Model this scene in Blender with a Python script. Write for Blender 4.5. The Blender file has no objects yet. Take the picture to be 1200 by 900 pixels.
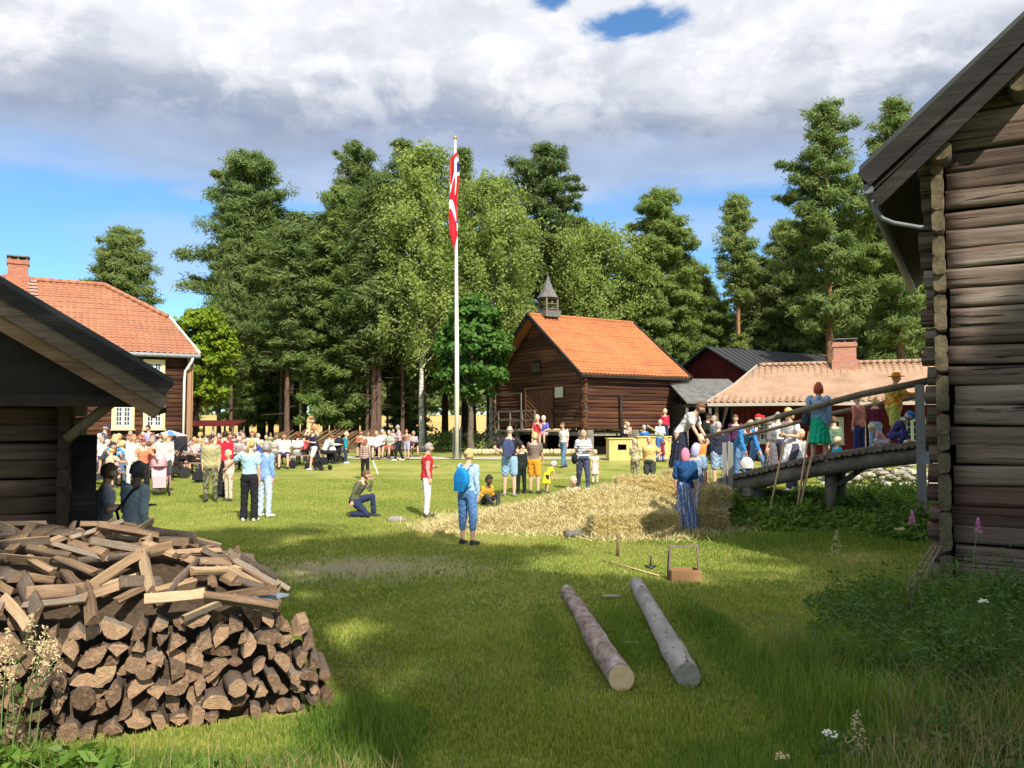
import bpy, bmesh, math, random
import numpy as np
from mathutils import Vector, Matrix, Quaternion
R = math.radians
sc = bpy.context.scene
COL = sc.collection
# ------------------------------------------------------------------ camera, sky, sun, exposure
F = 960.0; CZ = 2.1; PITCH = math.atan(45/960)
cam_d = bpy.data.cameras.new("camera"); cam = bpy.data.objects.new("camera", cam_d); COL.objects.link(cam)
cam_d.sensor_width = 36; cam_d.lens = 36*F/1200; cam_d.clip_start = .05; cam_d.clip_end = 3000
cam.location = (0, 0, CZ); cam.rotation_euler = (math.pi/2+PITCH, 0, 0)
sc.camera = cam
SUN_EL = R(43); SX, SY = .38, -.925            # towards the sun
w = bpy.data.worlds.new("World"); sc.world = w; w.use_nodes = True
nt = w.node_tree; nt.nodes.clear()
def wn(t, **k):
    n = nt.nodes.new(t)
    for a, v in k.items(): setattr(n, a, v)
    return n
def wmath(op, a, b=None, c=None, clamp=False):
    n = wn('ShaderNodeMath', operation=op); n.use_clamp = clamp
    for i, v in enumerate((a, b, c)):
        if v is None: continue
        if isinstance(v, (int, float)): n.inputs[i].default_value = v
        else: nt.links.new(v, n.inputs[i])
    return n.outputs[0]
def wss(v, a, b):
    n = wn('ShaderNodeMapRange', interpolation_type='SMOOTHSTEP'); nt.links.new(v, n.inputs[0])
    n.inputs[1].default_value = a; n.inputs[2].default_value = b
    return n.outputs[0]
tc = wn('ShaderNodeTexCoord'); sp = wn('ShaderNodeSeparateXYZ'); nt.links.new(tc.outputs['Generated'], sp.inputs[0])
DX, DY, DZ = sp.outputs
hyp = wmath('SQRT', wmath('ADD', wmath('MULTIPLY', DX, DX), wmath('MULTIPLY', DY, DY)))
el = wmath('ARCTAN2', DZ, hyp); az = wmath('ARCTAN2', DX, DY)
def wnoise(sx, sy, scale, detail, rough, off=0, dist=0):
    cb = wn('ShaderNodeCombineXYZ'); nt.links.new(wmath('MULTIPLY', az, sx), cb.inputs[0]); nt.links.new(wmath('MULTIPLY', el, sy), cb.inputs[1]); cb.inputs[2].default_value = off
    n = wn('ShaderNodeTexNoise'); n.inputs['Scale'].default_value = scale; n.inputs['Detail'].default_value = detail; n.inputs['Roughness'].default_value = rough; n.inputs['Distortion'].default_value = dist
    nt.links.new(cb.outputs[0], n.inputs['Vector']); return n.outputs['Fac']
nA = wnoise(1, 2.6, 4.5, 8, .55, 3.1, .15)      # big shapes
nB = wnoise(1, 1.5, 9, 10, .60, 7.7, .3)        # lumps
nC = wnoise(1, 5.0, 3.2, 6, .5, 1.3)            # streaks
edge = wmath('ADD', el, wmath('MULTIPLY', wmath('SUBTRACT', nC, .5), .16))
edge = wmath('SUBTRACT', edge, wmath('MULTIPLY', wss(az, -.1, .12), 0.0))
edge = wmath('ADD', edge, wmath('MULTIPLY', wmath('SUBTRACT', nB, .5), .05))
cov = wss(edge, .232, .300)
# blue hole high up right of centre, and small fair-weather wisps low left
def blob(a0, e0, ra, re, n, amp):
    a = wmath('DIVIDE', wmath('SUBTRACT', az, a0), ra); e = wmath('DIVIDE', wmath('SUBTRACT', el, e0), re)
    d = wmath('SQRT', wmath('ADD', wmath('MULTIPLY', a, a), wmath('MULTIPLY', e, e)))
    return wmath('ADD', d, wmath('MULTIPLY', wmath('SUBTRACT', n, .5), amp))
hole = wmath('SUBTRACT', 1, wss(blob(.150, .454, .050, .014, nB, 4.8), .35, 1.35))
hole2 = wmath('SUBTRACT', 1, wss(blob(.05, .485, .02, .012, nB, 3.4), .3, 1.3))
cov = wmath('MULTIPLY', cov, wmath('SUBTRACT', 1, wmath('MAXIMUM', hole, hole2)))
wisp = wmath('SUBTRACT', 1, wss(blob(-.405, .185, .085, .045, nC, 3.0), .3, 1.2))
wisp2 = wmath('SUBTRACT', 1, wss(blob(-.37, .262, .03, .012, nC, 3.0), .2, 1.2))
wisp3 = wmath('SUBTRACT', 1, wss(blob(.24, .225, .2, .025, nC, 3.0), .2, 1.3))
wisp4 = wmath('SUBTRACT', 1, wss(blob(-.6, .285, .12, .014, nC, 3.0), .2, 1.3))
cov = wmath('MAXIMUM', cov, wmath('MULTIPLY', wmath('MAXIMUM', wmath('MAXIMUM', wisp, wisp2), wmath('MAXIMUM', wisp3, wisp4)), .55))
# brightness of the cloud deck: dark flat base low, lit heads above
lum = wmath('ADD', el, wmath('MULTIPLY', wmath('SUBTRACT', nA, .5), .16))
ramp = wn('ShaderNodeValToRGB'); nt.links.new(wss(lum, .22, .56), ramp.inputs[0])
e_ = ramp.color_ramp.elements; e_[0].position = 0; e_[0].color = (.36, .45, .62, 1); e_[1].position = 1; e_[1].color = (.56, .57, .60, 1)
for p_, c_ in ((.14, (.27, .34, .48, 1)), (.30, (.22, .265, .37, 1)), (.43, (.30, .335, .41, 1)), (.56, (.50, .52, .565, 1)), (.74, (.57, .59, .63, 1))):
    x = e_.new(p_); x.color = c_
nD = wnoise(1, 1.35, 17, 8, .62, 4.2, .5)
puff = wmath('ADD', wmath('MULTIPLY', nB, .65), wmath('MULTIPLY', nD, .35))
lump = wmath('MULTIPLY', wss(puff, .44, .60), wss(el, .30, .43))
lump_d = wmath('MULTIPLY', wss(nA, .56, .40), wss(el, .34, .44))
mx = wn('ShaderNodeMixRGB'); nt.links.new(wmath('MULTIPLY', lump, .82), mx.inputs[0]); nt.links.new(ramp.outputs[0], mx.inputs[1]); mx.inputs[2].default_value = (.73, .73, .735, 1)
mx2 = wn('ShaderNodeMixRGB'); nt.links.new(wmath('MULTIPLY', lump_d, .36), mx2.inputs[0]); nt.links.new(mx.outputs[0], mx2.inputs[1]); mx2.inputs[2].default_value = (.33, .365, .44, 1)
SKYS = .12
sky = wn('ShaderNodeTexSky', sky_type='NISHITA'); sky.sun_disc = False; sky.sun_elevation = SUN_EL
sky.sun_rotation = math.atan2(SX, SY); sky.air_density = 1.0; sky.dust_density = .4; sky.ozone_density = 2.5
sk = wn('ShaderNodeMixRGB', blend_type='MULTIPLY'); sk.inputs[0].default_value = 1; nt.links.new(sky.outputs[0], sk.inputs[1]); sk.inputs[2].default_value = (.58, .84, 1.0, 1)
sc_ = wn('ShaderNodeVectorMath', operation='SCALE'); nt.links.new(mx2.outputs[0], sc_.inputs[0]); sc_.inputs['Scale'].default_value = 1/SKYS
mx3 = wn('ShaderNodeMixRGB'); nt.links.new(cov, mx3.inputs[0]); nt.links.new(sk.outputs[0], mx3.inputs[1]); nt.links.new(sc_.outputs[0], mx3.inputs[2])
bg = wn('ShaderNodeBackground'); bg.inputs[1].default_value = SKYS; nt.links.new(mx3.outputs[0], bg.inputs[0])
wo = wn('ShaderNodeOutputWorld'); nt.links.new(bg.outputs[0], wo.inputs[0])
sd = bpy.data.lights.new("sun", 'SUN'); sd.energy = 5.0; sd.angle = R(.55); sd.color = (1, .93, .80)
sun = bpy.data.objects.new("sun", sd); COL.objects.link(sun)
sun.rotation_euler = Vector((SX*math.cos(SUN_EL), SY*math.cos(SUN_EL), math.sin(SUN_EL))).to_track_quat('Z', 'Y').to_euler()
sc.view_settings.view_transform = 'Standard'; sc.view_settings.look = 'None'; sc.view_settings.exposure = 0.64
sc.view_settings.gamma = 1; sc.view_settings.use_curve_mapping = False
sc.render.engine = 'CYCLES'
sc.cycles.max_bounces = 6; sc.cycles.diffuse_bounces = 3; sc.cycles.transparent_max_bounces = 4
# ------------------------------------------------------------------ picture <-> place
cp, sp_ = math.cos(PITCH), math.sin(PITCH)
def ray(px, py):
    a, b = (px-600)/F, (450-py)/F
    y = cp - b*sp_; z = sp_ + b*cp
    return Vector((a/y, 1, z/y))
def at(px, py, Y): return Vector((0, 0, CZ)) + ray(px, py)*Y
_gx = [0, 17, 22, 33, 40, 60, 75, 100, 200, 400]; _gz = [0, 0, .19, .29, .42, .46, .5, 1.3, 3.8, 6]
def gz(x, y):
    z = float(np.interp(y, _gx, _gz)) if y > 0 else 0.0
    z += .42*math.exp(-(((x-5.6)/2.2)**2+((y-19.6)/1.8)**2))
    return z
def ground(px, py):
    d = ray(px, py); Y = 10
    for _ in range(60):
        Y = Y*.5 + .5*(CZ-gz(d.x*Y, Y))/max(1e-4, -d.z)
    return Vector((d.x*Y, Y, gz(d.x*Y, Y)))
# ------------------------------------------------------------------ objects
MAT = {}
def tag(o, label=None, cat=None, group=None, kind=None):
    if label: o['label'] = label
    if cat: o['category'] = cat
    if group: o['group'] = group
    if kind: o['kind'] = kind
    return o
def thing(name, label, cat, loc=(0, 0, 0), rz=0, group=None, scale=None):
    o = bpy.data.objects.new(name, None); COL.objects.link(o); o.location = loc; o.rotation_euler = (0, 0, rz)
    o.empty_display_size = .1
    if scale: o.scale = (scale,)*3 if isinstance(scale, (int, float)) else scale
    return tag(o, label, cat, group)
def frame(o):
    return Matrix.Translation(o.location) @ o.rotation_euler.to_matrix().to_4x4()
class MB:
    def __init__(s): s.v = []; s.f = []; s.m = []; s.sm = []
    def add(s, vs, fs, m=0, smooth=False):
        b = len(s.v); s.v.extend([tuple(v) for v in vs])
        for f in fs: s.f.append(tuple(i+b for i in f)); s.m.append(m); s.sm.append(smooth)
    def box(s, c, d, rz=0, m=0, rot=None):
        M = rot if rot is not None else Matrix.Rotation(rz, 3, 'Z'); c = Vector(c)
        vs = [c + M @ Vector((x*d[0]/2, y*d[1]/2, z*d[2]/2)) for x in (-1, 1) for y in (-1, 1) for z in (-1, 1)]
        s.add(vs, [(0, 1, 3, 2), (4, 6, 7, 5), (0, 4, 5, 1), (2, 3, 7, 6), (0, 2, 6, 4), (1, 5, 7, 3)], m); return s
    def beam(s, a, b, w, h, m=0, up=(0, 0, 1)):
        a, b = Vector(a), Vector(b); t = (b-a).normalized(); u = Vector(up)
        if abs(t.dot(u)) > .98: u = Vector((0, 1, 0))
        sd_ = t.cross(u).normalized(); u = sd_.cross(t).normalized()
        vs = [p + sd_*x*w/2 + u*y*h/2 for p in (a, b) for x, y in ((-1, -1), (1, -1), (1, 1), (-1, 1))]
        s.add(vs, [(3, 2, 1, 0), (4, 5, 6, 7), (0, 1, 5, 4), (1, 2, 6, 5), (2, 3, 7, 6), (3, 0, 4, 7)], m); return s
    def tube(s, pts, rs, n=8, m=0, cap=True, capm=None, smooth=True, side=None, rs2=None):
        pts = [Vector(p) for p in pts]
        if isinstance(rs, (int, float)): rs = [rs]*len(pts)
        if rs2 is None: rs2 = rs
        vs = []; u = None
        for i, p in enumerate(pts):
            t = (pts[min(i+1, len(pts)-1)]-pts[max(i-1, 0)])
            t = t.normalized() if t.length > 1e-7 else Vector((0, 0, 1))
            if side is not None: u = (Vector(side)-t*t.dot(Vector(side))).normalized()
            elif u is None:
                u = t.orthogonal().normalized()
            else: u = (u-t*t.dot(u)).normalized()
            w_ = t.cross(u)
            for k in range(n):
                a = 2*math.pi*k/n; vs.append(p + u*math.cos(a)*rs[i] + w_*math.sin(a)*rs2[i])
        fs = [(i*n+k, i*n+(k+1) % n, (i+1)*n+(k+1) % n, (i+1)*n+k) for i in range(len(pts)-1) for k in range(n)]
        s.add(vs, fs, m, smooth)
        if cap:
            b = len(s.v)-len(vs)
            for f in (tuple(range(n-1, -1, -1)), tuple(range((len(pts)-1)*n, len(pts)*n))):
                s.f.append(tuple(i+b for i in f)); s.m.append(m if capm is None else capm); s.sm.append(False)
        return s
    def ell(s, c, r, n=12, k=8, m=0, M=None, smooth=True):
        c = Vector(c); vs = []
        for j in range(k+1):
            ph = math.pi*j/k
            for i in range(n):
                a = 2*math.pi*i/n; v = Vector((math.sin(ph)*math.cos(a)*r[0], math.sin(ph)*math.sin(a)*r[1], math.cos(ph)*r[2]))
                vs.append(c + (M @ v if M is not None else v))
        s.add(vs, [(j*n+i, (j+1)*n+i, (j+1)*n+(i+1) % n, j*n+(i+1) % n) for j in range(k) for i in range(n)], m, smooth); return s
    def poly(s, vs, m=0): s.add(vs, [tuple(range(len(vs)))], m); return s
    def prism(s, vs, d, m=0):           # polygon extruded by vector d
        n = len(vs); d = Vector(d); a = [Vector(v) for v in vs]; b = [v+d for v in a]
        s.add(a+b, [tuple(range(n-1, -1, -1)), tuple(range(n, 2*n))]+[(i, (i+1) % n, n+(i+1) % n, n+i) for i in range(n)], m); return s
    def mesh(s, name, mats):
        me = bpy.data.meshes.new(name); me.from_pydata(s.v, [], s.f)
        for m in (mats if isinstance(mats, (list, tuple)) else [mats]): me.materials.append(m)
        me.polygons.foreach_set('material_index', s.m); me.polygons.foreach_set('use_smooth', s.sm)
        return me
    def build(s, name, mats, parent=None, fix=True):
        me = s.mesh(name, mats)
        if fix:
            b = bmesh.new(); b.from_mesh(me); bmesh.ops.recalc_face_normals(b, faces=b.faces); b.to_mesh(me); b.free()
        o = bpy.data.objects.new(name, me); COL.objects.link(o); o.parent = parent; return o
def npmesh(name, V, Fq, mat, parent=None, nv=4, smooth=False):
    me = bpy.data.meshes.new(name); n = len(Fq)
    me.vertices.add(len(V)); me.vertices.foreach_set('co', np.asarray(V, np.float32).ravel())
    me.loops.add(n*nv); me.loops.foreach_set('vertex_index', np.asarray(Fq, np.int32).ravel())
    me.polygons.add(n); me.polygons.foreach_set('loop_start', np.arange(0, n*nv, nv, dtype=np.int32)); me.polygons.foreach_set('loop_total', np.full(n, nv, np.int32))
    me.update(calc_edges=True)
    for m in (mat if isinstance(mat, (list, tuple)) else [mat]): me.materials.append(m)
    if smooth: me.polygons.foreach_set('use_smooth', np.ones(n, bool))
    o = bpy.data.objects.new(name, me); COL.objects.link(o); o.parent = parent; return o
def each(name, mats, parent, builds):
    return [b.build(name, mats, parent) for b in builds]
def bx(c, d, rz=0): return MB().box(c, d, rz)
def bm_(a, b, w, h): return MB().beam(a, b, w, h)
def clone(o, parent=None):
    c = o.copy(); COL.objects.link(c); c.parent = parent
    for ch in o.children: clone(ch, c)
    return c
# ------------------------------------------------------------------ materials
class NT:
    def __init__(s, name):
        s.m = bpy.data.materials.new(name); s.m.use_nodes = True; s.t = s.m.node_tree; s.b = s.t.nodes['Principled BSDF']
        s.o = s.t.nodes['Material Output']; s.tc = s.t.nodes.new('ShaderNodeTexCoord')
    def n(s, t, **k):
        n = s.t.nodes.new(t)
        for a, v in k.items(): setattr(n, a, v)
        return n
    def l(s, a, b): s.t.links.new(a, b)
    def noise(s, scale, detail=4, rough=.55, sc3=(1, 1, 1), rot=(0, 0, 0), dist=0, coord='Object', loc=(0, 0, 0)):
        mp = s.n('ShaderNodeMapping'); mp.inputs['Scale'].default_value = sc3; mp.inputs['Rotation'].default_value = rot; mp.inputs['Location'].default_value = loc
        s.l(s.tc.outputs[coord], mp.inputs[0]); n = s.n('ShaderNodeTexNoise'); s.l(mp.outputs[0], n.inputs['Vector'])
        n.inputs['Scale'].default_value = scale; n.inputs['Detail'].default_value = detail; n.inputs['Roughness'].default_value = rough; n.inputs['Distortion'].default_value = dist
        return n.outputs['Fac']
    def ramp(s, f, stops):
        r = s.n('ShaderNodeValToRGB'); s.l(f, r.inputs[0]); e = r.color_ramp.elements
        e[0].position = stops[0][0]; e[0].color = (*stops[0][1], 1); e[1].position = stops[-1][0]; e[1].color = (*stops[-1][1], 1)
        for p, c in stops[1:-1]: x = e.new(p); x.color = (*c, 1)
        return r.outputs[0]
    def mix(s, f, a, b, mode='MIX'):
        m = s.n('ShaderNodeMixRGB', blend_type=mode)
        for i, v in enumerate((f, a, b)):
            if isinstance(v, (int, float)): m.inputs[i].default_value = v
            elif isinstance(v, tuple): m.inputs[i].default_value = (*v, 1)
            else: s.l(v, m.inputs[i])
        return m.outputs[0]
    def math(s, op, a, b=0):
        m = s.n('ShaderNodeMath', operation=op)
        for i, v in enumerate((a, b)):
            if isinstance(v, (int, float)): m.inputs[i].default_value = v
            else: s.l(v, m.inputs[i])
        return m.outputs[0]
    def bump(s, h, st=.5, d=.02):
        b = s.n('ShaderNodeBump'); b.inputs['Strength'].default_value = st; b.inputs['Distance'].default_value = d; s.l(h, b.inputs['Height']); s.l(b.outputs[0], s.b.inputs['Normal'])
    def fin(s, col, rough=.8, spec=.3):
        if isinstance(col, tuple): s.b.inputs['Base Color'].default_value = (*col, 1)
        else: s.l(col, s.b.inputs['Base Color'])
        s.b.inputs['Roughness'].default_value = rough; s.b.inputs['Specular IOR Level'].default_value = spec
        return s.m
def plain(name, c, rough=.75, var=.25, scale=12, spec=.3, bump=.15, bd=.005, metal=0):
    k = ('plain', name)
    if k in MAT: return MAT[k]
    n = NT(name); f = n.noise(scale, 5, .6)
    col = n.ramp(f, [(.25, tuple(x*(1-var) for x in c)), (.75, tuple(min(1, x*(1+var)) for x in c))])
    n.bump(f, bump, bd); m = n.fin(col, rough, spec); n.b.inputs['Metallic'].default_value = metal
    MAT[k] = m; return m
def wood(name, stops, axis=0, scale=3, rough=.85, bump=.6, rnd=0, stretch=.06, patch=None, bd=.012, isl=0, crack=0):
    k = ('wood', name)
    if k in MAT: return MAT[k]
    n = NT(name); s3 = [1, 1, 1]; s3[axis] = stretch
    f = n.noise(scale*4, 8, .68, tuple(s3), dist=.3); g = n.noise(scale*.5, 3, .5, tuple(min(1, x*3) for x in s3))
    h = n.math('ADD', n.math('MULTIPLY', f, .62), n.math('MULTIPLY', g, .38))
    if rnd:
        oi = n.n('ShaderNodeObjectInfo'); h = n.math('ADD', h, n.math('MULTIPLY', n.math('SUBTRACT', oi.outputs['Random'], .5), rnd))
    if isl: gi = n.n('ShaderNodeNewGeometry'); h = n.math('ADD', h, n.math('MULTIPLY', n.math('SUBTRACT', gi.outputs['Random Per Island'], .5), isl))
    col = n.ramp(h, stops)
    if crack:
        s4 = [1, 1, 1]; s4[axis] = .035; ck = n.noise(scale*9, 3, .6, tuple(s4), dist=.6, loc=(5, 5, 5)); cm = n.ramp(ck, [(.335, (1, 1, 1)), (.385, (0, 0, 0))]); col = n.mix(n.math('MULTIPLY', cm, crack), col, tuple(x*.3 for x in stops[0][1])); f = n.math('SUBTRACT', f, n.math('MULTIPLY', cm, .6))
    if patch:
        pf = n.noise(patch[1], 3, .5, tuple(min(1, x*4) for x in s3), loc=(3, 1, 7)); col = n.mix(n.math('MULTIPLY', n.ramp(pf, [(patch[2], (0, 0, 0)), (patch[2]+.14, (1, 1, 1))]), patch[3]), col, patch[0])
    n.bump(f, bump, bd); m = n.fin(col, rough, .2); MAT[k] = m; return m
def leafy(name, c1, c2, c3, scale=.35, transl=.35, rough=.6):
    k = ('leaf', name)
    if k in MAT: return MAT[k]
    n = NT(name); g = n.n('ShaderNodeNewGeometry'); oi = n.n('ShaderNodeObjectInfo')
    f = n.noise(scale, 3, .6); r = n.math('ADD', n.math('MULTIPLY', f, .55), n.math('MULTIPLY', g.outputs['Random Per Island'], .35))
    r = n.math('ADD', r, n.math('MULTIPLY', oi.outputs['Random'], .12))
    col = n.ramp(r, [(.25, c1), (.5, c2), (.78, c3)]); m = n.fin(col, rough, .25)
    tr = n.n('ShaderNodeBsdfTranslucent'); n.l(n.mix(1, col, (1.0, 1.0, .55), 'MULTIPLY'), tr.inputs[0])
    ms = n.n('ShaderNodeMixShader'); ms.inputs[0].default_value = transl; n.l(n.b.outputs[0], ms.inputs[1]); n.l(tr.outputs[0], ms.inputs[2]); n.l(ms.outputs[0], n.o.inputs[0])
    MAT[k] = m; return m
# ------------------------------------------------------------------ palette
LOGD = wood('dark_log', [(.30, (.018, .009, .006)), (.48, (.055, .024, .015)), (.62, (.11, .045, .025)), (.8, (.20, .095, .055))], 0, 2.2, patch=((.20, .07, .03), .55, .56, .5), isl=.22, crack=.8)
LOGDY = wood('dark_log_lightened', [(.30, (.03, .015, .010)), (.48, (.09, .042, .026)), (.62, (.17, .08, .045)), (.8, (.28, .15, .085))], 1, 2.2, patch=((.26, .07, .03), .5, .56, .6), isl=.22, crack=.8)  # log colour lightened and warmed, as if sun fell on the gable
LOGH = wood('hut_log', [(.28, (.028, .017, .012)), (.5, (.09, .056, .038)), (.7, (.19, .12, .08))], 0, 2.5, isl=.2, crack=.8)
LOGG = wood('grey_log', [(.28, (.036, .025, .019)), (.43, (.115, .08, .060)), (.57, (.205, .158, .125)), (.74, (.35, .30, .25))], 0, 2.4, patch=((.14, .06, .045), .6, .5, .42), bump=1, bd=.03, isl=.20, crack=.9)
ENDG = plain('lichen_log_end', (.115, .092, .055), .9, .6, 7, .15, .9, .03)
ENDD = plain('dark_log_end', (.10, .055, .035), .9, .5, 9, .1)
TARW = wood('tarred_board', [(.3, (.012, .010, .009)), (.55, (.028, .025, .023)), (.8, (.085, .078, .07))], 0, 5, crack=.8)
GREYW = wood('weathered_board', [(.3, (.07, .058, .046)), (.55, (.17, .145, .12)), (.8, (.30, .265, .225))], 0, 5)
RAILW = wood('rail_wood', [(.3, (.09, .07, .05)), (.55, (.22, .17, .125)), (.8, (.36, .30, .235))], 2, 5)
BROWNW = wood('brown_board', [(.3, (.07, .04, .02)), (.55, (.20, .12, .065)), (.8, (.32, .21, .12))], 0, 5, crack=.6)
YWOOD = wood('yellow_board', [(.3, (.50, .36, .12)), (.55, (.66, .50, .20)), (.8, (.72, .58, .28))], 2, 3)
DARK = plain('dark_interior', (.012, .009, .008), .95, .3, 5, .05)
WHITEP = plain('white_paint', (.76, .74, .66), .55, .06, 6, .3)
CREAMP = plain('cream_paint', (.80, .62, .30), .6, .08, 6, .3)
GLASS = plain('window_glass', (.045, .06, .075), .12, .2, 3, .7, 0)
ZINC = plain('zinc', (.34, .36, .38), .45, .2, 8, .5)
STONE = plain('field_stone', (.24, .22, .185), .9, .5, 4, .2, .8, .03)
REDW = wood('red_board', [(.3, (.06, .008, .009)), (.6, (.12, .016, .016)), (.8, (.16, .03, .028))], 2, 3)
def brick(name, c1, c2, mortar, s=1):
    n = NT(name); br = n.n('ShaderNodeTexBrick'); mp = n.n('ShaderNodeMapping'); mp.inputs['Rotation'].default_value = (math.pi/2, 0, 0)
    sx = n.n('ShaderNodeSeparateXYZ'); cb = n.n('ShaderNodeCombineXYZ'); n.l(n.tc.outputs['Object'], sx.inputs[0]); n.l(n.math('ADD', sx.outputs[0], sx.outputs[1]), cb.inputs[0]); n.l(sx.outputs[2], cb.inputs[1])
    n.l(cb.outputs[0], br.inputs[0]); br.inputs['Color1'].default_value = (*c1, 1); br.inputs['Color2'].default_value = (*c2, 1); br.inputs['Mortar'].default_value = (*mortar, 1)
    br.inputs['Scale'].default_value = s; br.inputs['Brick Width'].default_value = .24; br.inputs['Row Height'].default_value = .08; br.inputs['Mortar Size'].default_value = .008
    n.bump(br.outputs['Fac'], -.4, .01); return n.fin(br.outputs['Color'], .85, .2)
BRICK = brick('red_brick', (.34, .10, .06), (.42, .15, .09), (.30, .22, .18))
BRICKT = brick('pale_brick', (.46, .20, .13), (.40, .15, .10), (.34, .28, .24))
def tile_mat(name, a, b, c, stain, sc=1.0):
    n = NT(name); g = n.n('ShaderNodeNewGeometry')
    f = n.noise(1.1*sc, 5, .6, (1, 1, 1)); r = n.noise(9*sc, 3, .6)
    col = n.ramp(n.math('ADD', n.math('MULTIPLY', f, .45), n.math('MULTIPLY', r, .55)), [(.3, a), (.5, b), (.7, c)])
    st = n.noise(.7, 6, .7, (1, 1, 1), loc=(4, 2, 9)); col = n.mix(n.ramp(st, [(.48, (0, 0, 0)), (.66, (.45, .45, .45))]), col, stain)
    return n.fin(col, .75, .25)
TILEO = tile_mat('orange_tile', (.33, .115, .046), (.43, .155, .060), (.50, .20, .085), (.20, .09, .06))
TILEP = tile_mat('faded_tile', (.27, .11, .062), (.35, .15, .085), (.42, .20, .12), (.20, .105, .075))
TILET = tile_mat('tan_tile', (.25, .15, .095), (.35, .22, .145), (.45, .31, .21), (.16, .11, .08), 2.2)
SLATE = plain('dark_roofing', (.035, .036, .04), .6, .3, 3, .4)
SLATEG = plain('grey_roofing', (.13, .125, .12), .8, .4, 3, .3)
# ------------------------------------------------------------------ ground sheets
def grass_mat():
    n = NT('grass_ground'); a = n.noise(.35, 5, .6, loc=(2, 5, 0)); b = n.noise(2.2, 6, .65); c = n.noise(38, 4, .7, (1, .45, 1))
    v = n.math('ADD', n.math('ADD', n.math('MULTIPLY', a, .42), n.math('MULTIPLY', b, .30)), n.math('MULTIPLY', c, .28))
    col = n.ramp(v, [(.32, (.07, .115, .024)), (.44, (.175, .215, .042)), (.53, (.30, .305, .072)), (.66, (.46, .40, .16))])
    # trodden dry ground by the woodpile, and parched turf round the hay
    g = n.n('ShaderNodeNewGeometry'); s = n.n('ShaderNodeSeparateXYZ'); n.l(g.outputs['Position'], s.inputs[0])
    def spot(x, y, rx, ry, col_in, c_, amp, k=.75):
        dx = n.math('DIVIDE', n.math('SUBTRACT', s.outputs[0], x), rx); dy = n.math('DIVIDE', n.math('SUBTRACT', s.outputs[1], y), ry)
        d = n.math('SQRT', n.math('ADD', n.math('MULTIPLY', dx, dx), n.math('MULTIPLY', dy, dy)))
        d = n.math('ADD', d, n.math('MULTIPLY', n.math('SUBTRACT', b, .5), amp)); d = n.math('ADD', d, n.math('MULTIPLY', n.math('SUBTRACT', c, .5), 1.3))
        m = n.n('ShaderNodeMapRange'); n.l(d, m.inputs[0]); m.inputs[1].default_value = 1.05; m.inputs[2].default_value = .3; m.inputs[3].default_value = 0; m.inputs[4].default_value = k
        return n.mix(m.outputs[0], col_in, c_)
    col = spot(-2.4, 11.9, 2.6, 1.3, col, (.40, .34, .22), 2.2, .75); col = spot(-1.6, 15.6, 5.5, 2.0, col, (.36, .32, .10), 1.2, .55)
    col = spot(-.9, 7.0, 2.0, 1.5, col, (.17, .12, .06), 1.5, .45); col = spot(2.6, 14.4, 4.5, 1.6, col, (.40, .33, .13), 1.4, .7); col = spot(2.0, 7.4, 1.2, 3.0, col, (.05, .11, .025), .8, .6)
    # far field of ripe grain beyond the trees
    far = n.n('ShaderNodeMapRange'); n.l(s.outputs[1], far.inputs[0]); far.inputs[1].default_value = 78; far.inputs[2].default_value = 90
    fn = n.noise(.15, 5, .6, loc=(9, 2, 0)); fcol = n.ramp(fn, [(.3, (.40, .27, .09)), (.7, (.62, .44, .17))])
    col = n.mix(far.outputs[0], col, fcol)
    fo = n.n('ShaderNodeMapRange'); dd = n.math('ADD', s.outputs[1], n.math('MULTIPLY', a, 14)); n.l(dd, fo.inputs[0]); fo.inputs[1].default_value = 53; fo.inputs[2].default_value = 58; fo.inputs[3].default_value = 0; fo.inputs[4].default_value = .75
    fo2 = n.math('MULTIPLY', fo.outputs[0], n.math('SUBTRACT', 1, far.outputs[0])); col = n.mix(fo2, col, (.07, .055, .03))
    n.bump(n.math('ADD', c, n.math('MULTIPLY', b, .6)), .8, .05); return n.fin(col, .9, .15)
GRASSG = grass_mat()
def sheet(name, xs, ys, mat, dz=0, amp=0, mask=None):
    rnd = random.Random(5); V = []; Fq = []; n = len(ys)
    for i, x in enumerate(xs):
        for j, y in enumerate(ys): V.append((x, y, gz(x, y)+dz+(rnd.uniform(-amp, amp) if abs(x) < 40 and -5 < y < 60 else 0)))
    for i in range(len(xs)-1):
        for j in range(n-1): Fq.append((i*n+j, (i+1)*n+j, (i+1)*n+j+1, i*n+j+1))
    return tag(npmesh(name, V, Fq, mat, smooth=True), kind='structure')
def grid(a, b, s): return list(np.arange(a, b+.001, s))
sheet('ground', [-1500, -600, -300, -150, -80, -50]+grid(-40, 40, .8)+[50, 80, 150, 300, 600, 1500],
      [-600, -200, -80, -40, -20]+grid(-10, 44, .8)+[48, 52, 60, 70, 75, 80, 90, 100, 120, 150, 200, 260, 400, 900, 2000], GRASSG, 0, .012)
GRAVEL = plain('gravel', (.40, .36, .30), .9, .25, 30, .1, .5, .01)
def ribbon(name, pts, mat, dz):
    V = []; Fq = []
    for i, (x, y, wd) in enumerate(pts):
        for k in range(5):
            yy = y+(k/4-.5)*wd; V.append((x, yy, gz(x, yy)+dz))
    for i in range(len(pts)-1):
        for k in range(4): Fq.append((i*5+k, (i+1)*5+k, (i+1)*5+k+1, i*5+k+1))
    return tag(npmesh(name, V, Fq, mat, smooth=True), kind='structure')
rr = random.Random(2)
ribbon('gravel_path', [(x, 38.6+.02*(x-2)**2*.25+rr.uniform(-.12, .12), 1.9+rr.uniform(-.25, .25)) for x in grid(-12, 16, .7)], GRAVEL, .03)
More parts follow.
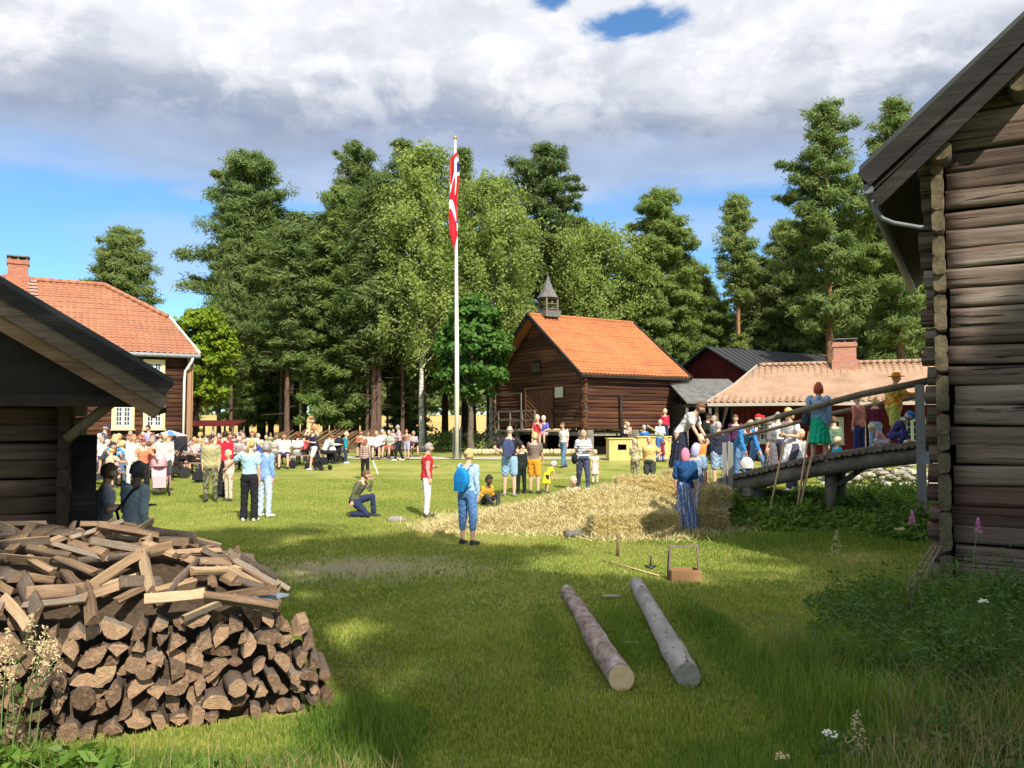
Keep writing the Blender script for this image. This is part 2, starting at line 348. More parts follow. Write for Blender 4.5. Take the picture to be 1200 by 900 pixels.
# ------------------------------------------------------------------ building kit
def logs(mb, A, B, z0, z1, pitch=.27, ext=.18, seed=0, clip=None, m=0, em=1, seg=9, n=10, wob=.012, extb=None):
    rnd = random.Random(seed); A = Vector(A); B = Vector(B); d = (B-A); L = d.length; d.normalize(); z = z0+pitch/2; i = 0
    while z < z1-pitch*.2:
        a, b = -ext, L+(ext if extb is None else extb)
        if clip:
            c = clip(z+pitch*.4)
            if c is None: break
            a, b = max(a, c[0]), min(b, c[1])
            if b-a < .3: break
        r = pitch*.52; e = rnd.uniform(-.05, .05); g = rnd.uniform(-.05, .05)
        pts = []; rs = []; rs2 = []; ph = rnd.random()*6; tp = rnd.choice((-1, 1))*.06
        for k in range(seg+1):
            t = k/seg; s = a+e+(b+g-a-e)*t
            pts.append(Vector((A.x+d.x*s, A.y+d.y*s, z+wob*math.sin(ph+s*1.3)))); q = 1+tp*(t-.5)+rnd.uniform(-.03, .03)
            rs.append(r*q*.96); rs2.append(r*q*.82)
        q0 = len(mb.v); mb.tube(pts, rs2, n, m, True, em, True, side=(-d.y, d.x, 0), rs2=rs)
        for vi in range(q0, len(mb.v)):      # hewn, flattened faces
            pv = Vector(mb.v[vi]); c_ = pts[(vi-q0)//n]; o_ = pv-c_; sdv = Vector((-d.y, d.x, 0)); hx, hz = o_.dot(sdv), o_.z; lim = r*.46; hx = max(-lim, min(lim, hx))+hx*.10; hz = math.copysign(r*min(1, abs(hz)/r)**.72, hz); o2 = sdv*hx+Vector((0, 0, hz))+d*o_.dot(d); mb.v[vi] = tuple(c_+o2+sdv*rnd.uniform(-.003, .003))
        z += pitch*(1+rnd.uniform(-.05, .05)); i += 1
def tile_roof(mb, o, u, v, Lf, Rf, S, pitch=.22, rows=16, amp=.03, bell=0, m=0, thick=.03, step=.025):
    """corrugated tile surface: o origin at the eave, u along the eave, v up the slope"""
    o, u, v = Vector(o), Vector(u).normalized(), Vector(v).normalized(); nrm = u.cross(v).normalized()
    if nrm.z < 0: nrm = -nrm
    x0, x1 = min(Lf(0), Lf(1)), max(Rf(0), Rf(1)); q = max(4, int(round((x1-x0)/pitch*5))); xs = [x0+(x1-x0)*i/q for i in range(q+1)]
    V = []; fs = []; n = len(xs); rn = random.Random(int(S*1000)); jit = [rn.uniform(-.008, .008) for _ in range(rows+1)]
    for j in range(rows):
        for kk in (0, 1):
            t = (j+kk)/rows; lift = step*(1-kk)
            for x in xs:
                xc = min(max(x, Lf(t)), Rf(t)); h = amp*math.sin(2*math.pi*(x-x0)/pitch)+lift+jit[j]
                V.append(o+u*xc+v*(t*S)+nrm*(h+.012*math.sin(x*2.1+t*5)+rn.uniform(-.004, .004))+Vector((0, 0, -bell*math.sin(math.pi*t)-.045*math.sin(math.pi*(x-x0)/(x1-x0))*math.sin(math.pi*min(1, t*1.2)))))
        b = j*2*n
        fs += [(b+i, b+i+1, b+n+i+1, b+n+i) for i in range(n-1)]
        if j: fs += [(b-n+i, b-n+i+1, b+i+1, b+i) for i in range(n-1)]
    mb.add(V, fs, m, False)
    ed = [o+u*Lf(0)+v*0-nrm*.03, o+u*Rf(0)-nrm*.03, o+u*Rf(1)+v*S-nrm*.03, o+u*Lf(1)+v*S-nrm*.03]
    mb.prism(ed, -nrm*.08, m)
def rplane(px, py, P, N):
    d = ray(px, py); C = Vector((0, 0, CZ)); N = Vector(N); return C + d*((Vector(P)-C).dot(N)/d.dot(N))
def window(par, c, w_, h, cols=2, rows=4, frame_m=None, fw=.13, y=0):
    """a two-leaf window in a wall that runs along local X; c = centre, the outside is -Y"""
    x, yy, z = c; f = MB()
    for sx in (-1, 1): f.box((x+sx*(w_/2+fw/2), yy-.02, z), (fw, .07, h+2*fw))
    for sz in (-1, 1): f.box((x, yy-.02, z+sz*(h/2+fw/2)), (w_-.004, .066, fw))
    f.box((x, yy-.06, z-h/2-fw-.02), (w_+2*fw+.08, .10, .04))
    fo = f.build('window', frame_m or CREAMP, par)
    s = MB()
    for k in (-1, 1):
        cx = x+k*w_/4; lw = w_/2-.01
        for sx in (-1, 1): s.box((cx+sx*(lw/2-.025), yy, z), (.05, .045, h))
        for sz in (-1, 1): s.box((cx, yy, z+sz*(h/2-.025)), (lw-.1, .043, .05))
        s.box((cx, yy, z), (.022, .03, h-.1))
        for r_ in range(1, rows): s.box((cx, yy+.002, z-h/2+h*r_/rows), (lw-.1, .026, .022))
    s.build('sash', WHITEP, fo); MB().box((x, yy+.03, z), (w_-.002, .012, h-.002)).build('pane', GLASS, fo)
    return fo
def chimney(par, c, w_, d, h, mat, cap=True, base=None):
    m = MB(); x, y, z = c
    m.box((x, y, z+h/2), (w_, d, h)); m.box((x, y, z+.25), (w_+.16, d+.16, .5)); m.box((x, y, z+h-.12), (w_+.10, d+.10, .16))
    ch = m.build('chimney', mat, par)
    if cap:
        k = MB()
        for sx in (-1, 0, 1):
            for sy in (-1, 1): k.box((x+sx*(w_/2-.06), y+sy*(d/2-.06), z+h+.06), (.09, .09, .12))
        k.box((x, y, z+h+.15), (w_+.12, d+.12, .05)); k.build('chimney_cap', SLATEG, ch)
    return ch
# ------------------------------------------------------------------ the chapel-like storehouse with a bell turret
Cx, Cy = .0917*41-.12, 41.0
ch = thing('log_storehouse', 'dark log storehouse with bright orange tiled roof and a small bell turret, behind the flagpole', 'building', (Cx, Cy, .42), R(32))
W_, L_ = 8.6, 6.4; zb, ze, zr = 1.30, 4.30, 7.42
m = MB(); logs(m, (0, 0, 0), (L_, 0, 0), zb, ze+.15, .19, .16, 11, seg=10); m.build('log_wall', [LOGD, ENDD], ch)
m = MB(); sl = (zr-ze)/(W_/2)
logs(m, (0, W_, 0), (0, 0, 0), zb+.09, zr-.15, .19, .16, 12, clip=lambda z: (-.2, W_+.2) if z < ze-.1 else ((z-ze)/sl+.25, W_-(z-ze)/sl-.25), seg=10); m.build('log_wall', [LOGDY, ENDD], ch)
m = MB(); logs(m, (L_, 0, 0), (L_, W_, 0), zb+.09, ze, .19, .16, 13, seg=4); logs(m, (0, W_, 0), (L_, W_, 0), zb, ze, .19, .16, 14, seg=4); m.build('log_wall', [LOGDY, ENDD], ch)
m = MB()
for x, y in ((.2, .2), (L_-.2, .2), (.2, W_-.2), (L_/2, .2), (.2, W_/2), (L_-.2, W_-.2)):
    for k in range(4): m.box((x+random.Random(int(x*9+y*7+k)).uniform(-.04, .04), y, .16+k*.33), (.62-.06*k, .62, .31), rz=.1*k)
m.box((L_/2, W_/2, zb-.2), (L_-.4, W_-.4, .2)); m.box((L_/2, W_/2, .55), (L_-1.6, W_-1.6, 1.2), m=1)
m.build('stone_footing', [STONE, DARK], ch)
th = math.atan(sl); oh = .42; S = (W_/2+oh)/math.cos(th)
m = MB(); tile_roof(m, (-.55, -oh, ze-oh*sl+.14), (1, 0, 0), (0, math.cos(th), math.sin(th)), lambda t: 0, lambda t: L_+1.0, S, .24, 22, .028)
tile_roof(m, (-.55, W_+oh, ze-oh*sl+.14), (1, 0, 0), (0, -math.cos(th), math.sin(th)), lambda t: 0, lambda t: L_+1.0, S, .24, 12, .028)
for k in range(30): m.tube([(-.5+k*(L_+.9)/30, W_/2, zr+.15), (-.5+(k+1.15)*(L_+.9)/30, W_/2, zr+.155)], [.10, .085], 8)
m.build('tile_roof', TILEO, ch)
m = MB()
for sx, xx in ((0, -.60), (1, L_+.48)):
    for s in (0, 1):
        y0 = -oh-.05 if s == 0 else W_+oh+.05
        a = Vector((xx, y0, ze-oh*sl+.02)); b = Vector((xx, W_/2, zr+.06)); m.beam(a, b, .06, .24); m.beam(a+Vector((-.05 if sx == 0 else .05, 0, .09)), b+Vector((-.05 if sx == 0 else .05, 0, .09)), .04, .10)
m.beam((-.5, -oh-.02, ze-oh*sl), (L_+.4, -oh-.02, ze-oh*sl), .05, .14)
m.build('bargeboard', TARW, ch)
# bell turret
tx, ty = .75, W_/2; m = MB(); m.box((tx, ty, zr+.22), (1.0, 1.0, .34)); t0 = m.build('bell_turret', SLATEG, ch)
m = MB()
for a in (-1, 1):
    for b in (-1, 1): m.box((tx+a*.36, ty+b*.36, zr+.75), (.10, .10, .80))
for zz in (.50, .78, 1.08):
    for a in (-1, 1): m.box((tx+a*.36, ty, zr+zz), (.05, .62, .05)); m.box((tx, ty+a*.36, zr+zz), (.62, .05, .05))
m.build('turret_frame', GREYW, t0)
m = MB(); m.tube([(tx, ty, zr+.98), (tx, ty, zr+.92), (tx, ty, zr+.76), (tx, ty, zr+.64)], [.04, .13, .15, .21], 12); m.build('bell', plain('bronze', (.16, .13, .07), .4, .2, 4, .5, 0, 0, .8), t0)
m = MB(); n8 = 4; vs = []
for r_, z in ((.64, 1.12), (.54, 1.22), (.29, 1.65), (.13, 2.05), (.03, 2.4)):
    vs.append((r_, z))
for i in range(len(vs)-1):
    for k in range(8):
        a0, a1 = math.pi/8+k*math.pi/4, math.pi/8+(k+1)*math.pi/4
        q = [(tx+vs[i][0]*math.cos(a0), ty+vs[i][0]*math.sin(a0), zr+vs[i][1]), (tx+vs[i][0]*math.cos(a1), ty+vs[i][0]*math.sin(a1), zr+vs[i][1]), (tx+vs[i+1][0]*math.cos(a1), ty+vs[i+1][0]*math.sin(a1), zr+vs[i+1][1]), (tx+vs[i+1][0]*math.cos(a0), ty+vs[i+1][0]*math.sin(a0), zr+vs[i+1][1])]
        m.poly(q)
m.poly([(tx+.64*math.cos(math.pi/8+k*math.pi/4), ty+.64*math.sin(math.pi/8+k*math.pi/4), zr+1.12) for k in range(8)])
m.tube([(tx, ty, zr+2.35), (tx, ty, zr+2.6)], .02, 6)
m.build('turret_roof', SLATEG, t0)
# gable face details: double door, hatch window, notice, stair with handrails
m = MB(); yd = 3.9
for s in (-1, 1):
    for k in range(11):
        m.beam((-.16, yd+s*.05+s*.0, 0), (-.16, yd+s*.05, 0), .01, .01) if False else None
dr = MB()
for s in (-1, 1):
    y0 = yd+s*.62
    dr.box((-.13, y0, zb+1.12), (.05, 1.16, 2.0))
    for k in range(9):
        zz = zb+.2+k*.26
        a = Vector((-.17, y0-s*.52, min(zz, zb+2.1))); b = Vector((-.17, y0+s*.52, min(zz+.62, zb+2.1)))
        if b.z-a.z > .2: dr.beam(a, b, .03, .05)
dr.build('door', wood('door_board', [(.3, (.07, .03, .02)), (.55, (.17, .08, .045)), (.8, (.26, .14, .08))], 2, 5), ch)
m = MB()
for s in (-1, 1): m.box((-.16, yd+s*1.28, zb+1.1), (.10, .12, 2.2))
m.box((-.16, yd, zb+2.24), (.10, 2.7, .12)); m.build('door_frame', LOGDY, ch)
m = MB(); m.box((-.14, 4.1, ze+.35), (.06, .62, .72)); f = m.build('hatch', TARW, ch)
m = MB()
for k in range(-2, 3):
    m.beam((-.18, 4.1+k*.14-.12, ze+.12), (-.18, 4.1+k*.14+.12, ze+.58), .015, .03); m.beam((-.195, 4.1+k*.14+.12, ze+.12), (-.195, 4.1+k*.14-.12, ze+.58), .015, .03)
m.build('lattice', GREYW, f)
tag(MB().box((-.17, 2.0, zb+1.95), (.03, .72, .55)).build('notice_board', plain('notice', (.55, .52, .38), .7, .1, 4), None), 'cream notice plate fixed to the log gable right of the double door', 'sign').matrix_world = frame(ch)
m = MB(); m.box((.9*0+2.2, -.14, 0), (.01, .01, .01)) if False else None
tag(MB().tube([(2.15, -.22, 0.0), (2.15, -.22, 3.1)], .07, 8).build('wooden_post', TARW, None), 'dark wooden post standing against the long side wall of the storehouse', 'post').matrix_world = frame(ch)
st = thing('entrance_stair', 'grey wooden stair with handrails climbing to the storehouse door', 'stairs', ch.location, R(32))
m = MB(); m.box((-1.0, 3.6, zb-.06), (1.7, 3.6, .08)); m.build('landing', GREYW, st)
m = MB()
for k in range(6): m.box((-1.0, 5.55+k*.27, zb-.22-k*.20), (1.4, .26, .04))
for x in (-1.72, -.28): m.beam((x, 5.4, zb-.12), (x, 7.05, .02), .05, .22)
m.build('steps', GREYW, st)
m = MB()
for x in (-1.78, -.26):
    for dz in (.55, .95): m.beam((x, 5.4, zb+dz), (x, 7.1, dz), .06, .08)
    m.box((x, 5.4, zb+.45), (.08, .08, 1.05)); m.box((x, 7.1, .5), (.08, .08, 1.0))
for dz in (.5, .98): m.beam((-1.78, 1.85, zb+dz), (-1.78, 5.4, zb+dz), .05, .08)
for y in (1.85, 3.0, 4.2): m.box((-1.78, y, zb+.47), (.08, .08, 1.05))
for dz in (.98, 2.0): m.beam((-.35, 5.4, zb+dz), (-.35, 8.5, zb+dz), .05, .06)
m.box((-.35, 5.36, zb+1.0), (.07, .07, 2.04))
m.build('handrail', GREYW, st)
each('support_post', GREYW, st, [bx((-1.7, y, (zb-.1)/2), (.14, .14, zb-.1)) for y in (1.9, 3.6, 5.3)])
# ------------------------------------------------------------------ big house at left, half-hipped orange roof
hs = thing('farmhouse', 'brown timber farmhouse with orange tile roof and cream windows, behind the crowd at left', 'building', (-13.8, 36, 0), R(30))
EZ = 5.1; m = MB()
logs(m, (-17, .45, 0), (-.35, .45, 0), .55, EZ-.02, .20, .02, 21, seg=14); m.build('timber_wall', [LOGD, ENDD], hs)
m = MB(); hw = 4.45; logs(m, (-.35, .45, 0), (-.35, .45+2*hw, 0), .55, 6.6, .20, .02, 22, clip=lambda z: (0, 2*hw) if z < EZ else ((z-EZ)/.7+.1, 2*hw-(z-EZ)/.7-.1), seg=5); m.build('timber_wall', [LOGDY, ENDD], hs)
m = MB(); logs(m, (-17, .45+2*hw, 0), (-.35, .45+2*hw, 0), .55, EZ, .30, .02, 23, seg=3); logs(m, (-17, .45, 0), (-17, .45+2*hw, 0), .55, EZ, .30, .02, 24, seg=3); m.build('timber_wall', [LOGD, ENDD], hs)
m = MB(); m.box((-8.7, .5+hw, .3), (16.9, 2*hw+.2, .6)); m.build('stone_plinth', STONE, hs)
each('corner_board', wood('light_board', [(.3, (.22, .12, .06)), (.6, (.36, .21, .12)), (.8, (.45, .29, .17))], 2, 3), hs, [bx((x, .30, 2.85), (.17, .05, 4.6)) for x in (-.33, -6.8, -6.45)]+[bx((-.20, .37, 2.85), (.05, .20, 4.6))])
S = math.hypot(4.9, 3.45)
def Rf(t): return 0 - (.96*t/.53 if t < .53 else .96+(3.5-.96)*(t-.53)/.47)
m = MB(); tile_roof(m, (0, 0, EZ), (1, 0, 0), (0, 4.9, 3.45), lambda t: -17.6, Rf, S, .26, 26, .022)
tile_roof(m, (0, 9.8, EZ), (1, 0, 0), (0, -4.9, 3.45), lambda t: -17.6, Rf, S, .26, 10, .022)
A_, B_, C_ = Vector((-.96, 2.6, 6.96)), Vector((-.96, 7.2, 6.96)), Vector((-3.5, 4.9, 8.58))
m.poly([A_, B_, C_])
for p, q in ((A_, C_), (B_, C_), (C_, Vector((-17.6, 4.9, 8.58)))):
    nn = int((q-p).length/.36)
    for k in range(nn): a = p+(q-p)*(k/nn); b = p+(q-p)*((k+1.1)/nn); m.tube([a+Vector((0, 0, .02)), b+Vector((0, 0, .03))], [.12, .10], 8)
m.build('tile_roof', TILEP, hs)
each('bargeboard', WHITEP, hs, [bm_((.04, 0, EZ+.02), (-.92, 2.6, 6.98), .05, .16), bm_((.04, 9.8, EZ+.02), (-.92, 7.2, 6.98), .05, .16)])
m = MB(); m.tube([(-17.6, -.10, EZ-.08), (.05, -.10, EZ-.10)], .085, 10); m.box((-8.8, .1, EZ-.14), (17.5, .5, .05)); m.build('gutter', ZINC, hs)
m = MB(); m.tube([(-.25, -.10, EZ-.12), (-.30, -.06, EZ-.35), (-.52, .18, EZ-.75), (-.55, .2, EZ-1.2), (-.55, .2, .2)], .055, 8); m.build('downpipe', WHITEP, hs)
m = MB()
for k in range(18): m.box((-6.1-.02*k, .3+k*.26, EZ+.3+k*.183), (.35, .12, .10))
m.build('roof_ladder', plain('ladder_tile', (.42, .26, .22), .8, .2, 5), hs)
Mi = frame(hs).inverted(); nrm = Vector((.5, -.866, 0)); Pw = frame(hs) @ Vector((0, .30, 0))
for px0, px1, py0, py1 in ((131, 157, 473, 503), (168, 193, 473, 503), (168, 193, 421, 446), (99, 122, 421, 446), (131, 157, 421, 446)):
    a = Mi @ rplane(px0, py0, Pw, nrm); b = Mi @ rplane(px1, py1, Pw, nrm); wd = abs(b.x-a.x)-.26; hh = abs(a.z-b.z)-.26
    window(hs, ((a.x+b.x)/2, .30, (a.z+b.z)/2), wd, hh)
p = Mi @ rplane(21, 322, frame(hs) @ Vector((0, 4.9, 0)), nrm)
chimney(hs, (p.x, 4.9, 8.2), .78, .7, 1.2, BRICK)
# ------------------------------------------------------------------ near hut at left
hut = thing('log_hut', 'dark log hut with heavy layered bargeboards, cut off by the left edge', 'building', (-3.56, 8.5, 0), R(25))
sl = .61; zt = 2.50; dep = 5.0
for k, (dz, wd, mt, dy) in enumerate(((-.06, .15, TARW, -.06), (-.215, .16, wood('grey_brown_board', [(.3, (.06, .042, .03)), (.55, (.15, .108, .078)), (.8, (.27, .21, .16))], 0, 5, crack=.7), -.03), (-.37, .15, BROWNW, 0))):
    m = MB(); off = (.0, -.02, -.10)[k]; a = Vector((off, dy, zt+dz+off*-0+sl*-off*0)); b = Vector((-3.2, dy, zt+dz+sl*(3.2+0)))
    a.z = zt+dz-sl*off; m.beam(a, b, .045, wd*.86, up=(0, 0, 1)); m.build('bargeboard', mt, hut)
    m = MB(); m.beam((-6.4-off, dy, zt+dz-sl*off), (-3.2, dy, zt+dz+sl*3.2), .045, wd*.86); m.build('bargeboard', mt, hut)
m = MB()
for s in (0, 1):
    A = Vector((.04, -.04, zt-.02)) if s == 0 else Vector((-6.44, -.04, zt-.02)); B = Vector((-3.2, -.04, zt+sl*3.2+.02)); m.prism([A, B, B+Vector((0, dep, 0)), A+Vector((0, dep, 0))], (0, 0, .07))
m.build('roof', SLATE, hut)
m = MB()
for s in (0, 1):
    A = Vector((-.02, .03, zt-.30)) if s == 0 else Vector((-6.38, .03, zt-.30)); B = Vector((-3.2, .03, zt+sl*3.2-.30)); m.prism([A, B, B+Vector((0, dep-.1, 0)), A+Vector((0, dep-.1, 0))], (0, 0, .05))
m.build('roof_lining', plain('eave_shade_board', (.03, .02, .015), .9, .3, 6), hut)  # lining colour darkened for the shade under the roof
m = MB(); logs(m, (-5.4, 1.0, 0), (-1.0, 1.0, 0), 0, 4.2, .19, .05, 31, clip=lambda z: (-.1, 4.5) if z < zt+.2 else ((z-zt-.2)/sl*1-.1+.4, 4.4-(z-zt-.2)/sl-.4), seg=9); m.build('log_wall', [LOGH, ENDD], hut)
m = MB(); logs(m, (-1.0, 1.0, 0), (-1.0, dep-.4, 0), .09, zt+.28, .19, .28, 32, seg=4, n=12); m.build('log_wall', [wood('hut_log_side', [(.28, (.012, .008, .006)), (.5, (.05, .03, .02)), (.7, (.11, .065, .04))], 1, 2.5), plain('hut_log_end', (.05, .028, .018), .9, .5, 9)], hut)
MB().box((-3.2, 1.13, 1.5), (4.3, .06, 3.0)).build('dark_backing', DARK, hut)  # unseen dark sheet added to stop light leaking between the logs
m = MB(); m.tube([(-.97, .72, 1.92), (-.45, .55, 2.40)], .055, 8); m.tube([(-.97, .80, 1.9), (-1.0, .9, 1.9)], .05, 6); m.build('brace', wood('brace_wood', [(.3, (.10, .08, .06)), (.6, (.22, .17, .12)), (.8, (.3, .24, .17))], 2, 4), hut)
m = MB(); m.prism([(-2.6, .30, 2.27), (-.16, .30, 2.27), (-.05, .30, 2.24), (-3.0, .30, 4.05), (-3.0, .30, 2.27)], (0, .04, 0)); m.beam((-3.0, .22, 2.32), (-.15, .22, 2.32), .12, .12); m.build('eave_shade_panel', plain('eave_shade_board', (.03, .02, .015), .9, .3, 6), hut)  # dark panel added as the shaded underside of the eave, plus tie beam
m = MB(); m.box((-.83, 1.25, .98), (.27, .06, 1.96)); tag(m.build('plank_door', TARW, None), 'tall black plank door standing open at the corner of the left log hut', 'door').matrix_world = frame(hut)
# ------------------------------------------------------------------ big log barn at right
bn = thing('log_barn', 'tall weathered log barn filling the right edge, with tarred bargeboards', 'building', (5.42, 10.3, -.1), R(-29.4))
sl = .863; zt = 5.33; GW = 6.4; RX = GW/2
m = MB(); logs(m, (.0, 0, 0), (GW, 0, 0), .22, 8.4, .245, -.10, 41, clip=lambda z: (-.3, GW) if z < 5.6 else ((z-5.9)/sl-.1, GW-(z-5.9)/sl+.1), seg=26, n=14, wob=.02); m.build('log_wall', [LOGG, ENDG], bn)
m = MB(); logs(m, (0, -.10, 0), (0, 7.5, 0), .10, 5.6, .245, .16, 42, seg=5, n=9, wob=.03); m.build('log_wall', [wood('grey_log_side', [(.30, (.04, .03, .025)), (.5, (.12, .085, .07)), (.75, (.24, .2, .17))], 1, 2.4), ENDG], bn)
m = MB(); rr = random.Random(8)
for k in range(22):
    zz = .34+k*.245; n7 = 9; ph = rr.random(); rad = [.125*rr.uniform(.86, 1.06) for _ in range(n7)]; x0_ = -.19+rr.uniform(-.05, .04); vs = []
    for xx in (x0_, -.05):
        for q in range(n7): a = (q+ph)/n7*6.283; vs.append((xx+rr.uniform(-.008, .008), .02+math.cos(a)*rad[q], zz+math.sin(a)*rad[q]))
    m.add(vs, [(q, (q+1) % n7, n7+(q+1) % n7, n7+q) for q in range(n7)], 0); m.f.append(tuple(len(m.v)-2*n7+q for q in range(n7))); m.m.append(1); m.sm.append(False)
m.build('corner_logs', [LOGG, ENDG], bn)
each('corner_stone', STONE, bn, [bx((0, 0, .0), (.6, .6, .3)), bx((3, 0, .02), (.7, .6, .3))])
m = MB(); m.box((GW/2+.1, 4, 2.5), (GW-.5, 6.5, 5)); m.box((GW/2, .13, 2.85), (GW-.1, .06, 5.3)); m.prism([(.4, .35, 5), (GW-.4, .35, 5), (GW/2, .35, 7.9)], (0, .1, 0)); m.build('dark_backing', DARK, bn)  # dark filling added behind the logs so no light shows through the gaps
for dz, wd, dy in ((-.10, .22, -.66), (-.27, .17, -.62)):
    m = MB(); off = 0 if dz > -.2 else -.14
    m.beam((-.8-off*.9, dy, zt+dz-sl*off*-.9), (RX, dy, zt+dz+sl*(RX+.8)), .05, wd); m.beam((GW+.8, dy, zt+dz), (RX, dy, zt+dz+sl*(RX+.8)), .05, wd); m.build('bargeboard', TARW, bn)
m = MB()
for s in (0, 1):
    A = Vector((-.85, -.68, zt-.02)) if s == 0 else Vector((GW+.85, -.68, zt-.02)); B = Vector((RX, -.68, zt+sl*(RX+.8)+.02)); m.prism([A, B, B+Vector((0, 9, 0)), A+Vector((0, 9, 0))], (0, 0, .09))
m.build('roof', SLATE, bn)
m = MB()
for s in (0, 1):
    A = Vector((-.70, -.58, zt-.22)) if s == 0 else Vector((GW+.70, -.58, zt-.22)); B = Vector((RX, -.58, zt+sl*(RX+.8)-.28)); m.prism([A, B, B+Vector((0, 8.7, 0)), A+Vector((0, 8.7, 0))], (0, 0, .05))
m.build('roof_lining', plain('tarred_soffit', (.05, .045, .042), .9, .3, 6), bn)
each('purlin', [wood('purlin_wood', [(.3, (.05, .04, .03)), (.6, (.12, .1, .08)), (.8, (.2, .17, .14))], 1, 3), ENDG], bn, [MB().tube([(x, -.52, z), (x, .3, z)], .125, 12, 0, True, 1) for x, z in ((.05, 5.52), (.9, 6.20), (1.9, 7.05))])
m = MB(); m.tube([(-.72, -.45, 5.02), (-.70, -.44, 4.90), (-.62, -.40, 4.78), (-.50, -.34, 4.72), (-.22, -.20, 4.66), (-.05, -.14, 4.64)], .028, 10)
m.tube([(-.76, -.64, 5.12), (-.76, 8, 5.06)], .065, 10); m.build('gutter', plain('dull_zinc', (.13, .14, .15), .6, .25, 8, .4), bn)
# ------------------------------------------------------------------ low building with tan tiles, right of centre
lb = thing('low_house', 'low dark-red house with tan pantile roof and a brick chimney, behind the log ramp', 'building', (8.6, 36, .3), R(-22))
z0 = 2.66; S = math.hypot(3.5, 1.78); m = MB()
tile_roof(m, (0, 0, z0), (1, 0, 0), (0, 3.5, 1.78), lambda t: 1.84*t, lambda t: 12.5, S, .27, 17, .035, bell=.10)
tile_roof(m, (0, 7, z0), (1, 0, 0), (0, -3.5, 1.78), lambda t: 1.84*t, lambda t: 12.5, S, .27, 8, .03)
for k in range(38): m.tube([(1.9+k*.28, 3.5, z0+1.84), (1.9+(k+1.12)*.28, 3.5, z0+1.85)], [.11, .09], 8)
m.poly([(0, 0, z0), (1.84, 3.5, z0+1.78), (0, 7, z0)])
m.build('tile_roof', TILET, lb)
m = MB(); m.beam((-.03, 0, z0+.0), (.9, 1.75, z0+.80), .05, .16); m.beam((.9, 1.75, z0+.80), (1.80, 3.5, z0+1.80), .05, .16); m.beam((0, -.04, z0-.08), (12.5, -.04, z0-.08), .04, .14); m.build('bargeboard', plain('pale_board', (.42, .37, .31), .8, .15, 6), lb)
m = MB()
for k in range(44): m.box((1.0+k*.26, 1.9, z0/2), (.235, .04, z0+.2))
m.box((6.7, 1.95, z0/2), (11.4, .04, z0+.2)); m.box((.9, 4.2, z0/2), (.06, 4.6, z0)); m.build('board_wall', REDW, lb)
each('porch_post', BROWNW, lb, [bx((x, .25, z0/2-.05), (.14, .14, z0-.1)) for x in (.35, 3.3, 6.3, 9.3, 12)]); bx((6.2, .25, z0-.10), (12, .12, .12)).build('porch_beam', BROWNW, lb)
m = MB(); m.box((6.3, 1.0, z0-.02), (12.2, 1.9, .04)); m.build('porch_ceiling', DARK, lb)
for x in (2.4, 5.0, 8.2): window(lb, (x, 1.85, 1.45), .8, .9, rows=3, frame_m=plain('grey_white', (.55, .53, .48), .7, .1, 5))
MB().box((6.6, 1.86, 1.05), (.95, .05, 2.05)).build('door', DARK, lb)
Pw = frame(lb) @ Vector((0, 3.5, 0)); p = frame(lb).inverted() @ rplane(990, 430, Pw, (.375, -.927, 0))
chimney(lb, (p.x, 3.5, z0+1.45), .95, .8, 1.3, BRICKT)
# ------------------------------------------------------------------ red barn and the open shed behind
rb = thing('red_barn', 'dark red barn with black ribbed metal roof, behind the open shed', 'building', (13.4, 46, .45), R(35))
z0, zr, W2, L2 = 4.42, 6.02, 5.8, 17
m = MB(); rr = random.Random(3)
m.prism([(0, 0, 0), (0, W2, 0), (0, W2, z0), (0, W2/2, zr-.05), (0, 0, z0)], (.05, 0, 0)); m.box((L2/2, 0, z0/2), (L2-.1, .05, z0)); m.box((L2/2, W2, z0/2), (L2-.1, .05, z0))
for k in range(23):
    y = .12+k*.25; m.box((-.02, y, (z0+min(y, W2-y)*.55)/2-.03), (.03, .05, z0+min(y, W2-y)*.55-.1))
m.build('board_wall', REDW, rb)
m = MB()
for s in (0, 1):
    A = Vector((-.4, -.5 if s == 0 else W2+.5, z0-.22)); B = Vector((-.4, W2/2, zr+.06)); m.prism([A, B, B+Vector((L2+.8, 0, 0)), A+Vector((L2+.8, 0, 0))], (0, 0, .05))
    for k in range(32):
        x = -.35+k*.55; m.beam(A+Vector((x+.4, 0, .07)), B+Vector((x+.4, 0, .07)), .05, .06)
m.build('metal_roof', SLATE, rb)
sh = thing('open_shed', 'low open-fronted shed with mossy grey roof between the storehouse and the tan-roofed house', 'shed', (8.75, 41.5, .42), R(6))
m = MB(); m.prism([(0, -.3, 2.62), (3.6, -.3, 2.62), (3.6, 3.4, 4.0), (0, 3.4, 4.0)], (0, 0, .08)); m.build('roof', SLATEG, sh)
each('post', GREYW, sh, [bx((x, 0, 1.3), (.13, .13, 2.3)) for x in (.1, 1.3, 2.5, 3.5)]); bm_((0, 0, 2.52), (3.6, 0, 2.52), .12, .14).build('beam', GREYW, sh)
m = MB(); m.box((1.8, 3.2, 1.9), (3.5, .08, 3.8)); m.box((.04, 1.7, 1.3), (.06, 3.2, 2.6)); m.box((3.56, 1.7, 1.3), (.06, 3.2, 2.6)); m.build('board_wall', plain('shed_board', (.03, .02, .016), .9, .3, 5), sh)
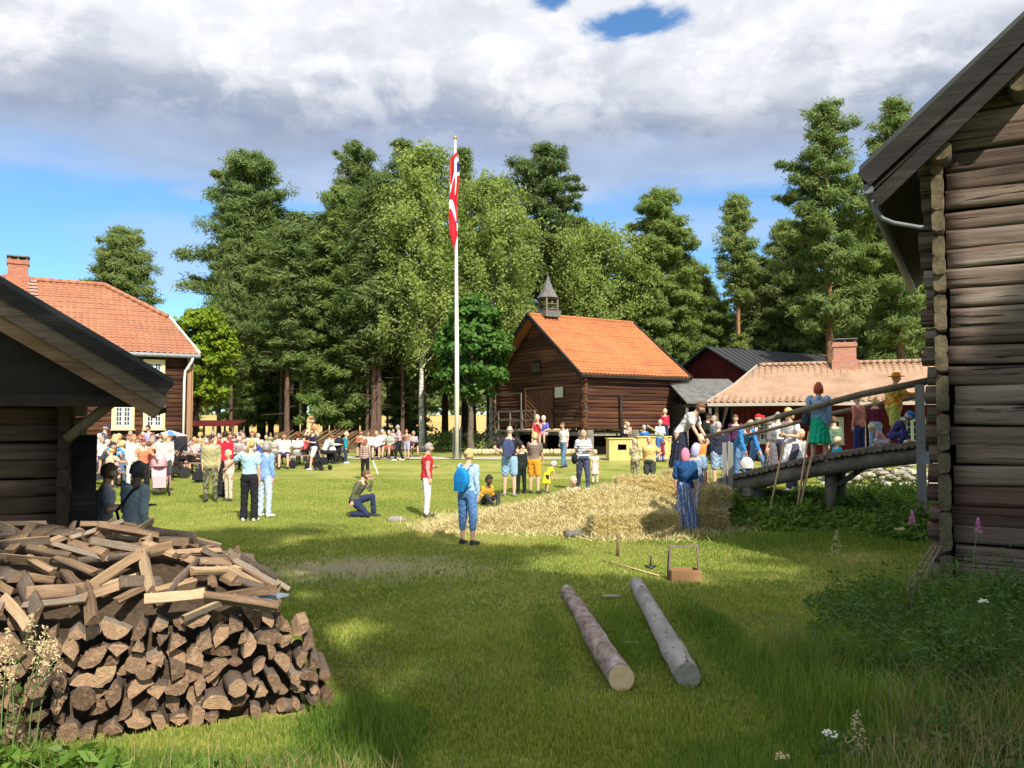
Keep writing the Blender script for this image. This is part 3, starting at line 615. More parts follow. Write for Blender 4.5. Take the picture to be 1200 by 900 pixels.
# ------------------------------------------------------------------ trees
PINE = leafy('pine_needles', (0.094, 0.150, 0.050), (0.194, 0.269, 0.088), (0.325, 0.388, 0.125), .5, .5)
PINEB = leafy('pine_needles_dark', (0.075, 0.119, 0.045), (0.156, 0.219, 0.075), (0.263, 0.312, 0.106), .5, .5)
SPRUCE = leafy('conifer_needles', (0.094, 0.156, 0.043), (0.200, 0.281, 0.075), (0.325, 0.400, 0.112), .5, .5)
BIRCH = leafy('birch_leaves', (0.120, 0.180, 0.046), (0.240, 0.324, 0.078), (0.372, 0.444, 0.132), .4, .5)
MAPLE = leafy('maple_leaves', (0.037, 0.106, 0.022), (0.094, 0.206, 0.037), (0.188, 0.325, 0.062), .5, .45)
LIME = leafy('lime_leaves', (.12, .20, .015), (.22, .32, .022), (.36, .38, .04), .5, .45)
BARK = NT('pine_bark'); _z = BARK.n('ShaderNodeSeparateXYZ'); BARK.l(BARK.tc.outputs['Object'], _z.inputs[0])
_f = BARK.noise(7, 6, .7, (1, 1, .3)); _lo = BARK.ramp(_f, [(.3, (.05, .033, .025)), (.7, (.17, .11, .08))]); _hi = BARK.ramp(_f, [(.3, (.20, .095, .045)), (.7, (.38, .20, .10))])
_m = BARK.n('ShaderNodeMapRange'); BARK.l(BARK.math('ADD', _z.outputs[2], BARK.math('MULTIPLY', _f, 3)), _m.inputs[0]); _m.inputs[1].default_value = 5; _m.inputs[2].default_value = 11
BARK.bump(_f, .8, .04); BARK = BARK.fin(BARK.mix(_m.outputs[0], _lo, _hi), .9, .15)
BBARK = NT('birch_bark'); _f = BBARK.noise(5, 5, .7, (1, 1, 2.6)); BBARK = BBARK.fin(BBARK.ramp(_f, [(.38, (.05, .045, .04)), (.46, (.42, .40, .36)), (.6, (.62, .60, .55))]), .8, .2)
GBARK = plain('grey_bark', (.13, .11, .085), .9, .5, 8, .1, .6, .02)
def quads(C, U, Vv):
    """C,U,V (N,3) -> diamond faces"""
    P = np.stack([C-U, C-Vv, C+U, C+Vv], 1).reshape(-1, 3); return P, np.arange(len(P)).reshape(-1, 4)
def unit(a): return a/np.maximum(1e-9, np.linalg.norm(a, axis=-1, keepdims=True))
def trunk_mb(rs, H, r, lean=0, n=9, top=.97, seg=12):
    m = MB(); pts = []; rad = []; px = py = 0
    for i in range(seg+1):
        t = i/seg; px += rs.uniform(-.05, .05)+lean*.08; py += rs.uniform(-.05, .05)
        pts.append((px, py, H*top*t-.15)); rad.append(r*(1-.86*t)*(1.35 if i == 0 else 1.08 if i == 1 else 1))
    m.tube(pts, rad, n, cap=False); return m, pts, rad
def pine_mesh(seed, H, Wd, base, kind='pine', dens=1.0, r=None, lean=0):
    """returns (trunk MB, crown V, crown F). Wd = crown width, base = height of the lowest live branches"""
    rs = random.Random(seed); rn = np.random.default_rng(seed); r = r or H*.0115+.04
    m, pts, rad = trunk_mb(rs, H, r, lean); pts = [Vector(p) for p in pts]
    def axis(h):
        t = max(0, min(.999, h/(H*.97)))*(len(pts)-1); i = int(t); return pts[i].lerp(pts[i+1], t-i)
    PC = []; PR = []
    h = base; phase = rs.random()*6
    lob = [rs.uniform(.75, 1.18) for _ in range(7)]
    while h < H*.985:
        t = (h-base)/(H-base)
        if kind == 'pine': prof = (max(0, 1-t**2.0)**.62)*(.72+.28*min(1, t*3.5))
        elif kind == 'cone': prof = (1-t)**.55*(.74+.26*min(1, t*6))*.98
        else: prof = (1-t)**.85*1.02
        nb = 4 if kind != 'spruce' else 6
        for k in range(nb):
            a = phase+k*2*math.pi/nb+rs.uniform(-.35, .35); L = Wd/2*prof*rs.uniform(.66, 1.14)*lob[int((a % 6.283)/6.284*7)]*(rs.uniform(.8, 1.1))
            if L < .25: L = .25
            rise = (.30 if kind == 'pine' else -.02 if kind == 'cone' else -.22)+.35*t+rs.uniform(-.1, .12)
            o = axis(h); d = Vector((math.cos(a), math.sin(a), 0))
            e = o+d*L+Vector((0, 0, L*rise*.6)); mid = o+d*L*.5+Vector((0, 0, L*rise*.5))
            m.tube([o, mid, e], [rad[0]*.16*(1-t*.6)+.012, rad[0]*.10*(1-t*.6)+.01, .012], 4, cap=False)
            q = max(1, int(L/.62)); s0 = .30 if kind == 'pine' else .12
            for j in range(q+1):
                s = s0+(1-s0)*(j+.5*rs.random())/(q+.3)
                if s > 1.05: continue
                c = o.lerp(mid, s*2) if s < .5 else mid.lerp(e, s*2-1)
                wdt = (.34+.30*rs.random())*(1 if kind == 'pine' else .85)*(1+.25*(Wd > 8))
                PC.append((c.x+rs.uniform(-.18, .18), c.y+rs.uniform(-.18, .18), c.z+rs.uniform(-.05, .18))); PR.append(wdt*rs.uniform(.75, 1.25))
                if L > 1.4 and rs.random() < .75:
                    s_ = rs.choice((-1, 1))*rs.uniform(.4, .9)*L*.30; PC.append((c.x-d.y*s_, c.y+d.x*s_, c.z+rs.uniform(-.1, .2))); PR.append(wdt*rs.uniform(.6, 1.1))
        phase += 1.1; h += (.44 if kind == 'pine' else .36)*(1+.5*(H > 20))*rs.uniform(.75, 1.3)*(.75+.3*(1-t))
    if kind == 'pine':                                  # a few dead snags below the crown
        for k in range(7):
            hh = base*rs.uniform(.45, 1); a = rs.random()*6.28; o = axis(hh); L = rs.uniform(.6, 1.6); m.tube([o, o+Vector((math.cos(a)*L, math.sin(a)*L, rs.uniform(-.3, .3)))], [.03, .008], 4, cap=False)
    PC = np.array(PC); PR = np.array(PR); nt_ = int(80*dens)
    n = len(PC)*nt_; idx = np.repeat(np.arange(len(PC)), nt_)
    off = rn.normal(size=(n, 3)); off = unit(off)*(rn.random((n, 1))**.45); off[:, 2] *= .66; off *= rn.uniform(.7, 1.35, (n, 1))
    C = PC[idx]+off*PR[idx][:, None]
    ax = PC[idx]*np.array([1, 1, 0]); nn = unit(off*.8+unit(ax)*.35+np.array([0, 0, .55])+rn.normal(size=(n, 3))*.55); dirv = unit(np.cross(nn, rn.normal(size=(n, 3)))+off*.5); side = unit(np.cross(nn, dirv))
    sz = rn.uniform(.13, .27, (n, 1)); V, Fq = quads(C, dirv*sz, side*sz*.17); return m, V, Fq
def birch_mesh(seed, H, Wd, base, dens=1.0, r=.17):
    rs = random.Random(seed); rn = np.random.default_rng(seed); m, pts, rad = trunk_mb(rs, H, r, top=.95); pts = [Vector(p) for p in pts]; Cs = []
    nb = int(95*dens)
    for k in range(nb):
        t = (k+.5)/nb; h = base+(H-base)*t**.9; a = k*2.4+rs.uniform(-.3, .3); tt = min(.999, h/(H*.95))*(len(pts)-1); i = int(tt); o = pts[min(i, 11)].lerp(pts[min(i+1, 12)], tt-i)
        L = Wd/2*(math.sin(math.pi*min(1, .25+.75*t))**.8)*rs.uniform(.42, 1.22)+.3
        d = Vector((math.cos(a), math.sin(a), 0)); e = o+d*L+Vector((0, 0, L*.75)); mid = o+d*L*.55+Vector((0, 0, L*.62))
        m.tube([o, mid, e], [.05*(1-t)+.012, .03*(1-t)+.008, .006], 4, cap=False)
        for j in range(int(4+L*3.2)):
            s = rs.uniform(.2, 1.05); c = o.lerp(mid, s*2) if s < .5 else mid.lerp(e, s*2-1)
            c = c+Vector((rs.uniform(-.4, .4), rs.uniform(-.4, .4), rs.uniform(-.1, .3))); dl = rs.uniform(.35, 1.5)*(1.1-.4*t)
            nl = int(26*dl**.6); tt_ = np.linspace(0, 1, nl)[:, None]
            P = np.array(c)+np.concatenate([tt_*d.x*.35+rn.normal(size=(nl, 1))*.17, tt_*d.y*.35+rn.normal(size=(nl, 1))*.17, -tt_*dl+rn.normal(size=(nl, 1))*.08], 1); Cs.append(P)
    C = np.concatenate(Cs); n = len(C); nn = unit(unit(C*np.array([1, 1, 0]))*.7+np.array([0, 0, .25])+rn.normal(size=(n, 3))*.6); u = unit(np.cross(nn, rn.normal(size=(n, 3)))+np.array([0, 0, -.3])); v = unit(np.cross(nn, u)); sz = rn.uniform(.06, .115, (n, 1))
    V, Fq = quads(C, u*sz, v*sz*.72); return m, V, Fq
def broad_mesh(seed, H, Wd, base, dens=1.0, r=.2, leafsz=.13):
    rs = random.Random(seed); rn = np.random.default_rng(seed); m, pts, rad = trunk_mb(rs, H, r, top=.8); PC = []; PR = []
    cz = (base+H)/2; rz_ = (H-base)/2
    for k in range(int(150*dens)):
        v = Vector((rs.gauss(0, 1), rs.gauss(0, 1), rs.gauss(0, 1))).normalized()*(rs.uniform(.25, 1)**.45); f = 1-.25*max(0, v.z)
        c = Vector((v.x*Wd/2*f, v.y*Wd/2*f, cz+v.z*rz_)); PC.append(c); PR.append(rs.uniform(.35, .75)*Wd/7+.12)
        if k % 4 == 0: o = Vector((0, 0, max(base*.7, c.z*.62))); m.tube([o, o.lerp(c, .6)+Vector((0, 0, .2)), c], [.05, .03, .01], 4, cap=False)
    PC = np.array(PC); PR = np.array(PR); nt_ = 70; idx = np.repeat(np.arange(len(PC)), nt_); n = len(idx)
    off = unit(rn.normal(size=(n, 3)))*(rn.random((n, 1))**.4); off[:, 2] *= .6; C = PC[idx]+off*PR[idx][:, None]
    nn = unit(off+rn.normal(size=(n, 3))*.5+np.array([0, 0, .6])); u = unit(np.cross(nn, rn.normal(size=(n, 3)))); v = np.cross(nn, u); sz = rn.uniform(leafsz*.6, leafsz*1.2, (n, 1))
    V, Fq = quads(C, u*sz, v*sz*.8); return m, V, Fq
NTREE = [0]
def plant_tree(name, label, loc, M_, bark, leaf, group=None, rz=0, cat='tree'):
    m, V, Fq = M_; t = thing(name, label, cat, loc, rz, group); m.build('trunk', bark, t, fix=False); npmesh('crown', V, Fq, leaf, t); NTREE[0] += len(Fq); return t
def tpos(px, Y, dz=-.1):
    x = (px-600)/F*Y; return (x, Y, gz(x, Y)+dz)
def thgt(py, Y): return CZ+(495-py)/F*Y-gz(0, Y)+.1
FG = 'pines and birches of the grove behind the lawn'
def T(kind, name, label, px, top, wpx, Y, basepy, seed, leaf, bark, dens=1.0, **k):
    H = thgt(top, Y); W2 = wpx/F*Y; b = max(1.0, thgt(basepy, Y))
    if kind == 'birch': M_ = birch_mesh(seed, H, W2, b, dens, **k)
    elif kind == 'broad': M_ = broad_mesh(seed, H, W2, b, dens, **k)
    else: M_ = pine_mesh(seed, H, W2, b, kind, dens, **k)
    return plant_tree(name, label, tpos(px, Y), M_, bark, leaf, None)
T('pine', 'pine_tree', 'round-topped pale green pine standing behind the roof of the big farmhouse', 138, 264, 110, 70, 400, 1, PINE, BARK, 1.0)
T('pine', 'pine_tree', 'broad tall pine right of the farmhouse, its crown reaching far left', 284, 172, 150, 58, 415, 2, PINE, BARK, 1.2)
T('cone', 'pine_tree', 'mid-height leafy pine filling the foot of the broad tall pine', 305, 270, 100, 56, 490, 22, SPRUCE, BARK, 1.1)
T('cone', 'conifer_tree', 'full conifer with layered branches down to the ground, left of the birches', 398, 212, 112, 50, 492, 3, SPRUCE, BARK, 1.25)
T('pine', 'pine_tree', 'tall dark pine with rounded top rising behind the full conifer', 412, 160, 105, 60, 360, 4, PINEB, BARK, 1.1)
T('pine', 'pine_tree', 'slender pine top showing just left of the tall birch', 468, 155, 60, 60, 330, 5, PINEB, BARK)
T('birch', 'birch_tree', 'tall weeping birch left of the flagpole', 494, 160, 92, 47, 430, 6, BIRCH, BBARK, 1.5)
T('spruce', 'spruce_tree', 'thin pointed spruce top just right of the flag', 545, 163, 34, 62, 420, 7, PINE, BARK, .8)
T('birch', 'birch_tree', 'broad weeping birch behind the flag and the storehouse turret', 578, 200, 104, 49, 430, 8, BIRCH, BBARK, 1.6)
T('broad', 'maple_tree', 'dark green leafy maple at the left corner of the log storehouse', 553, 344, 88, 43.5, 470, 9, MAPLE, GBARK, 1.15, leafsz=.15)
T('pine', 'pine_tree', 'tall full pine rising above the bell turret', 634, 160, 118, 58, 345, 10, PINEB, BARK, 1.2)
T('birch', 'deciduous_tree', 'pale green leafy tree behind the ridge of the storehouse', 700, 265, 118, 56, 440, 11, BIRCH, GBARK, 1.7)
T('pine', 'pine_tree', 'dense pine behind the right end of the storehouse roof', 780, 216, 112, 57, 420, 12, SPRUCE, BARK, 1.25)
T('pine', 'pine_tree', 'slim pine with a bare orange trunk behind the red barn', 867, 222, 54, 62, 350, 13, PINE, BARK, 1.0)
T('pine', 'pine_tree', 'tallest pine with open crown and orange trunk behind the tan roof', 975, 107, 118, 48, 385, 14, PINE, BARK, 1.25, r=.34)
T('pine', 'pine_tree', 'dark spreading pine left of the tallest pine', 925, 255, 100, 62, 415, 15, PINEB, BARK, 1.2)
T('pine', 'pine_tree', 'pine whose top peeps out behind the barn gable', 1058, 104, 110, 52, 400, 16, PINE, BARK, 1.1)
T('cone', 'pine_tree', 'bushy pine low behind the chimney of the tan-roofed house', 1030, 235, 130, 60, 430, 17, PINE, BARK, 1.3)
T('broad', 'lime_tree', 'bright yellow-green leafy tree beside the farmhouse gable', 232, 355, 92, 44, 480, 18, LIME, GBARK, 1.1)
# filler trees of the grove: a few kinds built once, then copied
rs = random.Random(77); protos = []
for i, (k_, H, W2, b) in enumerate((('pine', 15, 5.5, 7), ('cone', 13, 5, 4.4), ('spruce', 14, 4.6, 4.0), ('pine', 17, 5, 8.5), ('cone', 10, 4.6, 1.4))):
    M_ = pine_mesh(100+i, H, W2, b, k_, 1.0); protos.append((M_, H))
spots = [(330, 300, 66, 3), (340, 250, 72, 0), (432, 250, 64, 1), (520, 260, 60, 2), (545, 300, 62, 1),
         (600, 250, 66, 0), (612, 300, 54, 2), (660, 245, 68, 0), (672, 300, 58, 1), (735, 300, 66, 2), (730, 330, 60, 4), (760, 290, 72, 3), (812, 300, 68, 0), (825, 320, 64, 1), (845, 350, 66, 4), (884, 300, 70, 1), (893, 330, 64, 4), (905, 300, 66, 3), (945, 320, 62, 1),
         (1000, 300, 60, 2), (1010, 250, 66, 0), (1062, 280, 64, 1), (1075, 250, 60, 0), (955, 350, 64, 4), (480, 400, 56, 4), (868, 390, 62, 4), (905, 380, 62, 4), (1040, 370, 64, 4), (800, 390, 56, 4), (215, 420, 60, 4)]
done = {}
names = {0: ('pine_tree', 'middle-sized pine with a bare lower trunk, one of those filling the grove'), 1: ('conifer_tree', 'bushy conifer filling a gap between the taller trees of the grove'),
         2: ('spruce_tree', 'pointed spruce deep in the grove behind the taller trees'), 3: ('pine_tree', 'high-crowned slender pine deep in the grove'), 4: ('young_conifer', 'low young conifer among the trunks of the grove')}
for px, top, Y, k in spots:
    H = thgt(top, Y); s = H/protos[k][1]; loc = tpos(px, Y); rz = rs.random()*6
    if k not in done: t = plant_tree(names[k][0], names[k][1], loc, protos[k][0], BARK, (PINE, SPRUCE, SPRUCE, PINEB, SPRUCE)[k], names[k][0].replace('_', ' ')+'s of the grove, kind '+('a', 'b', 'c', 'd', 'e')[k], rz); done[k] = t
    else: t = clone(done[k]); t.location = loc; t.rotation_euler.z = rz
    t.scale = (s*rs.uniform(.85, 1.15), s*rs.uniform(.85, 1.15), s)
    t['group'] = {0: 'middle-sized pines of the grove', 1: 'bushy conifers of the grove', 2: 'pointed spruces of the grove', 3: 'slender pines of the grove', 4: 'young conifers of the grove'}[k]
# bare trunks standing in the grove (their crowns lost in the canopy above)
bt = None
mb, pts, rad = trunk_mb(random.Random(5), 12, .17); V = None
slim = pine_mesh(61, 15, 3.6, 5.6, 'pine', .8, r=.15)
pxs = [258, 272, 290, 318, 331, 338, 346, 357, 380, 388, 402, 409, 418, 431, 437, 446, 455, 463, 472, 486, 500, 521, 549, 556, 571, 308, 396, 425, 478]
for i, px in enumerate(pxs):
    Y = rs.uniform(47, 68); loc = tpos(px+rs.uniform(-2, 2), Y); s = rs.uniform(.85, 1.2)
    if bt is None: bt = t = plant_tree('pine_tree', 'slim bare-trunked pine, one of many standing close in the grove', loc, slim, BARK, PINEB, 'slim bare trunks in the grove', 0)
    else: t = clone(bt); t.location = loc; t.rotation_euler.z = rs.random()*6
    t.scale = (s*rs.uniform(.8, 1.5),)*2+(s,)
# trees standing behind and beside the photographer: they throw the dappled shade on the lawn and the near walls
sh_p = pine_mesh(201, 20.3, 5.2, 15.4, 'pine', .62)
SHADE = [(gx+7.3, gy-17.7, s_) for gx, gy, s_ in ((-4.2, 13.8, 1), (-1.7, 13.2, .97), (-.5, 8.9, 1), (1.3, 8.0, 1), (.6, 5.9, .93), (3.3, 8.4, 1), (5.0, 6.4, 1.03), (5.4, 10.2, 1), (3.0, 5.0, 1), (6.9, 11.9, 1), (8.8, 10.4, 1), (7.2, 7.9, 1), (-6.1, 11.4, .98))]
first = None
for i, (x, y, s) in enumerate(SHADE):
    if first is None: first = t = plant_tree('pine_tree', 'tall pine standing behind the photographer', (x, y, -.1), sh_p, BARK, PINE, 'pines behind the photographer')
    else: t = clone(first); t.location = (x, y, -.1); t.rotation_euler.z = i*1.3
    t.scale = (s, s, s)
# low brush under the trees and a far wood beyond the grain field
rn = np.random.default_rng(4)
def brush(name, label, C, size, mat, sz):
    n = len(C); u = unit(rn.normal(size=(n, 3))+np.array([0, 0, .5])); v = unit(np.cross(u, rn.normal(size=(n, 3)))); s = rn.uniform(sz*.6, sz*1.3, (n, 1))
    V, Fq = quads(C, u*s, v*s*.6); return tag(npmesh(name, V, Fq, mat), label, name.replace('_', ' '), kind='stuff')
P = []
for k in range(330):
    x = rn.uniform(-24, 18); y = rn.uniform(46, 66); h = rn.uniform(.2, .9)*(1.5 if x > -6 else .6); w_ = rn.uniform(.5, 1.4); m_ = int(60*w_)
    if -9 < x < 10 and y < 52 and rn.random() < .3: continue
    o = unit(rn.normal(size=(m_, 3)))*(rn.random((m_, 1))**.5)*np.array([w_, w_, h*.6]); P.append(o+np.array([x, y, gz(x, y)+h*.5]))
brush('undergrowth', 'low green undergrowth between the trunks of the grove', np.concatenate(P), .1, SPRUCE, .13)
P = []
for k in range(900):
    x = rn.uniform(-230, 230); y = rn.uniform(205, 235); h = rn.uniform(9, 19); m_ = 60
    o = unit(rn.normal(size=(m_, 3)))*(rn.random((m_, 1))**.5)*np.array([3.2, 3.2, h*.5]); o[:, :2] *= np.clip(1-o[:, 2:3]/h, .25, 1.3); P.append(o+np.array([x, y, gz(x, y)+h*.5]))
brush('far_wood', 'distant wood beyond the golden field', np.concatenate(P), .1, PINEB, 1.0)
print('tree faces', NTREE)
# ------------------------------------------------------------------ two felled logs on the lawn
def bark_log(mat, seed):
    m = MB(); return m
BARKA = NT('grey_flaky_bark'); _f = BARKA.noise(9, 6, .7, (1, 1, .45)); _g = BARKA.noise(30, 4, .7); BARKA.bump(_f, .9, .02)
_c = BARKA.ramp(BARKA.math('ADD', BARKA.math('MULTIPLY', _f, .7), BARKA.math('MULTIPLY', _g, .3)), [(.36, (.05, .035, .03)), (.44, (.24, .17, .145)), (.54, (.36, .29, .26)), (.66, (.60, .55, .51))]); BARKA = BARKA.fin(_c, .9, .15)
BARKB = NT('bleached_bark'); _f = BARKB.noise(5, 6, .6, (1, 1, .35)); _g = BARKB.noise(13, 5, .7, (1, 1, .5), loc=(3, 3, 3)); BARKB.bump(_f, .8, .015)
_c = BARKB.mix(BARKB.ramp(_g, [(.60, (0, 0, 0)), (.66, (1, 1, 1))]), BARKB.ramp(_f, [(.3, (.22, .20, .185)), (.6, (.42, .395, .37)), (.75, (.52, .50, .47))]), (.05, .04, .035)); BARKB = BARKB.fin(_c, .9, .15)
def endgrain(name, c1, c2, c3):
    n = NT(name); wv = n.n('ShaderNodeTexNoise'); wv.inputs['Scale'].default_value = 14; wv.inputs['Detail'].default_value = 6; n.l(n.tc.outputs['Object'], wv.inputs[0])
    oi = n.n('ShaderNodeObjectInfo'); f = n.math('ADD', n.math('MULTIPLY', wv.outputs['Fac'], .7), n.math('MULTIPLY', oi.outputs['Random'], .3)); n.bump(wv.outputs['Fac'], .5, .006)
    return n.fin(n.ramp(f, [(.3, c1), (.5, c2), (.72, c3)]), .85, .15)
CUTF = endgrain('fresh_cut', (.50, .27, .12), (.72, .46, .24), (.80, .58, .34))
def big_log(label, A, B, r0, r1, mat, em, seed, kink=0):
    A, B = Vector(A), Vector(B); d = B-A; L = d.length; t = thing('felled_log', label, 'log', A, 0); rn_ = random.Random(seed); q = d.to_track_quat('Z', 'Y'); t.rotation_euler = q.to_euler()
    m = MB(); pts = []; rs_ = []; n = 46
    for i in range(n+1):
        u = i/n; pts.append((kink*.014*math.sin(u*7)+rn_.uniform(-.002, .002), kink*.02*math.sin(u*5+1), u*L)); b = sum(.10*math.exp(-((u-c)/.035)**2) for c in ((.42, .33, .77) if kink else (.2, .8))[:2]); rs_.append((r0+(r1-r0)*u)*(1+b+rn_.uniform(-.025, .025)))
    m.tube(pts, rs_, 20, 0, False); m.build('bark', mat, t)
    for nm, z, r_, s in (('cut_end', 0, rs_[0]*.97, -1), ('cut_end', L, rs_[-1]*.97, 1)):
        e = MB(); p0 = pts[0] if z == 0 else pts[-1]; e.tube([(p0[0], p0[1], z-s*.02), (p0[0], p0[1], z+s*.012)], r_, 20); e.build(nm, em, t)
    return t
def gl(px, py, r): p = ground(px, py); return Vector((p.x, p.y, p.z+r*.92))
big_log('grey-brown felled log with a fresh orange cut end, left of the two on the grass', gl(728, 811, .10), gl(665, 699, .075), .104, .080, BARKA, CUTF, 3, 1)
big_log('bleached grey felled log with black flecks, right of the two on the grass', gl(806, 806, .10), gl(746, 692, .085), .105, .085, BARKB, plain('grey_end', (.30, .28, .22), .9, .3, 20), 4)
# ------------------------------------------------------------------ firewood
FB = NT('firewood_bark'); _f = FB.noise(14, 5, .7); FB.bump(_f, .8, .008); FB = FB.fin(FB.ramp(_f, [(.3, (.05, .038, .03)), (.6, (.15, .115, .09)), (.8, (.28, .23, .19))]), .9, .15)
FS = wood('split_wood', [(.22, (.09, .06, .042)), (.42, (.24, .155, .095)), (.60, (.40, .27, .16)), (.8, (.53, .40, .26))], 1, 7, rnd=.42, stretch=.12, crack=.5)
FSG = wood('weathered_split_wood', [(.26, (.10, .075, .06)), (.5, (.22, .175, .135)), (.8, (.37, .31, .25))], 1, 7, rnd=.3, stretch=.12, crack=.6)
FE = NT('firewood_end'); _s = FE.n('ShaderNodeSeparateXYZ'); FE.l(FE.tc.outputs['Object'], _s.inputs[0]); _oi = FE.n('ShaderNodeObjectInfo')
_n1 = FE.noise(2.2, 4, .6); _r = FE.math('SQRT', FE.math('ADD', FE.math('MULTIPLY', FE.math('ADD', _s.outputs[0], .4), FE.math('ADD', _s.outputs[0], .4)), FE.math('MULTIPLY', FE.math('ADD', _s.outputs[2], .3), FE.math('ADD', _s.outputs[2], .3))))
_w = FE.math('SINE', FE.math('MULTIPLY', FE.math('ADD', _r, FE.math('MULTIPLY', _n1, .25)), 38)); _n2 = FE.noise(3.5, 8, .75, (1, 1, 1), dist=1.2); _n3 = FE.noise(9, 5, .7)
_v = FE.math('ADD', FE.math('ADD', FE.math('MULTIPLY', _n2, .55), FE.math('MULTIPLY', _n3, .25)), FE.math('ADD', FE.math('MULTIPLY', _w, .012), FE.math('MULTIPLY', _oi.outputs['Random'], .26)))
_c = FE.ramp(_v, [(.30, (.05, .03, .022)), (.42, (.15, .095, .062)), (.55, (.31, .20, .13)), (.70, (.47, .30, .18)), (.80, (.42, .18, .08))]); FE.bump(FE.math('ADD', _n2, FE.math('MULTIPLY', _w, .04)), .9, .02); FE = FE.fin(_c, .9, .12)
def fw_mesh(seed, kind, L):
    rn_ = random.Random(seed); R_ = 1.0; pr = []
    if kind == 'half': a0, a1, tip = 0, math.pi, 0
    elif kind == 'quarter': a0, a1, tip = 0, math.pi*rn_.uniform(.42, .6), 1
    elif kind == 'wedge': a0, a1, tip = 0, math.pi*rn_.uniform(.25, .36), 1
    elif kind == 'third': a0, a1, tip = 0, math.pi*rn_.uniform(.62, .78), 1
    else: a0, a1, tip = 0, math.pi*2, 0
    n = 9 if kind != 'round' else 14
    for k in range(n+(0 if kind == 'round' else 1)):
        a = a0+(a1-a0)*k/n; r = R_*(1+rn_.uniform(-.07, .07)); pr.append((r*math.cos(a), r*math.sin(a), 1))
    if tip: pr.append((rn_.uniform(-.06, .06), rn_.uniform(-.08, .05), 0))
    elif kind == 'half': pr.append((-.35, rn_.uniform(-.08, .06), 0)); pr.append((.35, rn_.uniform(-.06, .08), 0))
    cx = sum(p[0] for p in pr)/len(pr); cy = sum(p[1] for p in pr)/len(pr); pr = [((x-cx), (y-cy), b) for x, y, b in pr]
    m = MB(); K = 4; N = len(pr); V = []; tw = rn_.uniform(-.12, .12); bx_, bz_ = rn_.uniform(-.12, .12), rn_.uniform(-.12, .12)
    for i in range(K+1):
        u = i/K-.5; c, s = math.cos(tw*u), math.sin(tw*u); g = 1+rn_.uniform(-.05, .05)+u*rn_.choice((-.1, .1))
        for x, z, b in pr: V.append(((x*c-z*s)*g+bx_*(1-4*u*u), u*L+rn_.uniform(-.015, .015)*(1 if abs(u) > .4 else 0), (x*s+z*c)*g+bz_*(1-4*u*u)))
    for i in range(K):
        for k in range(N):
            k2 = (k+1) % N; bark_ = pr[k][2] and pr[k2][2]; m.add([], [], 0)
            m.f.append((i*N+k, i*N+k2, (i+1)*N+k2, (i+1)*N+k)); m.m.append(0 if bark_ else 1); m.sm.append(bool(bark_))
    m.v = V; m.f.append(tuple(range(N-1, -1, -1))); m.f.append(tuple(range(K*N, K*N+N))); m.m += [2, 2]; m.sm += [False, False]
    return m
random.seed(9); KN = ('half', 'quarter', 'third', 'quarter', 'half', 'third', 'round', 'wedge'); stackm = []; loosem = []
for i in range(18):
    k = KN[i % 8]; m = fw_mesh(300+i, k, 1); stackm.append((k, m.mesh('firewood_piece', [FB, FS if i % 3 else FSG, FE])))
for i in range(16):
    k = ('wedge', 'quarter', 'wedge', 'half', 'wedge', 'quarter')[i % 6]; m = fw_mesh(400+i, k, 1); loosem.append((k, m.mesh('firewood_piece', [FB if i % 3 == 0 else FS, FSG if i % 4 == 1 else FS, FE])))
FA = Vector((-3.95, 4.98, 0)); FU = Vector((.93, .37, 0)).normalized(); FN = Vector((-FU.y, FU.x, 0))
rnF = random.Random(31)
def ktop(s): return max(0.0, min(1.0, (2.72-s)/1.35))
def zface(s): return .88 if s < 1.95 else .88-(s-1.95)**2*.62
def zheap(s, d):
    a = .80+.44*math.sin(math.pi/2*min(1, d/1.25))*ktop(s)-max(0, d-1.5)*.75; a = min(a, zface(s)+.5*ktop(s)+.02)-max(0, s-2.2)*.25
    return max(0.0, a)
def put_fw(me, p, rot, scl, label, group):
    o = bpy.data.objects.new('firewood_piece', me[1]); COL.objects.link(o); o.location = p; o.rotation_euler = rot.to_euler(); o.scale = scl
    tag(o, label, 'firewood', group); return o
LK = {'half': 'half-round', 'quarter': 'quarter-split', 'third': 'thick split', 'round': 'round unsplit', 'wedge': 'narrow wedge-shaped'}
z = .07; row = 0; Nf = 0
while z < .93:
    s = -.25+rnF.uniform(0, .12)
    while s < 2.92 and Nf < 172:
        if z < zface(s)+.03 and s+z*.28 < 2.90:
            me = rnF.choice(stackm); r_ = rnF.uniform(.058, .102)*(1.1 if me[0] in ('quarter', 'wedge') else 1)*(1.25 if me[0] == 'wedge' else 1)*(.75 if me[0] == 'round' else 1)
            L = rnF.uniform(.36, .44); dj = rnF.uniform(-.05, .06)+z*.12
            p = FA+FU*s+FN*(L/2+dj+(.10 if rnF.random() < .3 else 0))+Vector((0, 0, z+rnF.uniform(-.018, .018)))
            base = math.atan2(FU.y, FU.x)+rnF.uniform(-.14, .14)
            rot = Matrix.Rotation(base, 3, 'Z') @ Matrix.Rotation(rnF.uniform(-.08, .08), 3, 'X') @ Matrix.Rotation(rnF.uniform(0, 6.28), 3, 'Y')
            put_fw(me, p, rot, (r_, L, r_), LK[me[0]]+' firewood piece showing its cut end in the stacked front of the woodpile', 'stacked '+LK[me[0]]+' firewood'); Nf += 1
        s += rnF.uniform(.105, .155)
    z += .104; row += 1
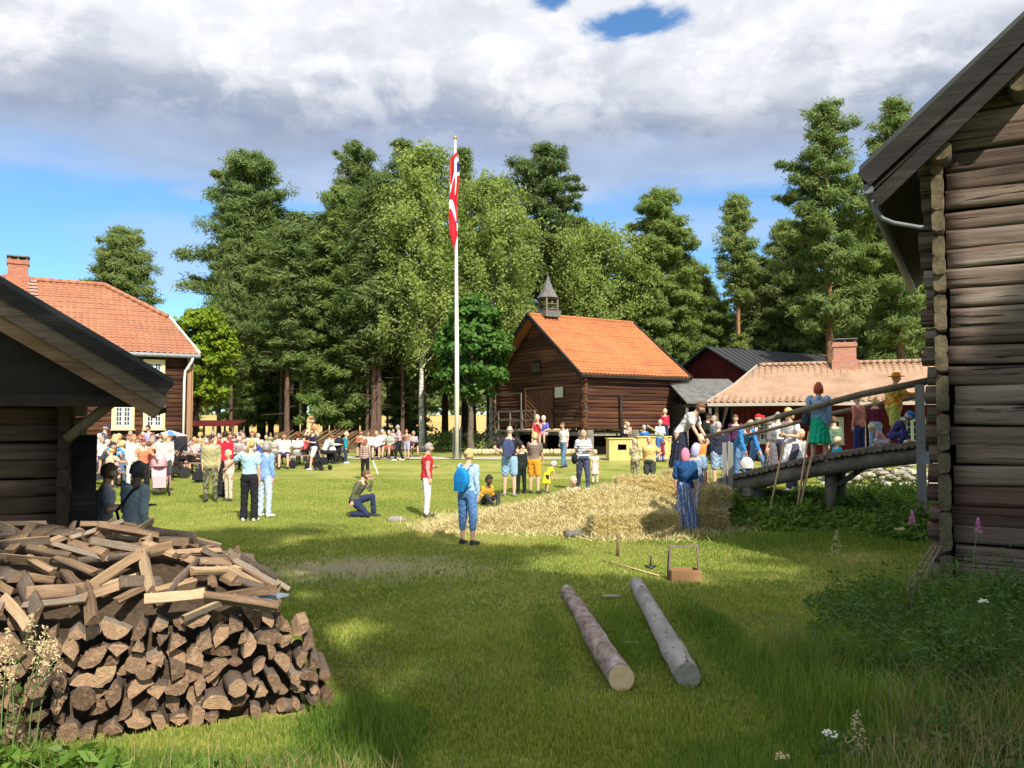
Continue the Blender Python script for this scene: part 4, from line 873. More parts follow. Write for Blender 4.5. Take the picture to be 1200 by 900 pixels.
for k in range(112):
    s = -.3+2.8*((k*.618) % 1); d = .03+1.25*((k*.414+.3) % 1)**.9; zz = zheap(s, d)
    if zz < .2 or s+zz*.3 > 2.95: continue
    me = rnF.choice(loosem); thin = rnF.random(); r_ = rnF.uniform(.044, .080)*(1.2 if me[0] == 'wedge' else .95); L = rnF.uniform(.28, .52)
    gs = (zheap(s+.1, d)-zheap(s-.1, d))/.2; gd = (zheap(s, d+.1)-zheap(s, d-.1))/.2
    yaw = math.atan2(FU.y, FU.x)-math.pi/2+rnF.gauss(0, .95)+(.25); dr = Vector((-math.sin(yaw), math.cos(yaw), 0)); sl_ = gs*dr.dot(FU)+gd*dr.dot(FN)
    dr.z = max(-.7, min(.7, sl_))+rnF.uniform(-.24, .24); q = dr.normalized().to_track_quat('Y', 'Z').to_matrix() @ Matrix.Rotation(rnF.uniform(0, 6.28), 3, 'Y')
    p = FA+FU*s+FN*d+Vector((0, 0, zz+rnF.uniform(.0, .07)))
    put_fw(me, p, q, (r_, L, r_*rnF.uniform(.6, 1.1)), LK[me[0]]+' split stick tossed loosely on top of the woodpile', 'loose '+LK[me[0]]+' sticks on the woodpile'); Nf += 1
for k in range(14):
    s = rnF.uniform(-.3, .75); zz = rnF.uniform(.5, .95); me = rnF.choice(loosem); dr = Vector((rnF.gauss(.3, .6), rnF.gauss(-.3, .5), rnF.uniform(-.7, .1))).normalized()
    put_fw(me, FA+FU*s+FN*(-.06-.10*(1-zz))+Vector((0, 0, zz)), dr.to_track_quat('Y', 'Z').to_matrix() @ Matrix.Rotation(rnF.uniform(0, 6.28), 3, 'Y'), (.06, rnF.uniform(.26, .42), .05), LK[me[0]]+' piece slipped down over the left front of the woodpile', 'slipped '+LK[me[0]]+' firewood'); Nf += 1
print('firewood', Nf)
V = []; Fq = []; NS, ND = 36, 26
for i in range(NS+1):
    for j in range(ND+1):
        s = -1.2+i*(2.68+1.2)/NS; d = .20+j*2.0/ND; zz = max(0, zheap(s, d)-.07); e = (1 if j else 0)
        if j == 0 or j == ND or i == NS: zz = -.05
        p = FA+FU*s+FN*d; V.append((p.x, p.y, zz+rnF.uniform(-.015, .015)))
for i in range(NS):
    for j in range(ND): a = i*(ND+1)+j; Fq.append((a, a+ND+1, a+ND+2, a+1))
tag(npmesh('woodpile_core', V, Fq, wood('dark_gap_fill', [(.3, (.02, .014, .01)), (.55, (.07, .048, .03)), (.8, (.17, .12, .075))], 0, 8, crack=.8)), 'dark core filling the woodpile, standing in for the shaded gaps between pieces', 'woodpile', kind='stuff')  # core coloured dark so the openings between pieces look shaded
def simple_log(name, label, A, B, r, mats, cat='log', n=10):
    A, B = Vector(A), Vector(B); t = thing(name, label, cat, A); m = MB(); d = B-A; m.tube([d*(i/6)+Vector((0, 0, .01*math.sin(i*2))) for i in range(7)], [r*(1-.03*i) for i in range(7)], n, 0, True, 1); m.build('bark', mats, t); return t
simple_log('rough_log', 'rough bark-covered log sticking out behind the right side of the woodpile', at(243, 683, 6.9), at(287, 667, 7.3), .06, [BARKA, FE])
simple_log('rough_log', 'dark log lying at the right foot of the woodpile', at(330, 826, 6.0), at(378, 838, 6.35), .05, [FB, FE])
o = MB().beam(at(283, 697, 6.35), at(318, 701, 6.1), .30, .02).build('grey_board', wood('blue_grey_board', [(.3, (.13, .15, .19)), (.6, (.24, .28, .34)), (.8, (.34, .38, .44))], 0, 4)); tag(o, 'bluish grey board lying on the right shoulder of the woodpile', 'board')
simple_log('grey_log', 'short dark grey log lying at the edge of the hay', ground(662, 631)+Vector((0, 0, .07)), ground(684, 630)+Vector((0, .05, .07)), .075, [plain('black_bark', (.10, .10, .095), .9, .6, 14), FE])
# ------------------------------------------------------------------ hay and straw bales
STRAW = leafy('straw', (.36, .30, .14), (.56, .48, .25), (.74, .66, .40), 1.2, .2, .7)
STRAWB = leafy('old_straw', (.26, .21, .08), (.46, .38, .17), (.62, .53, .26), 1.2, .2, .7)
def hayz(x, y):
    z = .46*math.exp(-(((x-1.0)/1.6)**2+((y-17.4)/1.1)**2))+.52*math.exp(-(((x-2.6)/1.3)**2+((y-17.6)/1.6)**2))+.20*math.exp(-(((x+.9)/.7)**2+((y-16.3)/.6)**2))+.12*math.exp(-(((x-2.2)/1.1)**2+((y-15.7)/.8)**2))
    z += .03*math.sin(x*5+y*3)*math.exp(-(((x-1.4)/2.5)**2+((y-17)/1.8)**2)); return z-.055
rn = np.random.default_rng(12); X = rn.uniform(-2.6, 5.2, 240000); Y = rn.uniform(14.1, 20.6, 240000)
hz = np.array([hayz(a, b) for a, b in zip(X[:90000], Y[:90000])]); X = X[:90000]; Y = Y[:90000]; k = hz+rn.uniform(-.02, .045, len(hz)) > -.004; X, Y, hz = X[k], Y[k], hz[k]
def blades(C, L, w_, up=.5, spread=1.0):
    n = len(C); d = unit(rn.normal(size=(n, 3))*np.array([spread, spread, .6])+np.array([0, 0, up])); s = unit(np.cross(d, rn.normal(size=(n, 3)))); L = L*rn.uniform(.5, 1.3, (n, 1)); return quads(C+d*L*.3, d*L*.5, s*w_)
gzz = np.interp(Y, _gx, _gz); V, Fq = blades(np.stack([X, Y, gzz+np.maximum(hz, 0)], 1), .20, .0075, .25)
hay = npmesh('hay', V, Fq, STRAW); tag(hay, 'loose golden hay spread over the middle of the lawn', 'hay', kind='stuff')
V = []; Fq = []; xs = np.arange(-2.8, 5.4, .14); ys = np.arange(14, 20.8, .14)
for x in xs:
    for y in ys: V.append((x, y, gz(x, y)+hayz(x, y)+random.uniform(-.02, .02)))
nn = len(ys)
for i in range(len(xs)-1):
    for j in range(nn-1): Fq.append((i*nn+j, (i+1)*nn+j, (i+1)*nn+j+1, i*nn+j+1))
HAYB = NT('hay_bed'); _f = HAYB.noise(16, 6, .75); HAYB.bump(_f, 1, .06); HAYB = HAYB.fin(HAYB.ramp(_f, [(.3, (.22, .16, .05)), (.6, (.48, .37, .15)), (.75, (.62, .5, .24))]), .95, .1)
tag(npmesh('hay_bed', V, Fq, HAYB), 'trampled hay underneath the loose straws', 'hay', kind='stuff')
def bale(label, c, d, rz, seed):
    t = thing('straw_bale', label, 'straw bale', c, rz, 'straw bales around the hay'); rn2 = random.Random(seed); m = MB(); W2 = Vector(d)
    K = 9; vs = {}; b = bmesh.new(); bmesh.ops.create_cube(b, size=1); bmesh.ops.subdivide_edges(b, edges=b.edges[:], cuts=6, use_grid_fill=True)
    for v in b.verts:
        c_ = v.co.copy(); r = 1-.07*(abs(c_.x*2)**4*abs(c_.z*2)**4+abs(c_.y*2)**4*abs(c_.z*2)**4); v.co = Vector((c_.x*d[0]*r+rn2.uniform(-.02, .02), c_.y*d[1]*r+rn2.uniform(-.02, .02), (c_.z*r+.5)*d[2]+rn2.uniform(-.015, .015)))
    me = bpy.data.meshes.new('straw_block'); b.to_mesh(me); b.free(); me.materials.append(HAYB); o = bpy.data.objects.new('straw_block', me); COL.objects.link(o); o.parent = t
    n = 2600; f = rn.integers(0, 3, n); sg = rn.choice([-1, 1], n); P = rn.uniform(-.5, .5, (n, 3)); P[np.arange(n), f] = sg*.5; P[:, 2] += .5; N = np.zeros((n, 3)); N[np.arange(n), f] = sg
    dd = unit(N*.5+rn.normal(size=(n, 3))*.8); s = unit(np.cross(dd, rn.normal(size=(n, 3)))); L = rn.uniform(.04, .10, (n, 1)); V, Fq = quads(P*np.array(d)+dd*L*.4, dd*L, s*.005)
    npmesh('loose_straw', V, Fq, STRAW, t)
    for sx in (-.22, .22): MB().tube([(sx*d[0], -d[1]/2-.01, .0), (sx*d[0], -d[1]/2-.012, d[2]+.01), (sx*d[0], d[1]/2+.01, d[2]+.01)], .006, 5).build('twine', plain('twine', (.30, .22, .10), .9, .1, 5), t)
def B(px, py, D, dz=0): p = at(px, py, D); return (p.x, D, gz(p.x, D)+dz)
bale('straw bale in the shade at the front edge of the hay, left one', B(722, 628, 15.2), (.95, .45, .42), .12, 1)
bale('straw bale at the front of the hay just left of the girls in headscarves', B(768, 627, 15.5), (.8, .45, .42), -.1, 2)
bale('lower of two stacked straw bales right of the girls in headscarves', B(829, 620, 16.2), (.55, .85, .45), .05, 3)
bale('upper of two stacked straw bales right of the girls in headscarves', B(832, 620, 16.35, .45), (.5, .85, .38), .2, 4)
bale('bright straw bale topping the back of the hay below the woman in yellow', B(758, 590, 18.6, .32), (1.35, .55, .42), -.05, 5)
bale('straw bale at the back of the hay left of the bright one', B(722, 590, 18.8, .18), (.8, .5, .35), .3, 6)
bale('straw bale at the back right of the hay under the standing man in white', B(803, 590, 19.0, .25), (.95, .55, .45), .1, 7)
# ------------------------------------------------------------------ the log ramp to the barn
RW = wood('ramp_wood', [(.3, (.07, .055, .045)), (.5, (.18, .15, .12)), (.75, (.34, .30, .25))], 1, 4)
RWE = plain('ramp_log_end', (.20, .16, .12), .9, .5, 12)
rp = thing('log_ramp', 'wooden ramp decked with round logs, leading up into the barn at right', 'ramp', (8.34, 16.5, 0), R(-29.4))
LR = 4.25; zR, zL = 1.70, .80
def rz_(x): u = -x/LR; return zR+(zL-zR)*u+.10*math.sin(math.pi*u)
m = MB(); rr = random.Random(6); nl = 37
for k in range(nl):
    x = -LR*(k+.5)/nl; r = rr.uniform(.056, .070); a = rr.uniform(-.12, .05); m.tube([(x, a, rz_(x)-.02), (x, 1.3, rz_(x)-.02), (x+rr.uniform(-.02, .02), 2.5+rr.uniform(-.1, .1), rz_(x)-.02)], [r, r*.97, r*.9], 9, 0, True, 1)
m.build('deck', [RW, RWE], rp)
def sbeam(y):
    m = MB(); P_ = [(-LR*(i/8), y, rz_(-LR*i/8)-.25) for i in range(9)]
    m.tube([(.3, y, P_[0][2])]+P_[:8]+[(-LR+.1, y, P_[8][2]+.06)], [.17]*9+[.12], 12, 0, True, 1); return m
each('ramp_beam', [RW, RWE], rp, [sbeam(.18), sbeam(2.1)])
each('trestle_post', RW, rp, [MB().tube([(x, y, -.1), (x, y, rz_(x)-.35)], .11, 10) for x in (-1.9,) for y in (.35, 2.0)])
MB().tube([(-1.1, .45, rz_(-1.1)-.3), (-1.75, .45, .75)], .06, 8).build('trestle_brace', RW, rp)
RPOST = wood('pale_post', [(.3, (.16, .155, .15)), (.6, (.30, .295, .285)), (.8, (.42, .41, .39))], 2, 4)
each('rail_post', RPOST, rp, [bx((-.10, -.22, 1.38), (.17, .13, 2.95)), bx((-LR+.35, -.17, .78), (.10, .07, 1.75)), bx((-LR+.22, -.18, .80), (.08, .06, 1.7))])
each('handrail', RAILW, rp, [MB().tube([(.12, -.14, 2.94), (-1.2, -.13, 2.68), (-2.6, -.13, 2.30), (-LR-.25, -.12, 1.76)], [.075, .07, .062, .04], 9, 0, True, 0), MB().tube([(.0, 2.45, 2.75), (-2.2, 2.45, 2.30), (-LR, 2.45, 1.75)], [.06, .05, .04], 8)])
MB().tube([(.05, .05, 1.40), (.02, -.30, 1.40)], .13, 12, 0, True, 1).build('ramp_beam_end', [RW, plain('blue_grey_end', (.25, .30, .34), .8, .2, 9)], rp)
m = MB(); rr = random.Random(5)
for k in range(26):
    a = Vector((5.0+rr.uniform(-.55, .6), 18.7+rr.uniform(-.3, 1.8), rr.uniform(.15, .55))); m.ell(a, (rr.uniform(.18, .34), rr.uniform(.2, .34), rr.uniform(.12, .22)), 8, 5, 0, Matrix.Rotation(rr.random()*3, 3, 'Z'), False)
tag(m.build('stone_abutment', STONE), 'heap of dark field stones under the low end of the log ramp', 'stones')
for i, (a, b) in enumerate((((919, 518), (901, 604)), ((948, 506), (932, 609)), ((953, 528), (933, 612)))):
    o = MB().tube([at(*b, 17.0), at((a[0]+b[0])/2, (a[1]+b[1])/2, 17.15), at(*a, 17.3)], [.024, .023, .02], 8).build('pole', plain('peeled_pole', (.50, .36, .20), .7, .2, 8)); tag(o, ('pale peeled pole leaning on the left part of the ramp', 'slanting pale pole below the woman in green, longer one', 'slanting pale pole below the woman in green, shorter one')[i], 'pole')
st = MB(); rr = random.Random(14); A = Vector(B(965, 560, 25)); Bb = Vector(B(1110, 560, 23.5))
for k in range(112):
    u = rr.random(); z = rr.random(); p = A.lerp(Bb, u)+Vector((0, rr.uniform(-.1, .1), z*.75-.05)); st.ell(p, (rr.uniform(.12, .26), .22, rr.uniform(.07, .12)), 8, 5, 0, Matrix.Rotation(rr.uniform(-.3, .3), 3, 'Z'), False)
tag(st.build('stone_wall', plain('lichen_stone', (.38, .36, .30), .9, .45, 7, .1, .8, .03)), 'low dry-stone wall seen beneath the ramp', 'wall')
# ------------------------------------------------------------------ flagpole and flag
fb = (-2.56, 38.2, gz(-2.5, 38)); fp = thing('flagpole', 'tall white flagpole standing in the middle of the lawn', 'flagpole', fb)
m = MB(); m.tube([(0, 0, 0), (-.02, 0, 5), (-.07, 0, 10), (-.13, 0, 15.1)], [.115, .10, .075, .045], 14); m.build('pole', WHITEP, fp)
each('bracket', plain('dark_steel', (.05, .05, .05), .5, .2, 5, .5), fp, [bx((-.17, 0, .75), (.06, .22, 1.5)), bx((.17, 0, .75), (.06, .22, 1.5))])
MB().ell((-.13, 0, 15.18), (.09, .09, .10), 12, 8).build('finial', plain('brass', (.5, .38, .14), .35, .1, 4, .5, 0, 0, .7), fp)
tag(thing('flag_line', 'thin halyard running down the white flagpole', 'rope', fb), None); bpy.data.objects.remove(bpy.data.objects['flag_line'])
FR, FW_, FBL = plain('flag_red', (.60, .014, .03), .7, .08, 5, .2), plain('flag_white', (.78, .78, .78), .7, .04, 5, .2), plain('flag_blue', (.02, .045, .22), .7, .1, 5, .2)
m = MB(); NR, NC = 96, 18; V = []
for i in range(NR+1):
    t = i/NR; wv = .30+.12*math.sin(t*3.1+.4)+.05*math.sin(t*11)-(.22*max(0, t-.80)/.2)
    for j in range(NC+1):
        u = j/NC; x = (u-.52)*wv+.03*math.sin(t*9)-.06*t; y = .10*math.sin(u*math.pi*3.4+t*2.2)*(.6+.4*math.sin(t*5+1))-.05; V.append((fb[0]-.14+x, fb[1]+y-.06, fb[2]+14.35-t*4.75-.12*math.sin(u*6+t*4)))
def flagcol(t, u):
    a = t+.10*u                                          # pleated cross seen obliquely
    if .10 < a < .30 and u > .42: return 2 if .62 < u < .98 and .17 < a < .27 else 1
    if .275 < a+.10*u < .345: return 1
    if .50 < t-.17*u+.08 < .60 and u < .8: return 1
    if .60 < t-.1*u+.05 < .625 and u > .3: return 2
    if .66 < t < .74 and u > .86: return 1
    return 0
for i in range(NR):
    for j in range(NC): m.f.append((i*(NC+1)+j, i*(NC+1)+j+1, (i+1)*(NC+1)+j+1, (i+1)*(NC+1)+j)); m.m.append(flagcol(i/NR, j/NC)); m.sm.append(True)
m.v = V; tag(m.build('flag', [FR, FW_, FBL], fix=False), 'limp red flag with white and blue cross hanging from the flagpole', 'flag')
# ------------------------------------------------------------------ small things on the lawn
g0 = ground(802, 680); t = thing('wooden_trug', 'small open wooden tool carrier with a tall square handle frame on the grass', 'tool carrier', g0, .05)
CW = wood('orange_board', [(.3, (.20, .10, .045)), (.6, (.36, .20, .10)), (.8, (.45, .28, .15))], 0, 6)
m = MB(); m.box((0, -.11, .075), (.40, .02, .15)); m.box((0, .11, .075), (.40, .02, .15)); m.box((-.19, 0, .075), (.02, .20, .15)); m.box((.19, 0, .075), (.02, .20, .15)); m.box((0, 0, .015), (.36, .20, .02)); m.build('box', CW, t)
m = MB(); m.beam((-.205, .0, .0), (-.19, .0, .44), .025, .03); m.beam((.205, 0, 0), (.18, 0, .44), .025, .03); m.beam((-.21, 0, .445), (.20, 0, .455), .028, .028); m.beam((-.215, .06, .0), (-.20, .02, .38), .02, .025); m.build('handle', RAILW, t)
def stick(label, a, b, r, mat, nm='stick'): o = MB().tube([a, (Vector(a)+Vector(b))/2+Vector((0, 0, .004)), b], r, 6).build(nm, mat); return tag(o, label, nm.replace('_', ' '))
PEEL = plain('peeled_pole', (.5, .36, .2)); up = Vector((0, 0, .03))
stick('long thin pale stick lying on the grass between log and tool carrier', ground(706, 659)+up, ground(772, 677)+up, .012, PEEL)
stick('short pale stick on the grass between the two felled logs, upper one', ground(706, 702)+up, ground(727, 702)+up, .02, plain('pale_stick', (.42, .40, .30), .8, .2, 9))
stick('short pale stick on the grass between the two felled logs, lower one', ground(727, 757)+up, ground(748, 757)+up, .014, plain('pale_stick', (.42, .40, .30)))
p = ground(724, 652); stick('short brown wooden stake standing in the grass before the straw bales', p, p+Vector((0, 0, .36)), .022, BROWNW, 'stake')
p = ground(762, 667); m = MB(); m.tube([p, p+Vector((.01, 0, .19))], .014, 6); m.tube([p+Vector((-.09, 0, .05)), p+Vector((.09, .02, .04))], .012, 6); m.ell(p+Vector((0, 0, .03)), (.07, .06, .03), 10, 6); tag(m.build('iron_stake', plain('iron', (.02, .02, .02), .5, .2, 4, .5)), 'small black iron stake with cross bar stuck in the lawn', 'stake')
p = ground(465, 611); tag(MB().ell(p+Vector((0, 0, .03)), (.22, .14, .09), 10, 6).build('flat_stone', STONE), 'flat grey stone in the grass left of the hay', 'stone')
# ------------------------------------------------------------------ picnic tables, strollers, stalls
TW = wood('table_wood', [(.3, (.16, .10, .06)), (.6, (.30, .20, .12)), (.8, (.42, .30, .19))], 0, 4)
def make_table():
    t = thing('picnic_table', '', 'table')
    m = MB()
    for k in range(5): m.box((0, -.30+k*.15, .74), (1.8, .135, .04))
    m.build('table_top', TW, t)
    for s in (-1, 1):
        m = MB()
        for k in (0, 1): m.box((0, s*(.68+k*.145), .44), (1.8, .135, .04))
        m.build('bench', TW, t)
    for x in (-.65, .65):
        for s in (-1, 1): MB().beam((x, s*.25, .72), (x, s*.62, 0), .05, .10).build('leg', TW, t)
        MB().box((x+.03, 0, .38), (.04, 1.55, .09)).build('cross_bar', TW, t)
    return t
TABLES = [(132, 24.5, 8, 'picnic table nearest the open plank door of the hut'), (172, 27.5, -6, 'picnic table behind the woman in coral'), (222, 29, 12, 'picnic table beside the black stroller'), (278, 31, -4, 'picnic table behind the woman in light blue'), (148, 30.5, 5, 'picnic table below the left cream window'),
          (196, 33, -10, 'picnic table below the right cream window'), (246, 34.5, 0, 'picnic table by the farmhouse corner'), (300, 36, 7, 'picnic table near the edge of the grove'), (347, 34.2, 4, 'pale picnic table behind the heavy man in white'), (386, 37, -5, 'picnic table right of the man carrying a toddler'),
          (441, 39.5, 3, 'picnic table at the grove behind the plaid shirt'), (472, 40.5, -8, 'rightmost picnic table at the grove'), (262, 39, 3, 'farthest picnic table, before the red shelter'), (116, 28, -3, 'picnic table partly hidden by the hut door')]
tb = None; TPOS = []
for px, D, a, lab in TABLES:
    if tb is None: tb = t = make_table()
    else: t = clone(tb)
    x = (px-600)/F*D; t.location = (x, D, gz(x, D)); t.rotation_euler = (0, 0, R(a)); t['label'] = lab; t['group'] = 'picnic tables'; TPOS.append((x, D, R(a)))
def make_stroller(label, loc, rz, hood, seat, s=1.0):
    t = thing('stroller', label, 'stroller', loc, rz, None, s); BK = plain('black_rubber', (.02, .02, .02), .6, .2, 5)
    for x in (-.24, .24):
        for y, r in ((-.38, .10), (.32, .14)):
            w_ = MB(); w_.tube([(x-.02, y, r), (x+.02, y, r)], r, 18); w_.tube([(x-.035, y, r), (x+.035, y, r)], r*.45, 10); w_.build('wheel', BK, t)
    m = MB()
    for x in (-.24, .24): m.tube([(x, .32, .14), (x, .02, .55), (x, -.38, .10)], .014, 6); m.tube([(x, -.25, .28), (x, .25, .85), (x, .45, 1.05)], .014, 6)
    m.tube([(-.24, .45, 1.05), (.24, .45, 1.05)], .018, 6); m.tube([(-.24, -.38, .10), (.24, -.38, .10)], .012, 6); m.build('chassis', BK, t)
    m = MB(); m.box((0, -.05, .46), (.36, .42, .06)); m.box((0, .20, .70), (.36, .07, .50), rot=Matrix.Rotation(R(-24), 3, 'X')); m.box((0, -.30, .34), (.32, .05, .26)); m.build('seat', seat, t)
    m = MB(); V = []; n1, n2 = 8, 10
    for i in range(n1+1):
        a = math.pi*(.02+.56*i/n1)
        for j in range(n2+1): b = math.pi*(j/n2); V.append((-.22*math.cos(b), .26-.40*math.cos(math.pi/2-a+.6)*math.sin(b)*.0-.42*math.sin(a)*math.sin(b)*.9+.10, .72+.40*math.cos(a-.35)*math.sin(b)*1.0))
    m.add(V, [(i*(n2+1)+j, i*(n2+1)+j+1, (i+1)*(n2+1)+j+1, (i+1)*(n2+1)+j) for i in range(n1) for j in range(n2)], 0, True); m.build('hood', hood, t)
    MB().box((0, .10, .24), (.34, .36, .14)).build('basket', BK, t)
BLKC = plain('black_cloth', (.022, .022, .026), .9, .3, 9, .1); PINKC = plain('pink_cloth', (.60, .36, .40), .9, .3, 40, .1); BLUEC = plain('blue_cloth', (.10, .22, .42), .9, .3, 30, .1); WHC = plain('white_cloth', (.62, .60, .58), .9, .1, 20, .1)
def GP(px, py): return ground(px, py)
make_stroller('pink patterned stroller beside the woman in coral', GP(186, 580), R(25), PINKC, PINKC)
make_stroller('big black pram with hood up behind the boy in the pale sweatshirt', B(213, 0, 27.5), R(-70), BLKC, BLKC, 1.25)
make_stroller('black stroller beside the man carrying a toddler', B(379, 0, 31.5), R(60), BLKC, BLKC)
make_stroller('blue and white stroller at the low end of the ramp', B(873, 0, 21.5, .0), R(20), WHC, BLUEC, .8)
make_stroller('black stroller parked left of the boy in teal', B(398, 0, 35.5), R(-30), BLKC, BLKC)
def bag(label, loc, s, mat, rz=0):
    t = thing('bag', label, 'bag', loc, rz, None, s); b = bmesh.new(); bmesh.ops.create_cube(b, size=1); bmesh.ops.bevel(b, geom=b.edges[:], offset=.22, segments=3, affect='EDGES')
    for v in b.verts: v.co = Vector((v.co.x*.34*(1-.25*v.co.z), v.co.y*.22*(1-.2*v.co.z), (v.co.z+.5)*.40))
    me = bpy.data.meshes.new('sack'); b.to_mesh(me); b.free(); me.materials.append(mat); o = bpy.data.objects.new('sack', me); COL.objects.link(o); o.parent = t
    MB().tube([(-.08, 0, .38), (-.06, 0, .47), (.06, 0, .47), (.08, 0, .38)], .012, 6).build('strap', mat, t)
bag('black bag lying on the grass left of the man in the khaki hoodie', GP(233, 566), 1.1, BLKC, .5)
bag('black rucksack standing on the grass behind the man in the khaki hoodie', GP(258, 583), 1.0, BLKC)
bag('dark rucksack on the grass by the bare-kneed seated man', GP(343, 549), .9, BLKC, .3)
def stall(label, px, D, w_, h, opening):
    x = (px-600)/F*D; t = thing('play_stall', label, 'stall', (x, D, gz(x, D)), R(4)); n = int(w_/.13); m = MB()
    for k in range(n):
        xx = -w_/2+(k+.5)*w_/n
        if opening and abs(xx-opening) < .17: m.box((xx, 0, .24), (w_/n-.008, .03, .48)); m.box((xx, 0, h-.12), (w_/n-.008, .03, .24))
        else: m.box((xx, 0, h/2), (w_/n-.008, .03, h))
    for s in (-1, 1): m.box((s*(w_/2-.02), .4, h/2), (.03, .74, h))
    m.build('board_front', YWOOD, t); MB().box((0, .45, h/2), (w_-.1, .03, h-.1)).build('dark_backing', DARK, t); MB().box((0, .35, h+.02), (w_+.1, .85, .04)).build('counter', YWOOD, t)
stall('small yellow board play stall with a dark window opening', 727, 37.2, 1.05, .98, .05); stall('long yellow board stall in front of the storehouse wall', 773, 38.4, 2.1, 1.02, 0)
t = thing('yellow_bench', 'yellow slatted bench seen above the ramp deck', 'bench', B(1010, 0, 24.5), R(-12))
for i, zz in enumerate((.45, .75, .93)): MB().box((0, .0 if i == 0 else .2, zz), (2.1, .35 if i == 0 else .04, .05 if i == 0 else .13)).build('seat' if i == 0 else 'back_board', YWOOD, t)
for x in (-.9, .9): MB().box((x, .15, .46), (.07, .08, .92)).build('leg', YWOOD, t)
x = (243-600)/F*43; t = thing('red_shelter', 'low shelter with red roof edge and thin posts, behind the crowd by the farmhouse', 'shelter', (x, 43, gz(0, 43)), R(3))
MB().prism([(-1.7, -1, 1.48), (1.7, -1, 1.48), (1.7, 1.2, 1.7), (-1.7, 1.2, 1.7)], (0, 0, .09)).build('roof', REDW, t); each('post', GREYW, t, [bx((x_, y_, .74), (.09, .09, 1.46)) for x_ in (-1.6, -.5, .6, 1.6) for y_ in (-.9, 1.1)]); MB().box((0, 1.0, .5), (3.2, .05, .9)).build('back_board', REDW, t)
x = (380-600)/F*45; t = thing('pole_fence', 'rustic fence of slanting split rails between the trunks of the grove', 'fence', (x-1.2, 44.5, gz(0, 45)), R(5))
m = MB(); rr = random.Random(8)
for k in range(30): xx = -2.6+k*.19; m.beam((xx, rr.uniform(-.1, .1), .1), (xx+1.7, rr.uniform(-.1, .1), 1.25+rr.uniform(-.1, .1)), .05, .06)
m.build('rails', BROWNW, t)
x = (200-600)/F*32.2; t = thing('parasol', 'small blue and white parasol by the farmhouse wall', 'parasol', (x, 32.2, gz(0, 32)))
MB().tube([(0, 0, 0), (0, 0, 1.5)], .015, 6).build('pole', GREYW, t); m = MB(); m2 = MB()
for k in range(8):
    a0, a1 = k*math.pi/4, (k+1)*math.pi/4; m.poly([(0, 0, 1.52), (.7*math.cos(a0), .7*math.sin(a0), 1.30), (.7*math.cos(a1), .7*math.sin(a1), 1.30)], k % 2)
m.build('canopy', [BLUEC, WHC], t)
x = (778-600)/F*38; t = thing('wooden_crate', 'wooden crate that the child in red stands on', 'crate', (x, 39.4, gz(x, 39))); m = MB(); m.box((0, 0, .35), (.8, .7, .7)); m.build('box', YWOOD, t)
stick('stone sill log', (0, 0, -5), (0, 0, -5.1), .01, PEEL); bpy.data.objects.remove([o for o in bpy.data.objects if o.get('label') == 'stone sill log'][0])
m = MB(); rr = random.Random(3)
for k in range(34): m.ell((-2.2+k*.19+rr.uniform(-.03, .03), 41.6+rr.uniform(-.1, .1), gz(0, 41)+.18), (rr.uniform(.12, .2), .16, .17), 8, 5)
tag(m.build('stacked_logs', [plain('pale_log_end', (.50, .40, .24), .9, .3, 6)]), 'row of pale log ends stacked along the path left of the storehouse stair', 'log stack')
# ------------------------------------------------------------------ grass, weeds, flowers
GRASSL = leafy('grass_blades', (.125, .205, .036), (.28, .365, .070), (.52, .52, .16), .45, .55, .6)
GRASSD = leafy('lush_grass', (.075, .155, .026), (.15, .26, .042), (.27, .36, .075), .9, .5, .6)
DRYG = leafy('dry_grass', (.24, .18, .08), (.38, .30, .15), (.52, .43, .24), 1, .35, .7)
WEED = leafy('weed_leaves', (.035, .085, .018), (.075, .150, .03), (.14, .22, .045), .8, .4, .5)
NETT = leafy('nettle_leaves', (.06, .14, .02), (.13, .24, .035), (.22, .33, .06), .8, .4, .5)
rn = np.random.default_rng(21)
def tri_blades(P, h, w_, lean=.35):
    n = len(P); a = rn.uniform(0, 2*np.pi, n); l = rn.uniform(0, lean, n)*h; b = rn.uniform(0, 2*np.pi, n); W2 = np.stack([np.cos(a)*w_, np.sin(a)*w_, np.zeros(n)], 1)
    mid = P+np.stack([np.cos(b)*l*.35, np.sin(b)*l*.35, h*.6], 1); top = P+np.stack([np.cos(b)*l, np.sin(b)*l, h*(1-.2*lean)], 1)
    V = np.stack([P-W2, P+W2, mid+W2*.7, top, mid-W2*.7], 1).reshape(-1, 3); b_ = np.arange(0, len(V), 5)[:, None, None]; return V, (b_+np.array([[0, 1, 2], [0, 2, 4], [4, 2, 3]])[None]).reshape(-1, 3)
def scatter(n, ymin, ymax, dens_pow=1.0, xpad=1.1):
    u = rn.random(n); y = ymin*(ymax/ymin)**(u**dens_pow); x = rn.uniform(-.66, .66, n)*xpad*y; return x, y
def notin(x, y):
    rel = np.stack([x-FA.x, y-FA.y], 1); s = rel@np.array([FU.x, FU.y]); d = rel@np.array([FN.x, FN.y]); return ~((d > .03) & (d < 2.2) & (s < 2.85))
def noise2(x, y): return .5+.25*np.sin(x*1.7+1.3*np.sin(y*1.1))+.25*np.sin(y*2.3+1.7*np.sin(x*.9+2))
x, y = scatter(250000, 3.9, 15); k = notin(x, y) & (np.hypot((x+2.4)/2.4, (y-11.9)/1.3) > rn.uniform(.1, 1.2, len(x))) & (y+rn.uniform(-2, 2, len(x)) < 14.6); x, y = x[k], y[k]
P = np.stack([x, y, np.interp(y, _gx, _gz)], 1); h = rn.uniform(.012, .040, len(x))*(1+.8*noise2(x, y))
